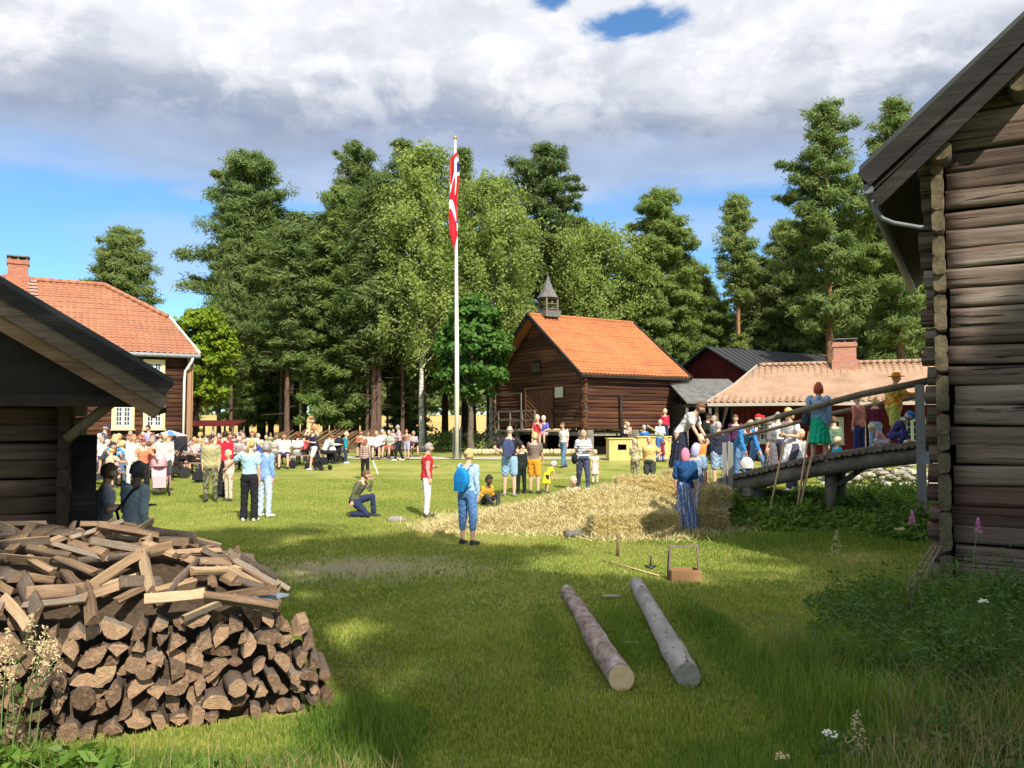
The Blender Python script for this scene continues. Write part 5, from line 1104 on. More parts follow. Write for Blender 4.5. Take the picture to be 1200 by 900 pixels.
V, Fq = tri_blades(P, h, .0035+.0006*y[:, None].ravel().mean()*0+np.full(len(x), .003)*(y/7)); tag(npmesh('lawn_grass', V, Fq, GRASSL, nv=3), 'short lawn grass in the near foreground', 'grass', kind='stuff')
x, y = scatter(330000, 13, 27); k = y+rn.uniform(-1.5, 3, len(x)) > 14.4; x, y = x[k], y[k]; hm = np.array([hayz(p_, q_) for p_, q_ in zip(x, y)]); k = hm < 0; x, y = x[k], y[k]
P = np.stack([x, y, np.array([gz(p_, q_) for p_, q_ in zip(x, y)])], 1); V, Fq = tri_blades(P, rn.uniform(.015, .05, len(x)), .0035*y/9)
tag(npmesh('lawn_grass', V, Fq, GRASSL, nv=3), 'short sunlit lawn grass around the people', 'grass', kind='stuff')
# longer grass: along the very front, at the barn, round logs, hut and woodpile foot
def patch(name, label, n, cx, cy, rx, ry, h0, h1, w_, mat, lean=.5, nv=3):
    a = rn.uniform(0, 2*np.pi, n); r = np.sqrt(rn.random(n)); x = cx+rx*r*np.cos(a)+rn.normal(size=n)*.1*rx; y = cy+ry*r*np.sin(a)+rn.normal(size=n)*.1*ry
    k = notin(x, y) & (y > 4.35); x, y = x[k], y[k]; n = len(x); edge = 1-.5*np.clip(((x-cx)/rx)**2+((y-cy)/ry)**2, 0, 1); P = np.stack([x, y, np.array([gz(a_, b_) for a_, b_ in zip(x, y)])-.01], 1)
    V, Fq = tri_blades(P, rn.uniform(h0, h1, n)*edge*(.6+.8*noise2(x*2, y*2)), np.full(n, w_), lean); return V, Fq
def merge(L):
    Vs, Fs, b = [], [], 0
    for V, Fq in L: Vs.append(V); Fs.append(Fq+b); b += len(V)
    return np.concatenate(Vs), np.concatenate(Fs)
L = [patch('', '', 9000, -.2, 4.3, 3.4, .55, .06, .26, .004, None), patch('', '', 7000, -2.6, 4.75, 1.6, .5, .08, .30, .004, None), patch('', '', 5000, -1.0, 5.6, .5, .9, .05, .2, .004, None), patch('', '', 8000, 2.4, 4.9, 1.5, .9, .08, .28, .004, None), patch('', '', 5000, 1.15, 8.0, .35, 1.9, .04, .14, .004, None), patch('', '', 5000, 2.0, 8.0, .3, 1.9, .04, .14, .004, None), patch('', '', 2500, .35, 8.0, .2, 1.6, .03, .10, .004, None)]
V, Fq = merge(L); tag(npmesh('long_grass', V, Fq, GRASSD, nv=3), 'longer unmown grass along the front and round the felled logs', 'grass', kind='stuff')
L = [patch('', '', 22000, 4.0, 6.2, 2.0, 2.0, .15, .62, .0038, None, .7), patch('', '', 14000, 4.9, 8.6, 1.2, 1.6, .10, .60, .0038, None, .7), patch('', '', 9000, 5.6, 14.5, 3.2, 1.2, .05, .22, .005, None, .7), patch('', '', 6000, 6.5, 8.0, 1.2, .8, .3, .75, .005, None, .5)]
V, Fq = merge(L); tag(npmesh('tall_grass', V, Fq, GRASSD, nv=3), 'tall shaded grass in front of the log barn', 'grass', kind='stuff')
L = [patch('', '', 1700, 2.9, 4.8, 1.1, .6, .22, .55, .0022, None, .8), patch('', '', 1700, 3.6, 5.5, 1.2, .9, .3, .74, .0022, None, .8), patch('', '', 700, -.6, 4.5, 1.0, .5, .15, .42, .0026, None, .8), patch('', '', 420, -2.3, 4.7, 1.3, .4, .15, .4, .0026, None, .8), patch('', '', 900, 2.7, 7.2, .5, 1.0, .1, .35, .003, None, .8)]
V, Fq = merge(L); tag(npmesh('dry_grass', V, Fq, DRYG, nv=3), 'dry straw-coloured grass stalks in the foreground', 'grass', kind='stuff')
def leaf_mass(spots, lsz, up=.4):
    Cs = []
    for cx, cy, rx, ry, h, n in spots:
        a = rn.uniform(0, 2*np.pi, n); r = rn.random(n)**.72*1.15; x = cx+rx*r*np.cos(a); y = cy+ry*r*np.sin(a); top = h*np.clip(1-.62*r**1.5, .08, 1)*(.25+1.1*noise2(x*4.5, y*5)**1.3)*rn.uniform(.7, 1.15, n); z = top*rn.random(n)**.6; Cs.append(np.stack([x, y, np.array([gz(p, q) for p, q in zip(x, y)])+z], 1))
    C = np.concatenate(Cs); n = len(C); nn = unit(rn.normal(size=(n, 3))*.6+np.array([0, 0, up+.4])); u = unit(np.cross(nn, rn.normal(size=(n, 3)))); v = np.cross(nn, u); s = rn.uniform(lsz*.5, lsz*1.2, (n, 1)); return quads(C, u*s, v*s*.42)
V, Fq = leaf_mass([(4.5, 5.9, 1.3, 1.5, .80, 15000), (5.0, 7.7, 1.1, 1.3, .80, 13000), (6.5, 7.3, 1.2, .9, 1.0, 9000), (3.5, 6.7, .8, .9, .40, 5000), (3.3, 5.0, 1.3, .6, .42, 6000), (2.4, 4.5, .8, .3, .25, 1500), (4.2, 9.2, .8, .8, .3, 2500)], .034)
tag(npmesh('weeds', V, Fq, WEED), 'dense dark green weeds in front of the log barn', 'weeds', kind='stuff')
V, Fq = leaf_mass([(6.0, 16.6, 1.5, .9, .42, 7000), (4.6, 17.0, .5, .5, .60, 3500), (7.6, 15.6, 1.3, 1.2, .52, 8000), (9.5, 20.5, 2.2, 1.5, .5, 6000), (7.2, 18.0, 2.2, 1.0, .4, 6000)], .065)
tag(npmesh('nettles', V, Fq, NETT), 'bright green nettles growing under the log ramp', 'weeds', kind='stuff')
V, Fq = leaf_mass([(-2.95, 4.55, .55, .30, .55, 1500), (-2.2, 4.75, .7, .25, .28, 900), (-3.3, 4.4, .5, .3, .7, 900)], .06)
tag(npmesh('brambles', V, Fq, NETT), 'fresh green leaves of brambles at the left foot of the woodpile', 'weeds', kind='stuff')
Cs = []
for k in range(900):      # upright leafy stems breaking the outline of the weeds
    r_ = rn.random()**.6; a_ = rn.random()*6.28; cx = 4.6+1.9*r_*np.cos(a_); cy = 6.9+2.4*r_*np.sin(a_); h_ = rn.uniform(.30, .95)*(1-.35*r_); t_ = rn.random(26)**.8; cy = max(cy, 5.2); Cs.append(np.stack([cx+rn.normal(size=26)*.035, cy+rn.normal(size=26)*.035, h_*t_], 1))
C = np.concatenate(Cs); n = len(C); u = unit(rn.normal(size=(n, 3))*np.array([1, 1, .35])+np.array([0, 0, .25])); v = unit(np.cross(u, rn.normal(size=(n, 3)))); s = rn.uniform(.022, .045, (n, 1)); V, Fq = quads(C, u*s, v*s*.26)
tag(npmesh('leafy_stems', V, Fq, WEED), 'upright leafy weed stems in front of the log barn', 'weeds', kind='stuff')
# single plants
STEM = plain('stem', (.12, .17, .05), .7, .2, 9)
def flower(label, p, h, kind, seed, colr):
    rr = random.Random(seed); t = thing('wild_flower', label, 'flower', p); lean = Vector((rr.uniform(-.12, .12), rr.uniform(-.1, .1), 0)); m = MB(); pts = [lean*(i/5)**2*h*1.5+Vector((0, 0, h*i/5)) for i in range(6)]; m.tube(pts, [.006, .005, .005, .004, .003, .002], 5); m.build('stem', STEM, t)
    lf = MB()
    for k in range(int(h*16)):
        z = rr.uniform(.15, .85); c = pts[int(z*5)]; a = rr.random()*6.28; d = Vector((math.cos(a), math.sin(a), .35)); L = .09*(1.1-z*.5); s = Vector((-d.y, d.x, 0))*.011; q = c+Vector((0, 0, rr.uniform(0, h/5))); lf.poly([q, q+d*L*.5+s, q+d*L, q+d*L*.5-s])
    lf.build('leaves', WEED, t, fix=False); f = MB(); top = pts[-1]
    if kind == 'spike':
        for k in range(46): a = rr.random()*6.28; zz = rr.random(); r = .026*(1.1-zz); c = top+Vector((math.cos(a)*r, math.sin(a)*r, (zz-.75)*.13)); f.ell(c, (.009, .009, .006), 6, 4)
    elif kind == 'plume':
        for k in range(90):
            a = rr.random()*6.28; zz = rr.random(); r = .06*rr.random()**.5*(1.2-zz); c = top+Vector((math.cos(a)*r, math.sin(a)*r, (zz-.7)*.22)); d = Vector((rr.gauss(0, 1), rr.gauss(0, 1), rr.gauss(0, 1))).normalized()*.014; s = d.orthogonal().normalized()*.004; f.poly([c-d, c+s, c+d, c-s])
    else:
        for k in range(22): a = rr.random()*6.28; r = .045*rr.random()**.5; f.ell(top+Vector((math.cos(a)*r, math.sin(a)*r, rr.uniform(-.01, .01))), (.010, .010, .006), 6, 4)
    f.build('flower_head', colr, t, fix=False); return t
PK, WHT, BEI = plain('pink_petal', (.55, .16, .38), .7, .15, 20), plain('white_petal', (.72, .70, .62), .7, .1, 20), plain('seed_head', (.46, .36, .20), .85, .25, 20)
def FL(label, px, pytop, D, kind, mat, s): p = at(px, pytop, D); g = gz(p.x, D); flower(label, (p.x, D, g), max(.15, p.z-g), kind, s, mat)
FL('pink willowherb in front of the corner logs of the barn', 1099, 604, 7.4, 'spike', PK, 1); FL('pink willowherb against the barn wall, right of the other', 1132, 614, 7.2, 'spike', PK, 2)
FL('pale thistle seed head rising at the barn corner', 1068, 620, 7.6, 'flat', BEI, 3); FL('white yarrow flower low in the front right', 974, 858, 5.1, 'flat', WHT, 4); FL('pale yarrow seed head at the bottom right of the lawn', 915, 888, 4.8, 'flat', BEI, 5); FL('white umbel against the lower logs of the barn wall', 1170, 706, 6.6, 'flat', WHT, 14)
FL('drooping beige grass plume in the front right', 1000, 846, 5.0, 'plume', BEI, 6); FL('dry stalk rising alone left of the barn weeds', 1002, 633, 7.3, 'plume', BEI, 8)
for i, (px, py, D) in enumerate(((6, 735, 5.0), (22, 752, 4.9), (36, 742, 5.05), (14, 770, 4.85), (44, 765, 5.0), (2, 780, 4.8))): FL('dry fluffy meadowsweet at the left edge by the woodpile, '+('tallest', 'second from the edge', 'top right', 'lower middle', 'right-hand', 'lowest')[i]+' of six', px, py, D, 'plume', BEI, 20+i)
m = MB()
for dx in (0, .05, .10): a = at(1064+dx*130, 685, 8.5); b = at(1092+dx*110, 640, 9.0); m.tube([(a.x, a.y, 0), a, b], [.011]*3, 6)
tag(m.build('leaning_sticks', RAILW), 'thin pale sticks leaning against the barn corner', 'sticks')
# ------------------------------------------------------------------ people
SKIN = {}
def skin(k):
    c = {'l': (.62, .36, .26), 'm': (.50, .28, .19), 'd': (.15, .075, .045)}[k]
    return plain('skin_'+{'l': 'light', 'm': 'tanned', 'd': 'dark'}[k], c, .55, .06, 30, .35, .05)
EYE = plain('eye_dark', (.03, .02, .02), .3, .1, 4, .5); LIP = plain('lip', (.45, .14, .12), .5, .1, 4, .3)
CLM = {}
def cloth(c, pat=None):
    key = (c, pat)
    if key in CLM: return CLM[key]
    n = NT('cloth'); f = n.noise(14, 4, .6); base = n.ramp(f, [(.3, tuple(x*.82 for x in c)), (.7, tuple(min(1, x*1.1) for x in c))])
    s = n.n('ShaderNodeSeparateXYZ'); n.l(n.tc.outputs['Object'], s.inputs[0])
    def bands(v, k, th=.5): return n.math('GREATER_THAN', n.math('FRACT', n.math('MULTIPLY', v, k)), th)
    if pat:
        kind, c2 = pat
        if kind == 'stripe': m = bands(s.outputs[2], 14, .72); base = n.mix(m, base, c2)
        elif kind == 'vstripe': m = bands(n.math('ADD', s.outputs[0], n.math('MULTIPLY', s.outputs[1], .7)), 16, .62); base = n.mix(m, base, c2)
        elif kind == 'plaid': m = n.math('ADD', bands(s.outputs[2], 11), bands(n.math('ADD', s.outputs[0], s.outputs[1]), 11)); base = n.mix(n.math('MULTIPLY', m, .5), base, c2)
        elif kind == 'camo': g = n.noise(9, 3, .5, loc=(2, 2, 2)); base = n.mix(n.ramp(g, [(.48, (0, 0, 0)), (.54, (1, 1, 1))]), base, c2)
        elif kind == 'quilt': m = bands(s.outputs[2], 9, .85); base = n.mix(m, base, c2)
    fb_ = n.noise(7, 3, .6, (1, 1, .5), loc=(1, 4, 2)); n.bump(fb_, .5, .03); m_ = n.fin(base, .85, .15); CLM[key] = m_; return m_
# joint tables -------------------------------------------------------
def pose(kind, arms='down', child=False):
    J = {}; up = Vector((0, 0, 1)); fw = Vector((0, -1, 0)); V = Vector
    if kind in ('stand', 'walk', 'stride', 'lean'):
        sp = .02 if kind == 'stand' else 0; P = V((0, 0, .93)); t = R({'stand': 2, 'walk': 4, 'stride': 6, 'lean': 38}[kind])
        for s, d in (('L', 1), ('R', -1)):
            h = P+V((d*.085, 0, -.02)); st_ = {'walk': .20, 'stride': .33}.get(kind, .02)*d; foot = V((d*(.10+sp), -st_, .08))
            kn = (h+foot)/2+V((d*.01, -.05 if kind != 'stand' else -.015, .0)); J['hip'+s], J['knee'+s], J['ank'+s] = h, kn, foot; J['toe'+s] = foot+V((d*.03, -.17, -.045))
        spine = [P, P+V((0, -math.sin(t)*.18, math.cos(t)*.18)), P+V((0, -math.sin(t)*.38, math.cos(t)*.38)), P+V((0, -math.sin(t)*.52, math.cos(t)*.52))]
    elif kind in ('sit', 'sitfwd'):
        P = V((0, .0, .52)); t = R(8 if kind == 'sit' else 30)
        for s, d in (('L', 1), ('R', -1)):
            h = P+V((d*.09, -.02, -.01)); kn = V((d*.15, -.44, .50)); a = V((d*.15, -.42 if d > 0 else -.50, .08)); J['hip'+s], J['knee'+s], J['ank'+s] = h, kn, a; J['toe'+s] = a+V((d*.02, -.17, -.045))
        spine = [P, P+V((0, -math.sin(t)*.18, .18)), P+V((0, -math.sin(t)*.36, .37)), P+V((0, -math.sin(t)*.48, .51))]
    elif kind == 'sitground':
        P = V((0, .1, .12)); t = R(12)
        for s, d in (('L', 1), ('R', -1)):
            h = P+V((d*.09, -.02, 0)); kn = V((d*.22, -.32, .34)); a = V((d*.10, -.52, .08)); J['hip'+s], J['knee'+s], J['ank'+s] = h, kn, a; J['toe'+s] = a+V((d*.05, -.16, -.03))
        spine = [P, P+V((0, -.03, .18)), P+V((0, -.09, .36)), P+V((0, -.14, .50))]
    elif kind == 'kneel':
        P = V((0, .12, .40)); t = R(14)
        J['hipL'], J['kneeL'], J['ankL'], J['toeL'] = P+V((.09, -.02, -.01)), V((.13, -.30, .50)), V((.12, -.34, .08)), V((.12, -.50, .035))
        J['hipR'], J['kneeR'], J['ankR'], J['toeR'] = P+V((-.09, -.02, -.01)), V((-.10, -.26, .08)), V((-.10, .16, .09)), V((-.10, .22, .03))
        spine = [P, P+V((0, -.05, .18)), P+V((0, -.14, .36)), P+V((0, -.20, .49))]
    elif kind == 'crouch':
        P = V((0, .12, .34)); t = R(30)
        for s, d in (('L', 1), ('R', -1)):
            h = P+V((d*.09, -.02, 0)); kn = V((d*.18, -.26, .46)); a = V((d*.12, -.06, .08)); J['hip'+s], J['knee'+s], J['ank'+s] = h, kn, a; J['toe'+s] = a+V((d*.03, -.17, -.045))
        spine = [P, P+V((0, -.10, .17)), P+V((0, -.23, .33)), P+V((0, -.33, .44))]
    elif kind == 'bend':
        P = V((0, .10, .88))
        for s, d in (('L', 1), ('R', -1)):
            h = P+V((d*.085, 0, -.02)); a = V((d*.12, .02+d*.06, .08)); kn = V((d*.11, -.03, .50)); J['hip'+s], J['knee'+s], J['ank'+s] = h, kn, a; J['toe'+s] = a+V((d*.03, -.17, -.045))
        spine = [P, P+V((0, -.16, .11)), P+V((0, -.33, .17)), P+V((0, -.46, .18))]
    J['spine'] = spine; ch = spine[2].lerp(spine[3], .65); tv = (spine[3]-spine[2]).normalized(); back = V((1, 0, 0)).cross(tv); fwd = back if back.y < 0 else -back
    dn = -tv if kind not in ('bend', 'crouch', 'lean') else V((0, -.25, -1)).normalized()
    for s, d in (('L', 1), ('R', -1)):
        sh_ = ch+V((d*.165, 0, 0)); a = arms
        if a == 'hold1': a = 'fold' if d > 0 else 'down'
        if a == 'reach1': a = 'reach' if d > 0 else 'down'
        if a == 'phone1': a = 'face' if d > 0 else 'down'
        if a == 'side1': a = 'side' if d > 0 else 'hold'
        if a == 'hold': a = 'down'
        if a == 'hip1': a = 'hips' if d > 0 else 'down'
        if a == 'down': el_ = sh_+dn*.27+V((d*.035, .02, 0)); wr = el_+dn*.22+V((d*.0, -.06, 0)); hd = wr+dn*.075+V((0, -.01, 0))
        elif a == 'hips': el_ = sh_+dn*.20+V((d*.20, .08, 0)); wr = spine[0].lerp(spine[1], .6)+V((d*.17, .02, 0)); hd = wr+V((-d*.05, -.04, -.04))
        elif a == 'fold': el_ = sh_+dn*.26+V((d*.05, -.03, 0)); wr = el_+V((-d*.12, -.20, .03)); hd = wr+V((-d*.07, -.02, .02))
        elif a == 'lap': el_ = sh_+dn*.26+V((d*.06, -.05, 0)); wr = el_+V((-d*.06, -.20, -.06)); hd = wr+V((-d*.03, -.07, -.02))
        elif a == 'reach': el_ = sh_+V((d*.10, -.17, -.16)); wr = el_+V((d*.02, -.24, .0)); hd = wr+V((0, -.08, 0))
        elif a == 'side': el_ = sh_+V((d*.22, -.04, -.16)); wr = el_+V((d*.17, -.08, -.13)); hd = wr+V((d*.05, -.02, -.05))
        elif a == 'face': el_ = sh_+V((d*.02, -.16, -.20)); wr = el_+V((-d*.08, -.07, .24)); hd = wr+V((-d*.03, .0, .08))
        elif a == 'up': el_ = sh_+V((d*.12, -.08, .20)); wr = el_+V((-d*.04, -.06, .24)); hd = wr+V((0, 0, .08))
        elif a == 'downreach': el_ = sh_+V((d*.03, -.08, -.26)); wr = el_+V((0, -.12, -.20)); hd = wr+V((0, -.03, -.07))
        J['sh'+s], J['el'+s], J['wr'+s], J['hd'+s] = sh_, el_, wr, hd
    J['head'] = spine[3]+tv*.17+fwd*.03 if kind != 'bend' else spine[3]+V((0, -.14, .04)); J['tilt'] = {'lean': .5, 'bend': .9, 'crouch': .45, 'kneel': .15}.get(kind, 0)
    return J
def uv_pts(v): return v
PM = {}
def remeshed(m, name, vox, mat, smooth=2):
    me = m.mesh(name, mat); b = bmesh.new(); b.from_mesh(me); bmesh.ops.recalc_face_normals(b, faces=b.faces); b.to_mesh(me); b.free()
    o = bpy.data.objects.new('tmp', me); COL.objects.link(o); md = o.modifiers.new('r', 'REMESH'); md.mode = 'VOXEL'; md.voxel_size = vox; md.use_smooth_shade = True
    if smooth: s = o.modifiers.new('s', 'SMOOTH'); s.iterations = smooth; s.factor = .5
    dg = bpy.context.evaluated_depsgraph_get(); ev = o.evaluated_get(dg); out = bpy.data.meshes.new_from_object(ev, depsgraph=dg); bpy.data.objects.remove(o); bpy.data.meshes.remove(me)
    out.name = name; out.materials.clear(); out.materials.append(mat); out.polygons.foreach_set('material_index', np.zeros(len(out.polygons), np.int32)); return out
def limb(m, pts, rs, n=10): m.tube(pts, rs, n); [m.ell(p, (r*.98,)*3, 8, 6) for p, r in zip(pts, rs)]
def torso(m, J, g=0.0, wide=1.0, fem=False, frm=0, to=3, belly=0):
    S = J['spine']; W = (.155, .128 if fem else .140, .165, .085); D = (.105, .088, .105, .065)
    pts = [S[0]-(S[1]-S[0]).normalized()*.07, S[0], S[0].lerp(S[1], .5), S[1], S[1].lerp(S[2], .5), S[2], S[2].lerp(S[3], .6), S[3]]
    ww = [.125, .158, .145 if fem else .148, .125 if fem else .140, .145 if fem else .158, .165 if fem else .175, .155 if fem else .165, .07]; dd = [.09, .108, .098, .088, .100, .112, .095, .06]
    if belly: dd = [x+belly*(.2 if i in (1, 6) else 1 if 1 < i < 6 else 0) for i, x in enumerate(dd)]; ww = [x+belly*.4*(1 if i < 7 else 0) for i, x in enumerate(ww)]
    ww = [x*wide+g for x in ww]; dd = [x*wide+g for x in dd]; a, b = int(frm), int(to*2+2)
    m.tube(pts[a:b], ww[a:b], 16, side=(1, 0, 0), rs2=dd[a:b])
def get_part(key):
    if key in PM: return PM[key]
    part, pk, arms, ch, fem, wide, extra = key; J = pose(pk, arms); belly = .045 if wide > 1.12 else 0; V = Vector
    if part == 'body':
        m = MB(); torso(m, J, 0, wide, fem, belly=belly)
        for s, d in (('L', 1), ('R', -1)):
            limb(m, [J['sh'+s]+V((-d*.02, 0, 0)), J['sh'+s].lerp(J['el'+s], .45), J['el'+s], J['el'+s].lerp(J['wr'+s], .35), J['wr'+s]], [.050*wide, .044*wide, .036, .037, .025])
            limb(m, [J['hip'+s], J['hip'+s].lerp(J['knee'+s], .4), J['knee'+s], J['knee'+s].lerp(J['ank'+s], .35), J['ank'+s]], [.088*wide, .074*wide, .052, .053, .035]); m.tube([J['ank'+s]+V((0, .04, -.02)), J['toe'+s]], [.036, .030], 10, rs2=[.035, .022])
        hp = J['head']; m.tube([J['spine'][3]-V((0, 0, .03)), hp], [.056, .050], 12)
        me = remeshed(m, 'body', .0135, skin('l')); tl = J['tilt']; k = 1.28 if ch == 'child' else 1.5 if ch == 'tot' else 1.0
        HM = Matrix.Rotation(tl, 3, 'X'); h = MB(); h.ell((0, 0, 0), (.076, .095, .112), 20, 16)
        hv = []
        for v in h.v:
            x, y, z = v
            if z < -.03: q = (-.03-z)/.08; x *= 1-.28*q; y = y*(1-.15*q)-(.012*q)
            if y < -.02 and z > -.07: y *= .96
            hv.append((x, y, z))
        h.v = hv; h.tube([(0, -.090, .020), (0, -.104, -.008), (0, -.112, -.022), (0, -.098, -.034)], [.008, .011, .014, .009], 8)
        for sx in (-1, 1): h.ell((sx*.077, .006, -.008), (.011, .020, .030), 8, 6); h.ell((sx*.030, -.0865, .010), (.013, .008, .007), 8, 5, 1); h.tube([(sx*.015, -.094, .028), (sx*.045, -.088, .029)], [.004, .003], 5, 1)
        h.ell((0, -.092, -.052), (.024, .008, .007), 8, 5, 2)
        h.v = [tuple(hp+HM @ (Vector(v)*k+V((0, 0, .012*(k-1)*10)))) for v in h.v]
        hh = MB(); hh.add(h.v, h.f); hh.m = h.m; hh.sm = h.sm
        for s, d in (('L', 1), ('R', -1)):
            w0, h0 = J['wr'+s], J['hd'+s]; t = (h0-w0).normalized(); sd = t.cross(V((0, 0, 1)) if abs(t.z) < .8 else V((1, 0, 0))).normalized(); nn = t.cross(sd)
            hh.tube([w0-t*.01, w0+t*.03, w0+t*.075, w0+t*.088], [.022, .036, .038, .030], 10, side=sd, rs2=[.019, .017, .016, .012])
            for q, (o, L) in enumerate(((-.027, .062), (-.009, .074), (.010, .070), (.028, .054))):
                b0 = w0+t*.080+sd*o; cu = nn*(.012 if d > 0 else -.012); hh.tube([b0, b0+t*L*.45+cu*.4, b0+t*L*.8+cu*1.3, b0+t*L+cu*2.2], [.0098, .0090, .0082, .0062], 6)
            b0 = w0+t*.025+sd*.030*(-d); hh.tube([b0, b0+t*.028+sd*.022*(-d), b0+t*.058+sd*.026*(-d)+nn*.008], [.012, .0105, .008], 6)
        b = bmesh.new(); b.from_mesh(me); b.faces.ensure_lookup_table(); tmp = hh.mesh('t', [skin('l')]*3); b.from_mesh(tmp); b.to_mesh(me); b.free(); bpy.data.meshes.remove(tmp)
        me.materials.clear(); [me.materials.append(x) for x in (skin('l'), EYE, LIP)]
    elif part == 'top':
        m = MB(); g = {'tee': .014, 'long': .014, 'jacket': .020, 'tank': .010, 'vest': .026, 'shawl': .020, 'dress': .014}[extra]; torso(m, J, g, wide, fem, 0, 2.5, belly)
        lw = {'tee': .62, 'tank': .12, 'vest': .15, 'dress': .5, 'shawl': .9}.get(extra, 1.9)
        for s in 'LR':
            A_, B_, C_ = J['sh'+s], J['el'+s], J['wr'+s]; r0 = .052*wide+g
            if lw <= 1: limb(m, [A_+(J['spine'][2]-A_)*.15, A_, A_.lerp(B_, lw*.5), A_.lerp(B_, lw)], [r0, r0, r0, r0*.98 if lw < .3 else r0*1.05])
            else: limb(m, [A_+(J['spine'][2]-A_)*.15, A_, A_.lerp(B_, .5), B_, B_.lerp(C_, .5), B_.lerp(C_, .92)], [r0, r0, .044*wide+g*.8, .037+g*.8, .034+g*.7, .028+g*.6])
        if extra == 'jacket': m.tube([J['spine'][3]+V((0, .05, -.03)), J['spine'][3]+V((0, .09, -.01)), J['spine'][3]+V((0, .08, -.10))], [.05, .06, .04], 8)
        if extra == 'dress':
            P = J['spine'][0]; m.tube([P+V((0, 0, .14)), P+V((0, 0, -.02)), P+V((0, 0, -.22)), P+V((0, 0, -.40))], [.15, .18, .215, .25], 18, rs2=[.115, .145, .175, .205])
        if extra == 'shawl': m.tube([J['spine'][3]+V((0, .02, .02)), J['spine'][2]+V((0, .03, .02)), J['spine'][1]+V((0, .05, .02)), J['spine'][0]+V((0, .07, .04))], [.08, .185, .13, .02], 14, rs2=[.08, .13, .125, .02])
        me = remeshed(m, 'shirt', .015, EYE)
    elif part == 'bottom':
        m = MB(); g = .013; stop = {'trousers': 1.93, 'shorts': .80, 'capri': 1.45, 'flare': 1.95}.get(extra)
        if stop:
            S = J['spine']; m.tube([S[0]-(S[1]-S[0]).normalized()*.09, S[0], S[0].lerp(S[1], .45)], [.12*wide+g, .160*wide+g, .150*wide+g], 16, side=(1, 0, 0), rs2=[.09*wide+g, .11*wide+g+belly, .10*wide+g+belly])
            for s in 'LR':
                H_, K_, A_ = J['hip'+s], J['knee'+s], J['ank'+s]; pt = lambda u: H_.lerp(K_, u) if u <= 1 else K_.lerp(A_, u-1)
                us = [x for x in (0, .35, .7, 1, 1.35, 1.7) if x < stop-.05]+[stop]
                rr_ = [(.092*wide if u < .1 else (.092-.030*min(1, u))*wide if u <= 1 else (.058-.008*(u-1)))+g+(.02*max(0, u-1) if extra == 'flare' else 0)+(.012 if extra == 'shorts' else 0) for u in us]; limb(m, [pt(u) for u in us], rr_)
        else:
            P = J['spine'][0]; lg = {'skirt': .42, 'longskirt': .86}[extra]; m.tube([P+V((0, 0, .10)), P, P+V((0, 0, -lg*.5)), P+V((0, 0, -lg))], [.150, .178, .20, .235 if lg < .5 else .27], 22, rs2=[.12, .145, .175, .21 if lg < .5 else .24])
        me = remeshed(m, 'trousers', .015, EYE)
    elif part == 'shoe':
        s = extra; m = MB(); a, t = J['ank'+s], J['toe'+s]; d = (t-a).normalized(); m.tube([a+V((0, .055, -.045)), a+V((0, .02, -.035)), a.lerp(t, .5)+V((0, 0, -.01)), t+d*.03], [.036, .045, .046, .030], 12, rs2=[.034, .052, .036, .018]); m.ell(a+V((0, .02, -.01)), (.045, .055, .05), 10, 6)
        me = remeshed(m, 'shoe', .012, EYE, 1)
    elif part == 'hair':
        k = 1.28 if ch == 'child' else 1.5 if ch == 'tot' else 1.0; hp = J['head']; HM = Matrix.Rotation(J['tilt'], 3, 'X'); m = MB(); sty = extra; rr_ = random.Random(4)
        m.ell((0, 0, 0), (.086, .106, .124), 22, 18); vs = []
        low = {'short': -.035, 'bald': -.02, 'cap': .030, 'bun': -.05, 'long': -.075, 'bob': -.075, 'pony': -.05, 'scarf': -.08, 'curly': -.05, 'hat': .02, 'hood': -.08}[sty]
        for x, y, z in m.v:
            hl = .040 if sty != 'cap' else .030; face = (y < .00 and z < hl+max(0, -y-.05)*.2) or z < low
            if sty == 'bald' and z > .035: face = True
            f = .86 if face else 1.0+(rr_.uniform(-.05, .09) if sty not in ('cap', 'scarf', 'hood') else 0)+(.10 if sty == 'curly' else 0)
            vs.append((x*f, y*f, z*f))
        m.v = vs
        if sty == 'long': m.tube([(0, .05, .06), (0, .085, -.04), (0, .085, -.14), (0, .08, -.26)], [.07, .088, .085, .05], 14, side=(1, 0, 0), rs2=[.05, .045, .035, .02])
        if sty == 'bob': m.tube([(0, .03, .05), (0, .05, -.04), (0, .05, -.11)], [.085, .098, .088], 14, side=(1, 0, 0), rs2=[.07, .065, .05])
        if sty == 'bun': m.ell((0, .115, .045), (.042, .040, .042), 10, 8)
        if sty == 'pony': m.tube([(0, .10, .05), (0, .15, .03), (0, .16, -.06), (0, .13, -.16)], [.03, .034, .030, .01], 8)
        if sty == 'cap': m.tube([(0, -.08, .045), (0, -.165, .028)], [.075, .055], 12, rs2=[.012, .006])
        if sty == 'hat': m.tube([(0, 0, .035), (0, 0, .050)], [.19, .17], 20); m.tube([(0, 0, .04), (0, 0, .10), (0, 0, .135)], [.098, .092, .07], 16)
        if sty == 'scarf': m.tube([(0, .04, .06), (0, .09, -.02), (0, .10, -.12), (0, .09, -.20)], [.07, .092, .075, .02], 12, side=(1, 0, 0), rs2=[.06, .045, .03, .01])
        if sty == 'hood': m.tube([(0, .02, .06), (0, .05, -.06), (0, .04, -.14)], [.08, .10, .10], 12, side=(1, 0, 0), rs2=[.08, .07, .08])
        m.v = [tuple(hp+HM @ (Vector(v)*k+V((0, 0, .012*(k-1)*10)))) for v in m.v]; me = m.mesh('hair', EYE)
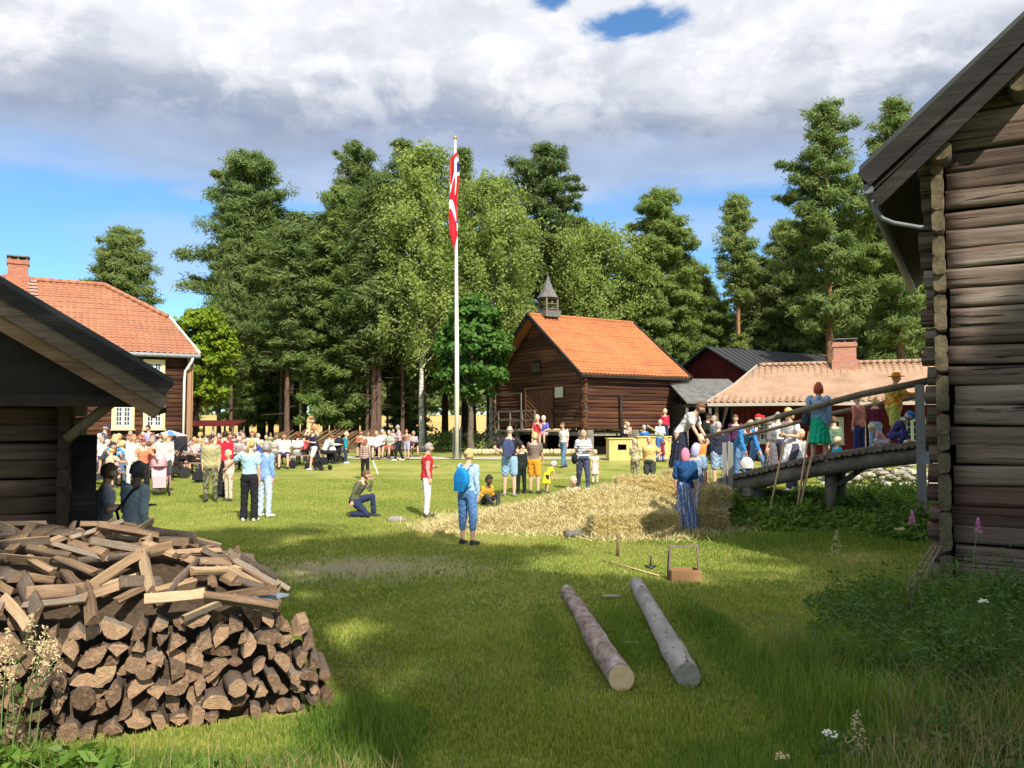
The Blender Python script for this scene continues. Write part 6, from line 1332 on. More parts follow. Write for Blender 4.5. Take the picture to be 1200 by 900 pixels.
    if part in ('top', 'bottom'):                      # folds and pleats in the cloth
        n_ = len(me.vertices); co = np.empty(n_*3, np.float32); me.vertices.foreach_get('co', co); co = co.reshape(-1, 3); no = np.empty(n_*3, np.float32); me.vertices.foreach_get('normal', no); no = no.reshape(-1, 3); x, y, z = co.T
        if extra in ('skirt', 'longskirt', 'dress'): th_ = np.arctan2(y, x); am = .016*np.clip((J['spine'][0].z+.05-z)/.5, 0, 1.2)*np.sin(th_*13+2*np.sin(z*5))
        else: am = 0*x
        am = am+.004*np.sin(z*46+7*np.sin(x*9+1)+5*np.sin(y*13))+.003*np.sin(x*55+6*np.sin(z*17))
        co = co+no*am[:, None]; me.vertices.foreach_set('co', co.ravel().astype(np.float32)); me.update()
    PM[key] = me; return me
HAIRC = {'blond': (.52, .36, .15), 'fair': (.62, .50, .30), 'white': (.60, .57, .52), 'grey': (.28, .26, .24), 'brown': (.12, .065, .032), 'dark': (.025, .018, .014), 'red': (.26, .075, .03), 'auburn': (.13, .035, .022)}
def person(label, px, pytop, foot=None, D=None, z=None, pose_='stand', arms='down', fa=0, top=('tee', (.6, .6, .6)), bot=('trousers', (.05, .05, .07)), hair=('short', 'brown'), sk='l', ch='', wide=1.0, fem=False, shoe=(.05, .05, .05), group=None, Hs=None):
    """pytop/foot = rows of the head top and of the feet in the photograph; they give the distance and the stature"""
    if D is None: g = ground(px, foot); D = g.y
    p = at(px, pytop, D); zg = gz(p.x, D) if z is None else z; J = pose(pose_, arms)
    k = 1.28 if ch == 'child' else 1.5 if ch == 'tot' else 1.0; nat = J['head'].z+.118*k*math.cos(J['tilt'])+.012*(k-1)*10
    s = max(.12, p.z-zg)/nat if Hs is None else Hs
    t = thing('person', label, 'person', (p.x, D, zg), R(fa), group, s)
    def put(nm, key, mat):
        o = bpy.data.objects.new(nm, get_part(key)); COL.objects.link(o); o.parent = t; o.material_slots[0].link = 'OBJECT'; o.material_slots[0].material = mat; return o
    b = (pose_, arms, ch, fem, wide)
    put('body', ('body',)+b+(None,), skin(sk)); put({'tee': 't_shirt', 'long': 'shirt', 'jacket': 'jacket', 'tank': 'tank_top', 'vest': 'vest', 'shawl': 'shawl', 'dress': 'dress'}[top[0]], ('top',)+b+(top[0],), cloth(top[1], top[2] if len(top) > 2 else None))
    if top[0] == 'vest': put('shirt', ('top',)+b+('long',), cloth(top[3] if len(top) > 3 else (.55, .45, .40)))
    if bot: put({'trousers': 'trousers', 'flare': 'trousers', 'capri': 'trousers', 'shorts': 'shorts', 'skirt': 'skirt', 'longskirt': 'skirt'}[bot[0]], ('bottom',)+b+(bot[0],), cloth(bot[1], bot[2] if len(bot) > 2 else None))
    hc = hair[1] if isinstance(hair[1], tuple) else HAIRC[hair[1]]
    put({'cap': 'cap', 'hat': 'hat', 'scarf': 'headscarf', 'hood': 'hood'}.get(hair[0], 'hair'), ('hair',)+b[:2]+(ch, False, 1.0, hair[0]), cloth(hc) if hair[0] in ('cap', 'hat', 'scarf', 'hood') else plain('hair_%.2f' % sum(hc), hc, .6, .25, 40, .3))
    for s_ in 'LR': put('shoe', ('shoe', pose_, arms, '', False, 1.0, s_), cloth(shoe))
    return t
TR, SH, CA, FL_ = 'trousers', 'shorts', 'capri', 'flare'
NAVY, BLACK, WHITE, JEAN, LJ, KH = (.025, .035, .085), (.018, .018, .022), (.74, .73, .71), (.10, .19, .36), (.30, .43, .58), (.30, .27, .14)
pp = person
pp('woman in light blue top and blue capri jeans standing alone in front of the hay', 548, 526, 639, fa=152, arms='hold1', top=('long', (.34, .50, .66)), bot=(CA, (.10, .22, .45)), hair=('bun', 'blond'), fem=True, wide=1.06)
W1 = bpy.data.objects['person']
pp('grey-haired woman in a red quilted vest and white trousers left of the hay', 500, 519, 606, fa=105, arms='hold1', top=('vest', (.62, .035, .05), ('quilt', (.35, .02, .03)), (.62, .30, .28)), bot=(TR, WHITE), hair=('short', 'grey'), fem=True, wide=1.06)
pp('man in an olive sweater kneeling on one knee on the lawn, hand at his face', 421, 551, 606, pose_='kneel', arms='phone1', fa=82, top=('long', (.13, .13, .085)), bot=(TR, NAVY), hair=('short', 'brown'), wide=1.08)
pp('long red-haired person in a checked overshirt behind the kneeling man', 428, 514, 562, fa=170, top=('jacket', (.55, .40, .33), ('plaid', (.13, .07, .08))), bot=(TR, BLACK), hair=('long', 'red'), fem=True, shoe=WHITE)
pp('blonde woman in a pale blue tee and flared black trousers, seen from behind', 293, 514, 611, fa=176, arms='side1', top=('tee', (.36, .58, .66)), bot=(FL_, BLACK), hair=('pony', 'blond'), fem=True, wide=1.04, shoe=WHITE)
pp('grey-haired woman in a blue jacket and faded jeans beside the blonde in flared trousers', 311, 517, 606, fa=160, top=('jacket', (.22, .36, .68)), bot=(TR, (.45, .55, .66)), hair=('bob', 'grey'), fem=True, shoe=WHITE)
pp('man in khaki hoodie, dark cap and camouflage trousers facing the camera', 248, 509, 588, fa=12, top=('jacket', (.38, .34, .18)), bot=(TR, (.20, .19, .11), ('camo', (.07, .08, .05))), hair=('cap', (.05, .05, .055)), wide=1.1)
pp('child in beige patterned clothes just right of the man in khaki hoodie', 269, 527, 587, fa=-30, top=('long', (.55, .45, .35), ('camo', (.66, .52, .44))), bot=(TR, (.52, .45, .34)), hair=('short', 'fair'), ch='child')
pp('person in a bright red cardigan standing behind the beige-clad child', 264, 505, 575, fa=200, arms='hold1', top=('jacket', (.58, .02, .05)), bot=(TR, BLACK), hair=('short', 'dark'))
pp('boy in a pale grey sweatshirt and dark shorts standing right of the pink stroller', 194, 507, 578, fa=24, top=('jacket', (.60, .60, .56)), bot=(SH, (.07, .08, .09)), hair=('short', 'fair'), shoe=WHITE)
pp('woman in coral top and black trousers behind the pink stroller', 168, 515, 580, fa=38, arms='reach', top=('tee', (.70, .22, .12)), bot=(TR, BLACK), hair=('bun', 'auburn'), fem=True)
pp('woman in white with sunglasses and long auburn-blond hair left of the woman in coral', 156, 509, 572, fa=50, top=('long', WHITE), bot=(TR, (.66, .64, .60)), hair=('long', (.40, .20, .09)), fem=True)
pp('boy in a grey sweatshirt with a black strap, back turned, just behind the woodpile', 158, 541, D=9.5, fa=152, arms='hold1', top=('jacket', (.27, .31, .34)), bot=(TR, NAVY), hair=('short', (.05, .045, .05)), sk='d', ch='')
pp('boy in a grey tee half hidden by the open plank door', 123, 543, D=9.9, fa=118, arms='fold', top=('tee', (.30, .32, .36)), bot=(TR, (.02, .03, .10)), hair=('short', 'brown'))
pp('man in navy tee and white shorts striding with a toddler on his shoulders', 368, 502, 551, pose_='walk', arms='fold', fa=-50, top=('tee', (.03, .03, .09)), bot=(SH, (.58, .62, .56)), hair=('short', 'brown'), shoe=WHITE)
pp('toddler in orange and cream riding on the shoulders of the man in white shorts', 369, 489, D=33.6, z=1.50, pose_='sitground', arms='lap', fa=-40, top=('tee', (.70, .32, .12)), bot=(SH, (.6, .5, .36)), hair=('short', 'brown'), ch='tot')
pp('heavy man in white tee and navy shorts sitting at the front of the picnic tables', 333, 507, 549, pose_='sit', arms='down', fa=14, top=('tee', WHITE), bot=(SH, (.05, .06, .12)), hair=('short', 'brown'), wide=1.25)
pp('woman in white tee seen from behind, seated beside the heavy man', 348, 508, D=34, pose_='sit', arms='lap', fa=172, top=('tee', (.70, .72, .70)), bot=(TR, (.3, .3, .3)), hair=('bun', 'auburn'), fem=True, wide=1.1)
pp('child in a red tee sitting at the pale picnic table', 357, 507, D=34.8, pose_='sitfwd', arms='reach', fa=200, top=('tee', (.62, .06, .07)), bot=(SH, NAVY), hair=('short', 'brown'), ch='child')
pp('person in a white shirt seated right of the man carrying a toddler, nearer one', 379, 508, D=35, pose_='sitfwd', arms='reach', fa=120, top=('long', (.66, .70, .68)), bot=(TR, BLACK), hair=('short', 'brown'))
pp('person in white with dark hair seated farthest right at the black stroller', 390, 509, D=35.6, pose_='sit', arms='lap', fa=200, top=('tee', WHITE), bot=(TR, BLACK), hair=('short', 'dark'))
pp('boy in a teal sweater standing at the tables, seen from the side', 405, 506, 543, fa=96, top=('jacket', (.02, .28, .36)), bot=(TR, (.03, .05, .08)), hair=('short', 'fair'), ch='child', shoe=WHITE)
pp('woman in a white blouse seated at the grove, legs in a dark skirt', 441, 505, D=38.4, pose_='sit', arms='lap', fa=8, top=('long', WHITE), bot=(SH, (.16, .09, .12)), hair=('bob', 'blond'), fem=True)
pp('person in a white shirt seated just left of the woman in the white blouse', 431, 505, D=38.8, pose_='sit', arms='lap', fa=20, top=('long', (.68, .62, .64)), bot=(TR, (.2, .22, .3)), hair=('short', 'brown'))
pp('person in teal pattern top and brick-red shorts seated at the grove', 457, 504, D=39, pose_='sit', arms='lap', fa=-15, top=('tee', (.24, .38, .36), ('camo', (.5, .45, .35))), bot=(SH, (.38, .10, .07)), hair=('short', 'grey'))
pp('man in pink shirt, black trousers and white shoes walking left along the tables', 468, 498, 540, pose_='walk', arms='fold', fa=-74, top=('long', (.66, .40, .44)), bot=(TR, BLACK), hair=('short', 'grey'), shoe=WHITE)
pp('red-faced woman in a sleeveless top standing at the rightmost picnic table', 477, 503, 538, fa=-24, arms='side', top=('tank', (.36, .20, .14)), bot=(SH, (.36, .34, .5)), hair=('short', 'red'), fem=True)
pp('bald man in black tee and jeans shorts, hands on hips, seen from behind', 597, 499, 582, fa=172, arms='hips', top=('tee', (.028, .024, .026)), bot=(SH, (.26, .42, .60)), hair=('bald', 'grey'), wide=1.08, shoe=(.3, .3, .3))
pp('slim boy in black standing between the bald man and the woman in brown', 611, 520, 579, fa=-150, top=('long', (.02, .025, .022)), bot=(TR, (.012, .02, .015)), hair=('short', 'brown'))
pp('curly blonde woman in a brown tee with an orange shirt round her waist', 626, 507, 579, fa=158, arms='downreach', top=('tee', (.20, .145, .13)), bot=(SH, (.72, .30, .03)), hair=('curly', 'blond'), fem=True, wide=1.05)
pp('white-blonde toddler in a yellow dress bending forward at the edge of the hay', 640, 541, 578, pose_='lean', arms='downreach', fa=120, top=('dress', (.78, .62, .04)), bot=(SH, BLACK), hair=('curly', 'white'), ch='tot')
pp('dark-haired boy in a mustard sweater sitting on the ground left of the bald man', 571, 557, 592, pose_='sitground', arms='lap', fa=32, top=('long', (.58, .33, .04)), bot=(TR, (.04, .04, .05)), hair=('curly', 'dark'), sk='d', ch='child')
pp('woman in a white tee with dark stripes and navy trousers walking towards the hay', 683, 504, 575, fa=8, pose_='walk', arms='hold1', top=('tee', (.74, .76, .78), ('stripe', (.05, .08, .15))), bot=(TR, (.05, .06, .11)), hair=('bob', (.45, .33, .2)), fem=True, wide=1.13, shoe=WHITE)
pp('small girl in a long pale pink dress right of the woman in stripes', 697, 527, 567, fa=18, top=('dress', (.68, .52, .46)), bot=(TR, (.62, .50, .42)), hair=('short', 'fair'), ch='child', fem=True)
pp('little child in pink sitting in the hay in front of the woman in stripes', 671, 558, 591, pose_='sitground', arms='lap', fa=8, top=('tee', (.68, .42, .38)), bot=(SH, (.6, .4, .38)), hair=('short', 'fair'), ch='tot')
pp('man in a white polo shirt and jeans walking before the storehouse gable', 661, 495, 548, pose_='walk', fa=-48, top=('tee', WHITE), bot=(TR, (.10, .18, .30)), hair=('short', 'brown'))
pp('child in a red top sitting on the storehouse stair', 630, 486, D=39.2, z=.95, pose_='sit', arms='phone1', fa=-10, top=('tank', (.66, .06, .08)), bot=(SH, (.4, .1, .1)), hair=('short', 'fair'), ch='child')
pp('child in a blue top and white cap sitting high on the storehouse stair', 638, 487, D=39.6, z=1.05, pose_='sit', arms='lap', fa=-24, top=('tee', (.10, .13, .50)), bot=(SH, (.5, .3, .3)), hair=('cap', WHITE), ch='child')
pp('blonde child in a navy sweater standing before the storehouse corner', 697, 498, 533, fa=188, top=('jacket', (.03, .035, .12)), bot=(TR, (.2, .38, .48)), hair=('curly', 'fair'), ch='child')
pp('child in grey standing just left of the small yellow stall', 713, 503, 531, fa=-30, top=('long', (.13, .14, .17)), bot=(TR, (.10, .12, .16)), hair=('short', 'brown'), ch='child')
pp('man in black holding a baby in front of the yellow stalls', 732, 492, 537, fa=40, arms='fold', top=('long', (.03, .02, .02)), bot=(TR, (.055, .04, .035)), hair=('short', 'brown'))
pp('baby in pale pink held by the man in black', 737, 495, D=37.4, z=1.55, pose_='sitground', arms='lap', fa=-40, top=('tee', (.70, .46, .42)), bot=(TR, (.66, .45, .4)), hair=('short', 'fair'), ch='tot')
pp('child in bright blue behind the long yellow stall', 755, 498, D=39.9, fa=-20, top=('tee', (.03, .20, .60)), bot=(TR, NAVY), hair=('cap', (.5, .6, .65)), ch='child')
pp('woman in pale blue blouse and jeans at the right end of the long yellow stall', 773, 492, 541, fa=24, arms='fold', top=('long', (.60, .70, .74)), bot=(TR, (.05, .13, .34)), hair=('short', 'white'), fem=True, wide=1.08)
pp('child in a red top standing on a crate against the storehouse wall', 779, 479, D=39.4, z=1.10, fa=150, top=('long', (.60, .03, .07)), bot=(TR, NAVY), hair=('short', 'fair'), ch='child')
pp('girl in maroon standing right of the woman in pale blue blouse', 776, 512, 541, fa=20, top=('dress', (.20, .02, .03)), bot=(TR, (.5, .3, .3)), hair=('bob', 'auburn'), ch='child', fem=True)
pp('child in pale camouflage behind the hay, back turned', 744, 514, 566, fa=165, arms='fold', top=('jacket', (.52, .46, .30), ('camo', (.25, .22, .12))), bot=(TR, (.30, .27, .16), ('camo', (.09, .08, .05))), hair=('cap', (.5, .42, .28)), ch='child')
pp('woman in a sand-yellow top and sunglasses with one hand on her hip behind the hay', 761, 512, 574, fa=-16, arms='hip1', top=('tee', (.62, .43, .16)), bot=(SH, (.05, .06, .055)), hair=('short', (.42, .27, .15)), fem=True, wide=1.14)
pp('bearded man in white shirt and dark apron standing high on the hay', 796, 472, D=19.4, z=.78, pose_='lean', arms='downreach', fa=58, top=('tee', (.66, .63, .62)), bot=('longskirt', (.025, .03, .05)), hair=('short', 'brown'))
pp('blond child in orange reaching down beside the bearded man', 822, 509, 566, fa=-168, arms='downreach', top=('tank', (.70, .24, .04)), bot=('skirt', (.24, .38, .52)), hair=('curly', 'fair'), ch='child', fem=True)
pp('girl in a pink headscarf, dark blue shawl and long blue striped skirt', 803, 525, 624, fa=168, top=('shawl', (.015, .06, .17)), bot=('longskirt', (.09, .15, .34), ('vstripe', (.40, .42, .55))), hair=('scarf', (.66, .20, .30)), fem=True)
pp('girl in a lilac headscarf and white apron beside the girl in pink headscarf', 815, 519, 619, fa=150, top=('tee', (.20, .28, .42)), bot=('longskirt', (.62, .58, .66)), hair=('scarf', (.42, .42, .66)), fem=True)
pp('man in navy sweater, cap and light jeans shorts at the low end of the ramp', 842, 494, 568, fa=178, D=20.6, top=('jacket', (.028, .032, .055)), bot=(SH, (.30, .42, .56)), hair=('cap', (.42, .46, .52)), wide=1.1)
pp('red-haired woman in a light denim shirt and bright green skirt on the ramp', 959, 448, D=17.6, z=1.12, fa=160, arms='hold1', top=('jacket', (.30, .46, .66)), bot=('skirt', (.02, .48, .28)), hair=('bob', (.42, .07, .03)), fem=True, wide=1.04)
pp('person in a coral shirt and navy trousers on the far side of the ramp', 1006, 463, D=19.2, z=1.22, fa=-150, top=('jacket', (.62, .24, .18)), bot=(TR, (.04, .05, .14)), hair=('cap', (.66, .5, .4)))
pp('person in maroon top and pale jeans near the top of the ramp', 1025, 466, D=18.8, z=1.38, fa=150, top=('long', (.13, .02, .04)), bot=(TR, (.32, .46, .58)), hair=('bob', 'blond'))
pp('person in orange and yellow costume with a broad orange hat on the ramp', 1046, 437, D=17.8, z=1.52, pose_='walk', arms='reach', fa=90, top=('jacket', (.62, .22, .03), ('camo', (.60, .52, .10))), bot=(SH, (.50, .50, .12)), hair=('hat', (.75, .28, .03)), wide=1.15)
pp('child in a bright blue cap crouching at the top of the ramp', 1049, 482, D=17.2, z=1.56, pose_='crouch', fa=60, top=('long', (.05, .05, .16)), bot=(TR, (.06, .06, .2)), hair=('cap', (.03, .20, .62)), ch='child')
pp('child in pink and white crouching near the top of the ramp', 1034, 497, D=17.5, z=1.48, pose_='crouch', fa=-110, top=('tee', (.68, .38, .38)), bot=(TR, (.66, .6, .6)), hair=('short', 'fair'), ch='tot')
pp('child in bright blue playing on the grass beyond the ramp deck', 980, 512, D=23, fa=100, top=('tee', (.02, .36, .62)), bot=(TR, NAVY), hair=('short', 'fair'), ch='child')
pp('blonde woman in a white dress walking behind the ramp', 927, 478, D=22.5, pose_='walk', fa=-62, arms='fold', top=('dress', (.66, .64, .66)), bot=(TR, (.08, .07, .1)), hair=('bob', 'blond'), fem=True, shoe=WHITE)
pp('small child in grey behind the handrail right of the woman in white dress', 937, 503, D=23, fa=20, top=('tee', (.34, .33, .34)), bot=(SH, (.2, .2, .2)), hair=('short', 'fair'), ch='child')
pp('person in a long grey dress standing behind the middle of the handrail', 903, 490, D=26, fa=-130, top=('shawl', (.13, .12, .13)), bot=('longskirt', (.12, .11, .13)), hair=('bun', 'grey'), fem=True)
pp('person in a white shirt and dark trousers behind the one in long grey dress', 911, 483, D=29, fa=150, arms='fold', top=('long', (.60, .60, .64)), bot=(TR, (.06, .06, .09)), hair=('short', 'grey'))
pp('person in a black tank top, red cap and blue jeans striding behind the ramp', 884, 485, D=27, pose_='stride', arms='hips', fa=80, top=('tank', (.05, .035, .035)), bot=(TR, (.09, .19, .40)), hair=('cap', (.42, .02, .03)))
pp('bald man in blue bending over the blue and white stroller', 866, 492, D=24.5, pose_='lean', arms='downreach', fa=20, top=('jacket', (.04, .18, .44)), bot=(TR, JEAN), hair=('bald', 'grey'))
pp('person in dark violet at the red wall of the low house', 862, 486, D=31, fa=-20, top=('long', (.09, .03, .10)), bot=(TR, BLACK), hair=('short', 'brown'))
pp('person in black with white cuffs inside the shade of the open shed', 829, 484, D=36.5, fa=30, arms='fold', top=('long', (.02, .02, .02)), bot=(TR, BLACK), hair=('short', 'brown'))
pp('person in grey-blue at the mouth of the open shed', 838, 487, D=35, fa=-60, top=('jacket', (.20, .24, .30)), bot=(TR, BLACK), hair=('short', 'grey'))
pp('young person in green at the far right of the yellow bench', 962+16, 488, D=27.5, fa=200, top=('long', (.10, .16, .11)), bot=(TR, BLACK), hair=('short', 'brown'))
# the seated and milling crowd before the farmhouse
CROWD = [
 (126, 515, 27.6, 'sit', 30, 'butter yellow', (.66, .56, .22), 'short', 'white', 'between the plank door and the left cream window'), (134, 519, 25.2, 'sit', -150, 'dusty pink', (.56, .34, .34), 'long', 'brown', 'with long hair, back turned below the left cream window'),
 (158, 517, 29.6, 'sit', 15, 'mint', (.42, .60, .48), 'bun', 'grey', 'just left of the head of the woman in coral'), (168, 506, 31.6, 'stand', 5, 'burgundy', (.24, .04, .06), 'bob', 'fair', 'against the wall between the cream windows'),
 (199, 514, 29.2, 'sit', -30, 'sky blue', (.25, .45, .66), 'short', 'fair', 'right behind the boy in the pale sweatshirt'), (223, 515, 29.4, 'sit', 170, 'ash grey', (.42, .42, .42), 'cap', (.3, .05, .05), 'wearing a red cap right of the black pram'),
 (243, 514, 31.5, 'sit', 0, 'denim blue', (.10, .20, .38), 'short', 'white', 'left of the cap of the man in khaki'), (268, 513, 33, 'sit', 190, 'lemon', (.70, .66, .30), 'bob', 'brown', 'right shoulder of the red cardigan'),
 (279, 506, 37, 'sit', 0, 'crimson', (.50, .02, .05), 'bun', 'grey', 'far behind the blonde in pale blue, to her left'), (317, 507, 37.6, 'stand', 25, 'moss green', (.14, .20, .08), 'short', 'brown', 'standing left of the heavy man in white'),
 (325, 508, 38.2, 'sit', -5, 'ivory check', (.66, .62, .52), 'short', 'auburn', 'far behind the left shoulder of the heavy man'), (305, 516, 33, 'sit', 160, 'cobalt', (.03, .08, .36), 'pony', 'fair', 'between the blonde and the grey-haired woman'),  # px, top row, D, pose, facing, colour word, rgb, hair style, hair colour, where
 (119, 512, 26.5, 'stand', 60, 'white', WHITE, 'short', 'grey', 'just right of the plank door'), (122, 497, 29.5, 'stand', 100, 'dark blue', NAVY, 'cap', NAVY, 'under the left cream window, wearing a dark blue cap'),
 (131, 512, 25.6, 'sit', 80, 'bright blue', (.05, .28, .58), 'short', 'blond', 'below the left cream window'), (122, 518, 24.2, 'sitfwd', 70, 'charcoal', (.06, .06, .07), 'short', 'dark', 'nearest the plank door'),
 (136, 509, 28.6, 'sit', 10, 'cream', (.70, .62, .50), 'bob', 'fair', 'below the middle of the left cream window'), (142, 508, 30.2, 'sit', -10, 'pale pink', (.68, .48, .46), 'bun', 'blond', 'below the right edge of the left cream window'),
 (128, 524, 24.0, 'sit', 150, 'sand', (.56, .44, .30), 'short', 'blond', 'close behind the boy by the woodpile'), (147, 520, 26.5, 'sit', 190, 'slate', (.09, .11, .16), 'short', 'brown', 'bent at the table behind the boy by the woodpile'),
 (150, 509, 29.4, 'stand', 30, 'ivory', (.72, .70, .62), 'short', 'brown', 'standing between the two cream windows'), (154, 505, 31, 'stand', -20, 'slate blue', (.12, .15, .25), 'short', 'grey', 'standing left of the gap between the windows'),
 (166, 509, 30.6, 'sit', 0, 'tan', (.48, .34, .20), 'bob', 'red', 'between the two cream windows, with red hair'), (161, 512, 28, 'sit', 20, 'off-white', (.70, .70, .66), 'long', 'brown', 'behind the woman with sunglasses'),
 (175, 498, 30.5, 'stand', -30, 'lilac', (.50, .42, .60), 'short', 'dark', 'before the right cream window, dark-haired'), (179, 507, 29.6, 'sit', 30, 'white', (.72, .72, .74), 'bob', 'brown', 'below the left part of the right cream window'),
 (174, 517, 27, 'sit', 200, 'maroon', (.16, .03, .04), 'short', 'brown', 'behind the coral top'), (182, 512, 28, 'sit', -20, 'peach', (.68, .40, .30), 'short', 'grey', 'left of the pale sweatshirt'), (187, 520, 26.5, 'sitfwd', 60, 'violet-blue', (.14, .12, .34), 'short', 'fair', 'beside the left arm of the pale sweatshirt'),
 (188, 508, 31.5, 'stand', 10, 'dark grey', (.10, .10, .11), 'bob', 'dark', 'behind the pale sweatshirt'), (202, 510, 30.8, 'sit', -30, 'rose', (.62, .28, .26), 'short', 'red', 'right of the parasol'), (209, 511, 29.8, 'sit', 40, 'salmon', (.66, .34, .28), 'bun', 'brown', 'left of the black pram hood'),
 (218, 511, 31, 'sit', 0, 'black', BLACK, 'short', 'brown', 'behind the black pram'), (228, 512, 31.4, 'sit', 20, 'light pink', (.68, .44, .42), 'short', 'blond', 'right of the farmhouse downpipe'), (235, 507, 33, 'stand', -20, 'mustard', (.55, .36, .10), 'curly', 'blond', 'right of the farmhouse corner board'),
 (233, 516, 29, 'sitfwd', -60, 'pale rose', (.66, .42, .40), 'short', 'grey', 'left of the khaki hoodie'), (240, 510, 34, 'sit', 30, 'brick', (.42, .13, .08), 'short', 'brown', 'left behind the dark cap'), (257, 508, 33.5, 'sit', 10, 'pale green', (.45, .55, .40), 'short', 'grey', 'between the khaki hoodie and the red cardigan'),
 (262, 507, 36.5, 'sit', -15, 'coral red', (.60, .14, .10), 'bob', 'brown', 'before the red shelter'), (274, 509, 34.5, 'stand', 20, 'dark teal', (.03, .10, .12), 'short', 'dark', 'just right of the red cardigan'), (281, 511, 32.5, 'sit', 0, 'grey-pink', (.50, .38, .38), 'bob', 'white', 'left of the blonde in pale blue'),
 (287, 508, 34.2, 'sit', -20, 'plum', (.22, .10, .16), 'short', 'grey', 'behind the left shoulder of the blonde in pale blue'), (296, 505, 35.4, 'sit', 10, 'white', (.74, .74, .72), 'short', 'red', 'behind the head of the blonde in pale blue'), (290, 514, 31.4, 'sit', 30, 'pink check', (.64, .40, .42), 'short', 'white', 'at the raised elbow of the blonde in pale blue'),
 (304, 508, 35.8, 'sit', -10, 'sage', (.40, .44, .32), 'bun', 'fair', 'behind the grey-haired woman in blue jacket'), (312, 510, 36.6, 'sit', 15, 'cream yellow', (.68, .60, .38), 'short', 'fair', 'right behind the grey-haired woman in blue jacket'), (270, 505, 38.5, 'stand', 0, 'wine red', (.30, .03, .06), 'short', 'brown', 'under the right end of the red shelter'),
 (250, 505, 39.5, 'sit', 5, 'apricot', (.66, .38, .20), 'short', 'grey', 'under the left part of the red shelter'), (284, 504, 39, 'sit', -8, 'brown', (.16, .10, .07), 'short', 'brown', 'at the farthest table before the shelter'), (322, 511, 35.2, 'sit', 190, 'beige', (.54, .45, .34), 'short', 'brown', 'left of the heavy man in white'),
 (210, 508, 33.4, 'sit', 15, 'turquoise', (.10, .42, .46), 'bob', 'fair', 'at the wall right of the parasol'), (142, 516, 27.4, 'sit', -170, 'linen', (.60, .54, .46), 'bob', 'blond', 'with back turned below the left window'), (115, 508, 28, 'stand', 90, 'pale blue', (.46, .56, .66), 'short', 'white', 'against the wall beside the door edge'),
 (423, 504, 39.8, 'sit', 10, 'rust', (.40, .16, .08), 'short', 'brown', 'at the grove behind the checked overshirt'), (449, 503, 41, 'sit', -10, 'white', (.72, .70, .70), 'short', 'white', 'far back between the white blouse and the teal pattern'), (484, 505, 40.5, 'sit', 20, 'lavender', (.48, .44, .62), 'bob', 'grey', 'at the right end of the rightmost picnic table'),
 (461, 503, 41.4, 'stand', 0, 'grey', (.30, .30, .31), 'short', 'grey', 'behind the man in pink shirt'), (365, 510, 36.5, 'sit', 160, 'orange-red', (.62, .16, .06), 'short', 'brown', 'half hidden behind the man with the toddler'), (397, 507, 38, 'sit', 170, 'stone', (.36, .34, .30), 'short', 'brown', 'behind the boy in teal')]
for i, (px, top_, D, po, fa, cw, rgb, hs_, hc, where) in enumerate(CROWD):
    if po in ('sit', 'sitfwd'):
        x = (px-600)/F*D; zz = None; seat = 'seated person'
    else: seat = 'person' if 'standing' in where else 'standing person'
    hw_ = '' if any(w in where for w in ('hair', 'cap')) else ''
    pp(('%s in %s %s' % (seat, cw, where)), px, top_, D=D, pose_=po, arms=('lap', 'fold', 'reach', 'hold1')[i % 4] if po != 'stand' else ('down', 'fold', 'hip1')[i % 3], fa=fa, top=(('tee', 'long', 'jacket')[i % 3], rgb)+(((('stripe', 'plaid', 'camo')[i % 9//3], tuple(.35*c+.25*(.9-c) for c in rgb)),) if i % 3 == 1 else ()), bot=((TR, SH)[i % 2], ((.04, .05, .09), (.2, .19, .17), (.09, .14, .24), (.02, .02, .02))[i % 4]), hair=(hs_, hc), fem=hs_ in ('bob', 'bun', 'long'), Hs=None)
# a few people whose figure carries something of its own
def backpack(label, per, mat, s=1.0, dz=0):
    t = thing('backpack', label, 'backpack', per.location, per.rotation_euler.z, None, per.scale[0]); b = bmesh.new(); bmesh.ops.create_cube(b, size=1); bmesh.ops.subdivide_edges(b, edges=b.edges[:], cuts=2, use_grid_fill=True); bmesh.ops.bevel(b, geom=b.edges[:], offset=.03, segments=1, affect='EDGES') if False else None
    for v in b.verts:
        r = v.co.length; c = v.co.copy(); f = 1-.30*max(0, (abs(c.x)*2)**3*(abs(c.z)*2)**3); v.co = Vector((c.x*.30*f*s, c.y*.17*(1-.35*(abs(c.z)*2)**3)*s+.20, c.z*.46*f*s+1.20+dz))
    me = bpy.data.meshes.new('pack'); b.to_mesh(me); b.free(); me.materials.append(mat); me.polygons.foreach_set('use_smooth', np.ones(len(me.polygons), bool)); o = bpy.data.objects.new('pack', me); COL.objects.link(o); o.parent = t; md = o.modifiers.new('s', 'SUBSURF'); md.levels = 2; md.render_levels = 2
    for sx in (-.10, .10): MB().tube([(sx, .14, 1.05+dz), (sx*1.4, -.02, 1.10+dz), (sx*1.35, -.14, 1.28+dz), (sx*1.1, -.08, 1.43+dz), (sx, .07, 1.45+dz), (sx*.9, .13, 1.36+dz)], .014, 6).build('strap', mat, t)
    MB().box((0, .295, 1.08+dz), (.20, .03, .18)).build('pocket', mat, t)
P_ = [o for o in bpy.data.objects if o.name.startswith('person')]
def find(s): return next(o for o in P_ if s in o['label'])
backpack('bright blue backpack worn by the woman in front of the hay', find('standing alone in front'), plain('bag_blue', (.01, .24, .60), .7, .2, 12), .95)
backpack('dark blue rucksack on the back of the bald man', find('bald man in black tee'), plain('bag_navy', (.045, .06, .14), .8, .2, 12), 1.0)
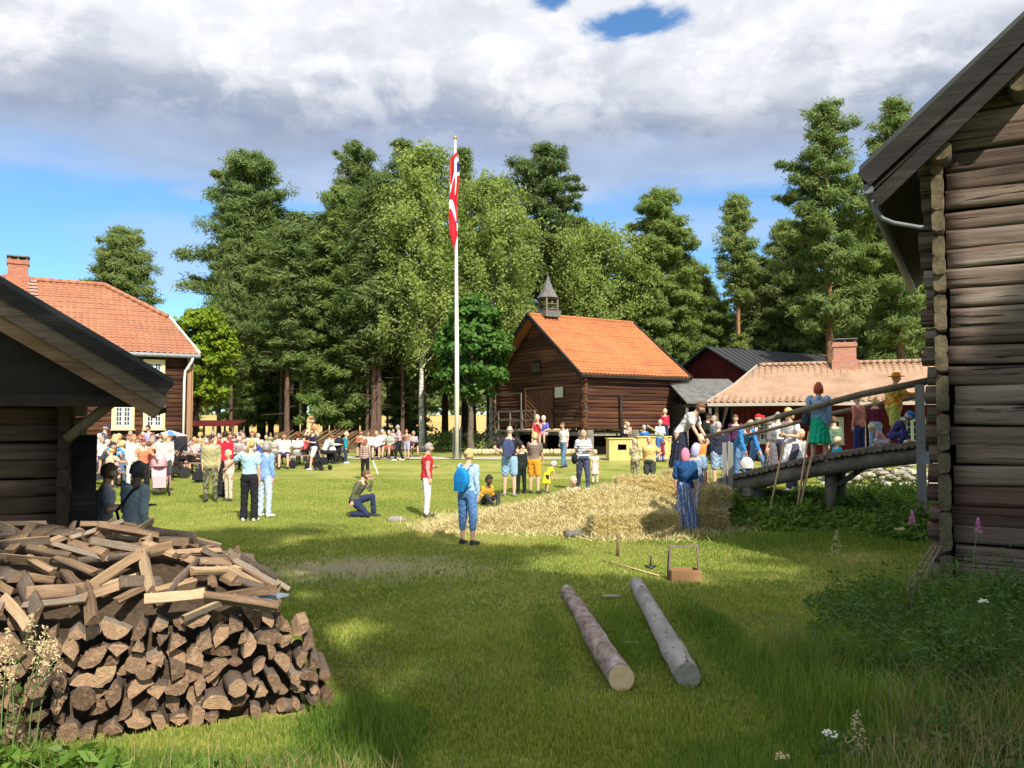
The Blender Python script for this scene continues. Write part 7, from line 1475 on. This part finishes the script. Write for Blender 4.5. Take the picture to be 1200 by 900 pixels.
q = find('dark stripes'); t = thing('handbag', 'black shoulder bag carried by the woman in the striped tee', 'handbag', q.location, q.rotation_euler.z, None, q.scale[0]); MB().ell((-.26, -.06, .92), (.09, .14, .16), 12, 8).build('pouch', BLKC, t); MB().tube([(-.24, -.12, 1.02), (-.16, -.13, 1.3), (-.12, 0, 1.46), (-.18, .10, 1.28), (-.25, .02, 1.02)], .011, 6).build('strap', BLKC, t)
q = find('green skirt'); t = thing('handbag', 'dark denim handbag of the woman in the green skirt', 'handbag', q.location, q.rotation_euler.z, None, q.scale[0]); MB().ell((.25, .0, .98), (.09, .13, .13), 12, 8).build('pouch', plain('bag_denim', (.04, .07, .11), .8, .2, 12), t); MB().tube([(.24, -.06, 1.08), (.17, -.12, 1.32), (.12, 0, 1.47), (.17, .10, 1.28), (.25, .04, 1.08)], .011, 6).build('strap', BLKC, t)
q = find('grey sweatshirt with a black'); t = thing('shoulder_bag', 'black shoulder bag hanging at the side of the boy behind the woodpile', 'shoulder bag', q.location, q.rotation_euler.z, None, q.scale[0]); MB().ell((.25, -.10, .90), (.08, .14, .14), 12, 8).build('pouch', BLKC, t); MB().tube([(.23, -.14, 1.0), (.05, -.17, 1.2), (-.12, -.06, 1.47), (-.10, .10, 1.40), (.10, .16, 1.15), (.24, .02, 1.0)], .018, 6).build('strap', BLKC, t)
q = find('bearded man'); o = MB().tube([Vector((-.0, 0, 0))+q.location+Vector((.25, -.1, .55)), q.location+Vector((-.75, .1, 1.25)), ], .02, 7).build('tool_handle', PEEL); tag(o, 'pale wooden tool handle held by the bearded man on the hay', 'tool')
o = MB().tube([q.location+Vector((.30, -.32, .62)), q.location+Vector((.62, -.45, .0))], .018, 6).build('tool_handle', PEEL); tag(o, 'pale wooden stick pointing down from the hands of the bearded man', 'stick')
q = find('light blue top'); o = MB().tube([at(437, 540, 25.5), at(443, 556, 25.2)], .02, 6).build('walking_stick', WHITEP); tag(o, 'white stick held out by the red-haired person in checked overshirt', 'stick')
me_ = find('bearded man'); b_ = MB(); J_ = pose('lean', 'downreach'); b_.ell(J_['head']+Vector((0, -.055, -.075)), (.062, .055, .052), 12, 8); b_.build('beard', plain('hair_beard', (.10, .055, .03), .7, .2, 40), me_)
print('people', len(P_))
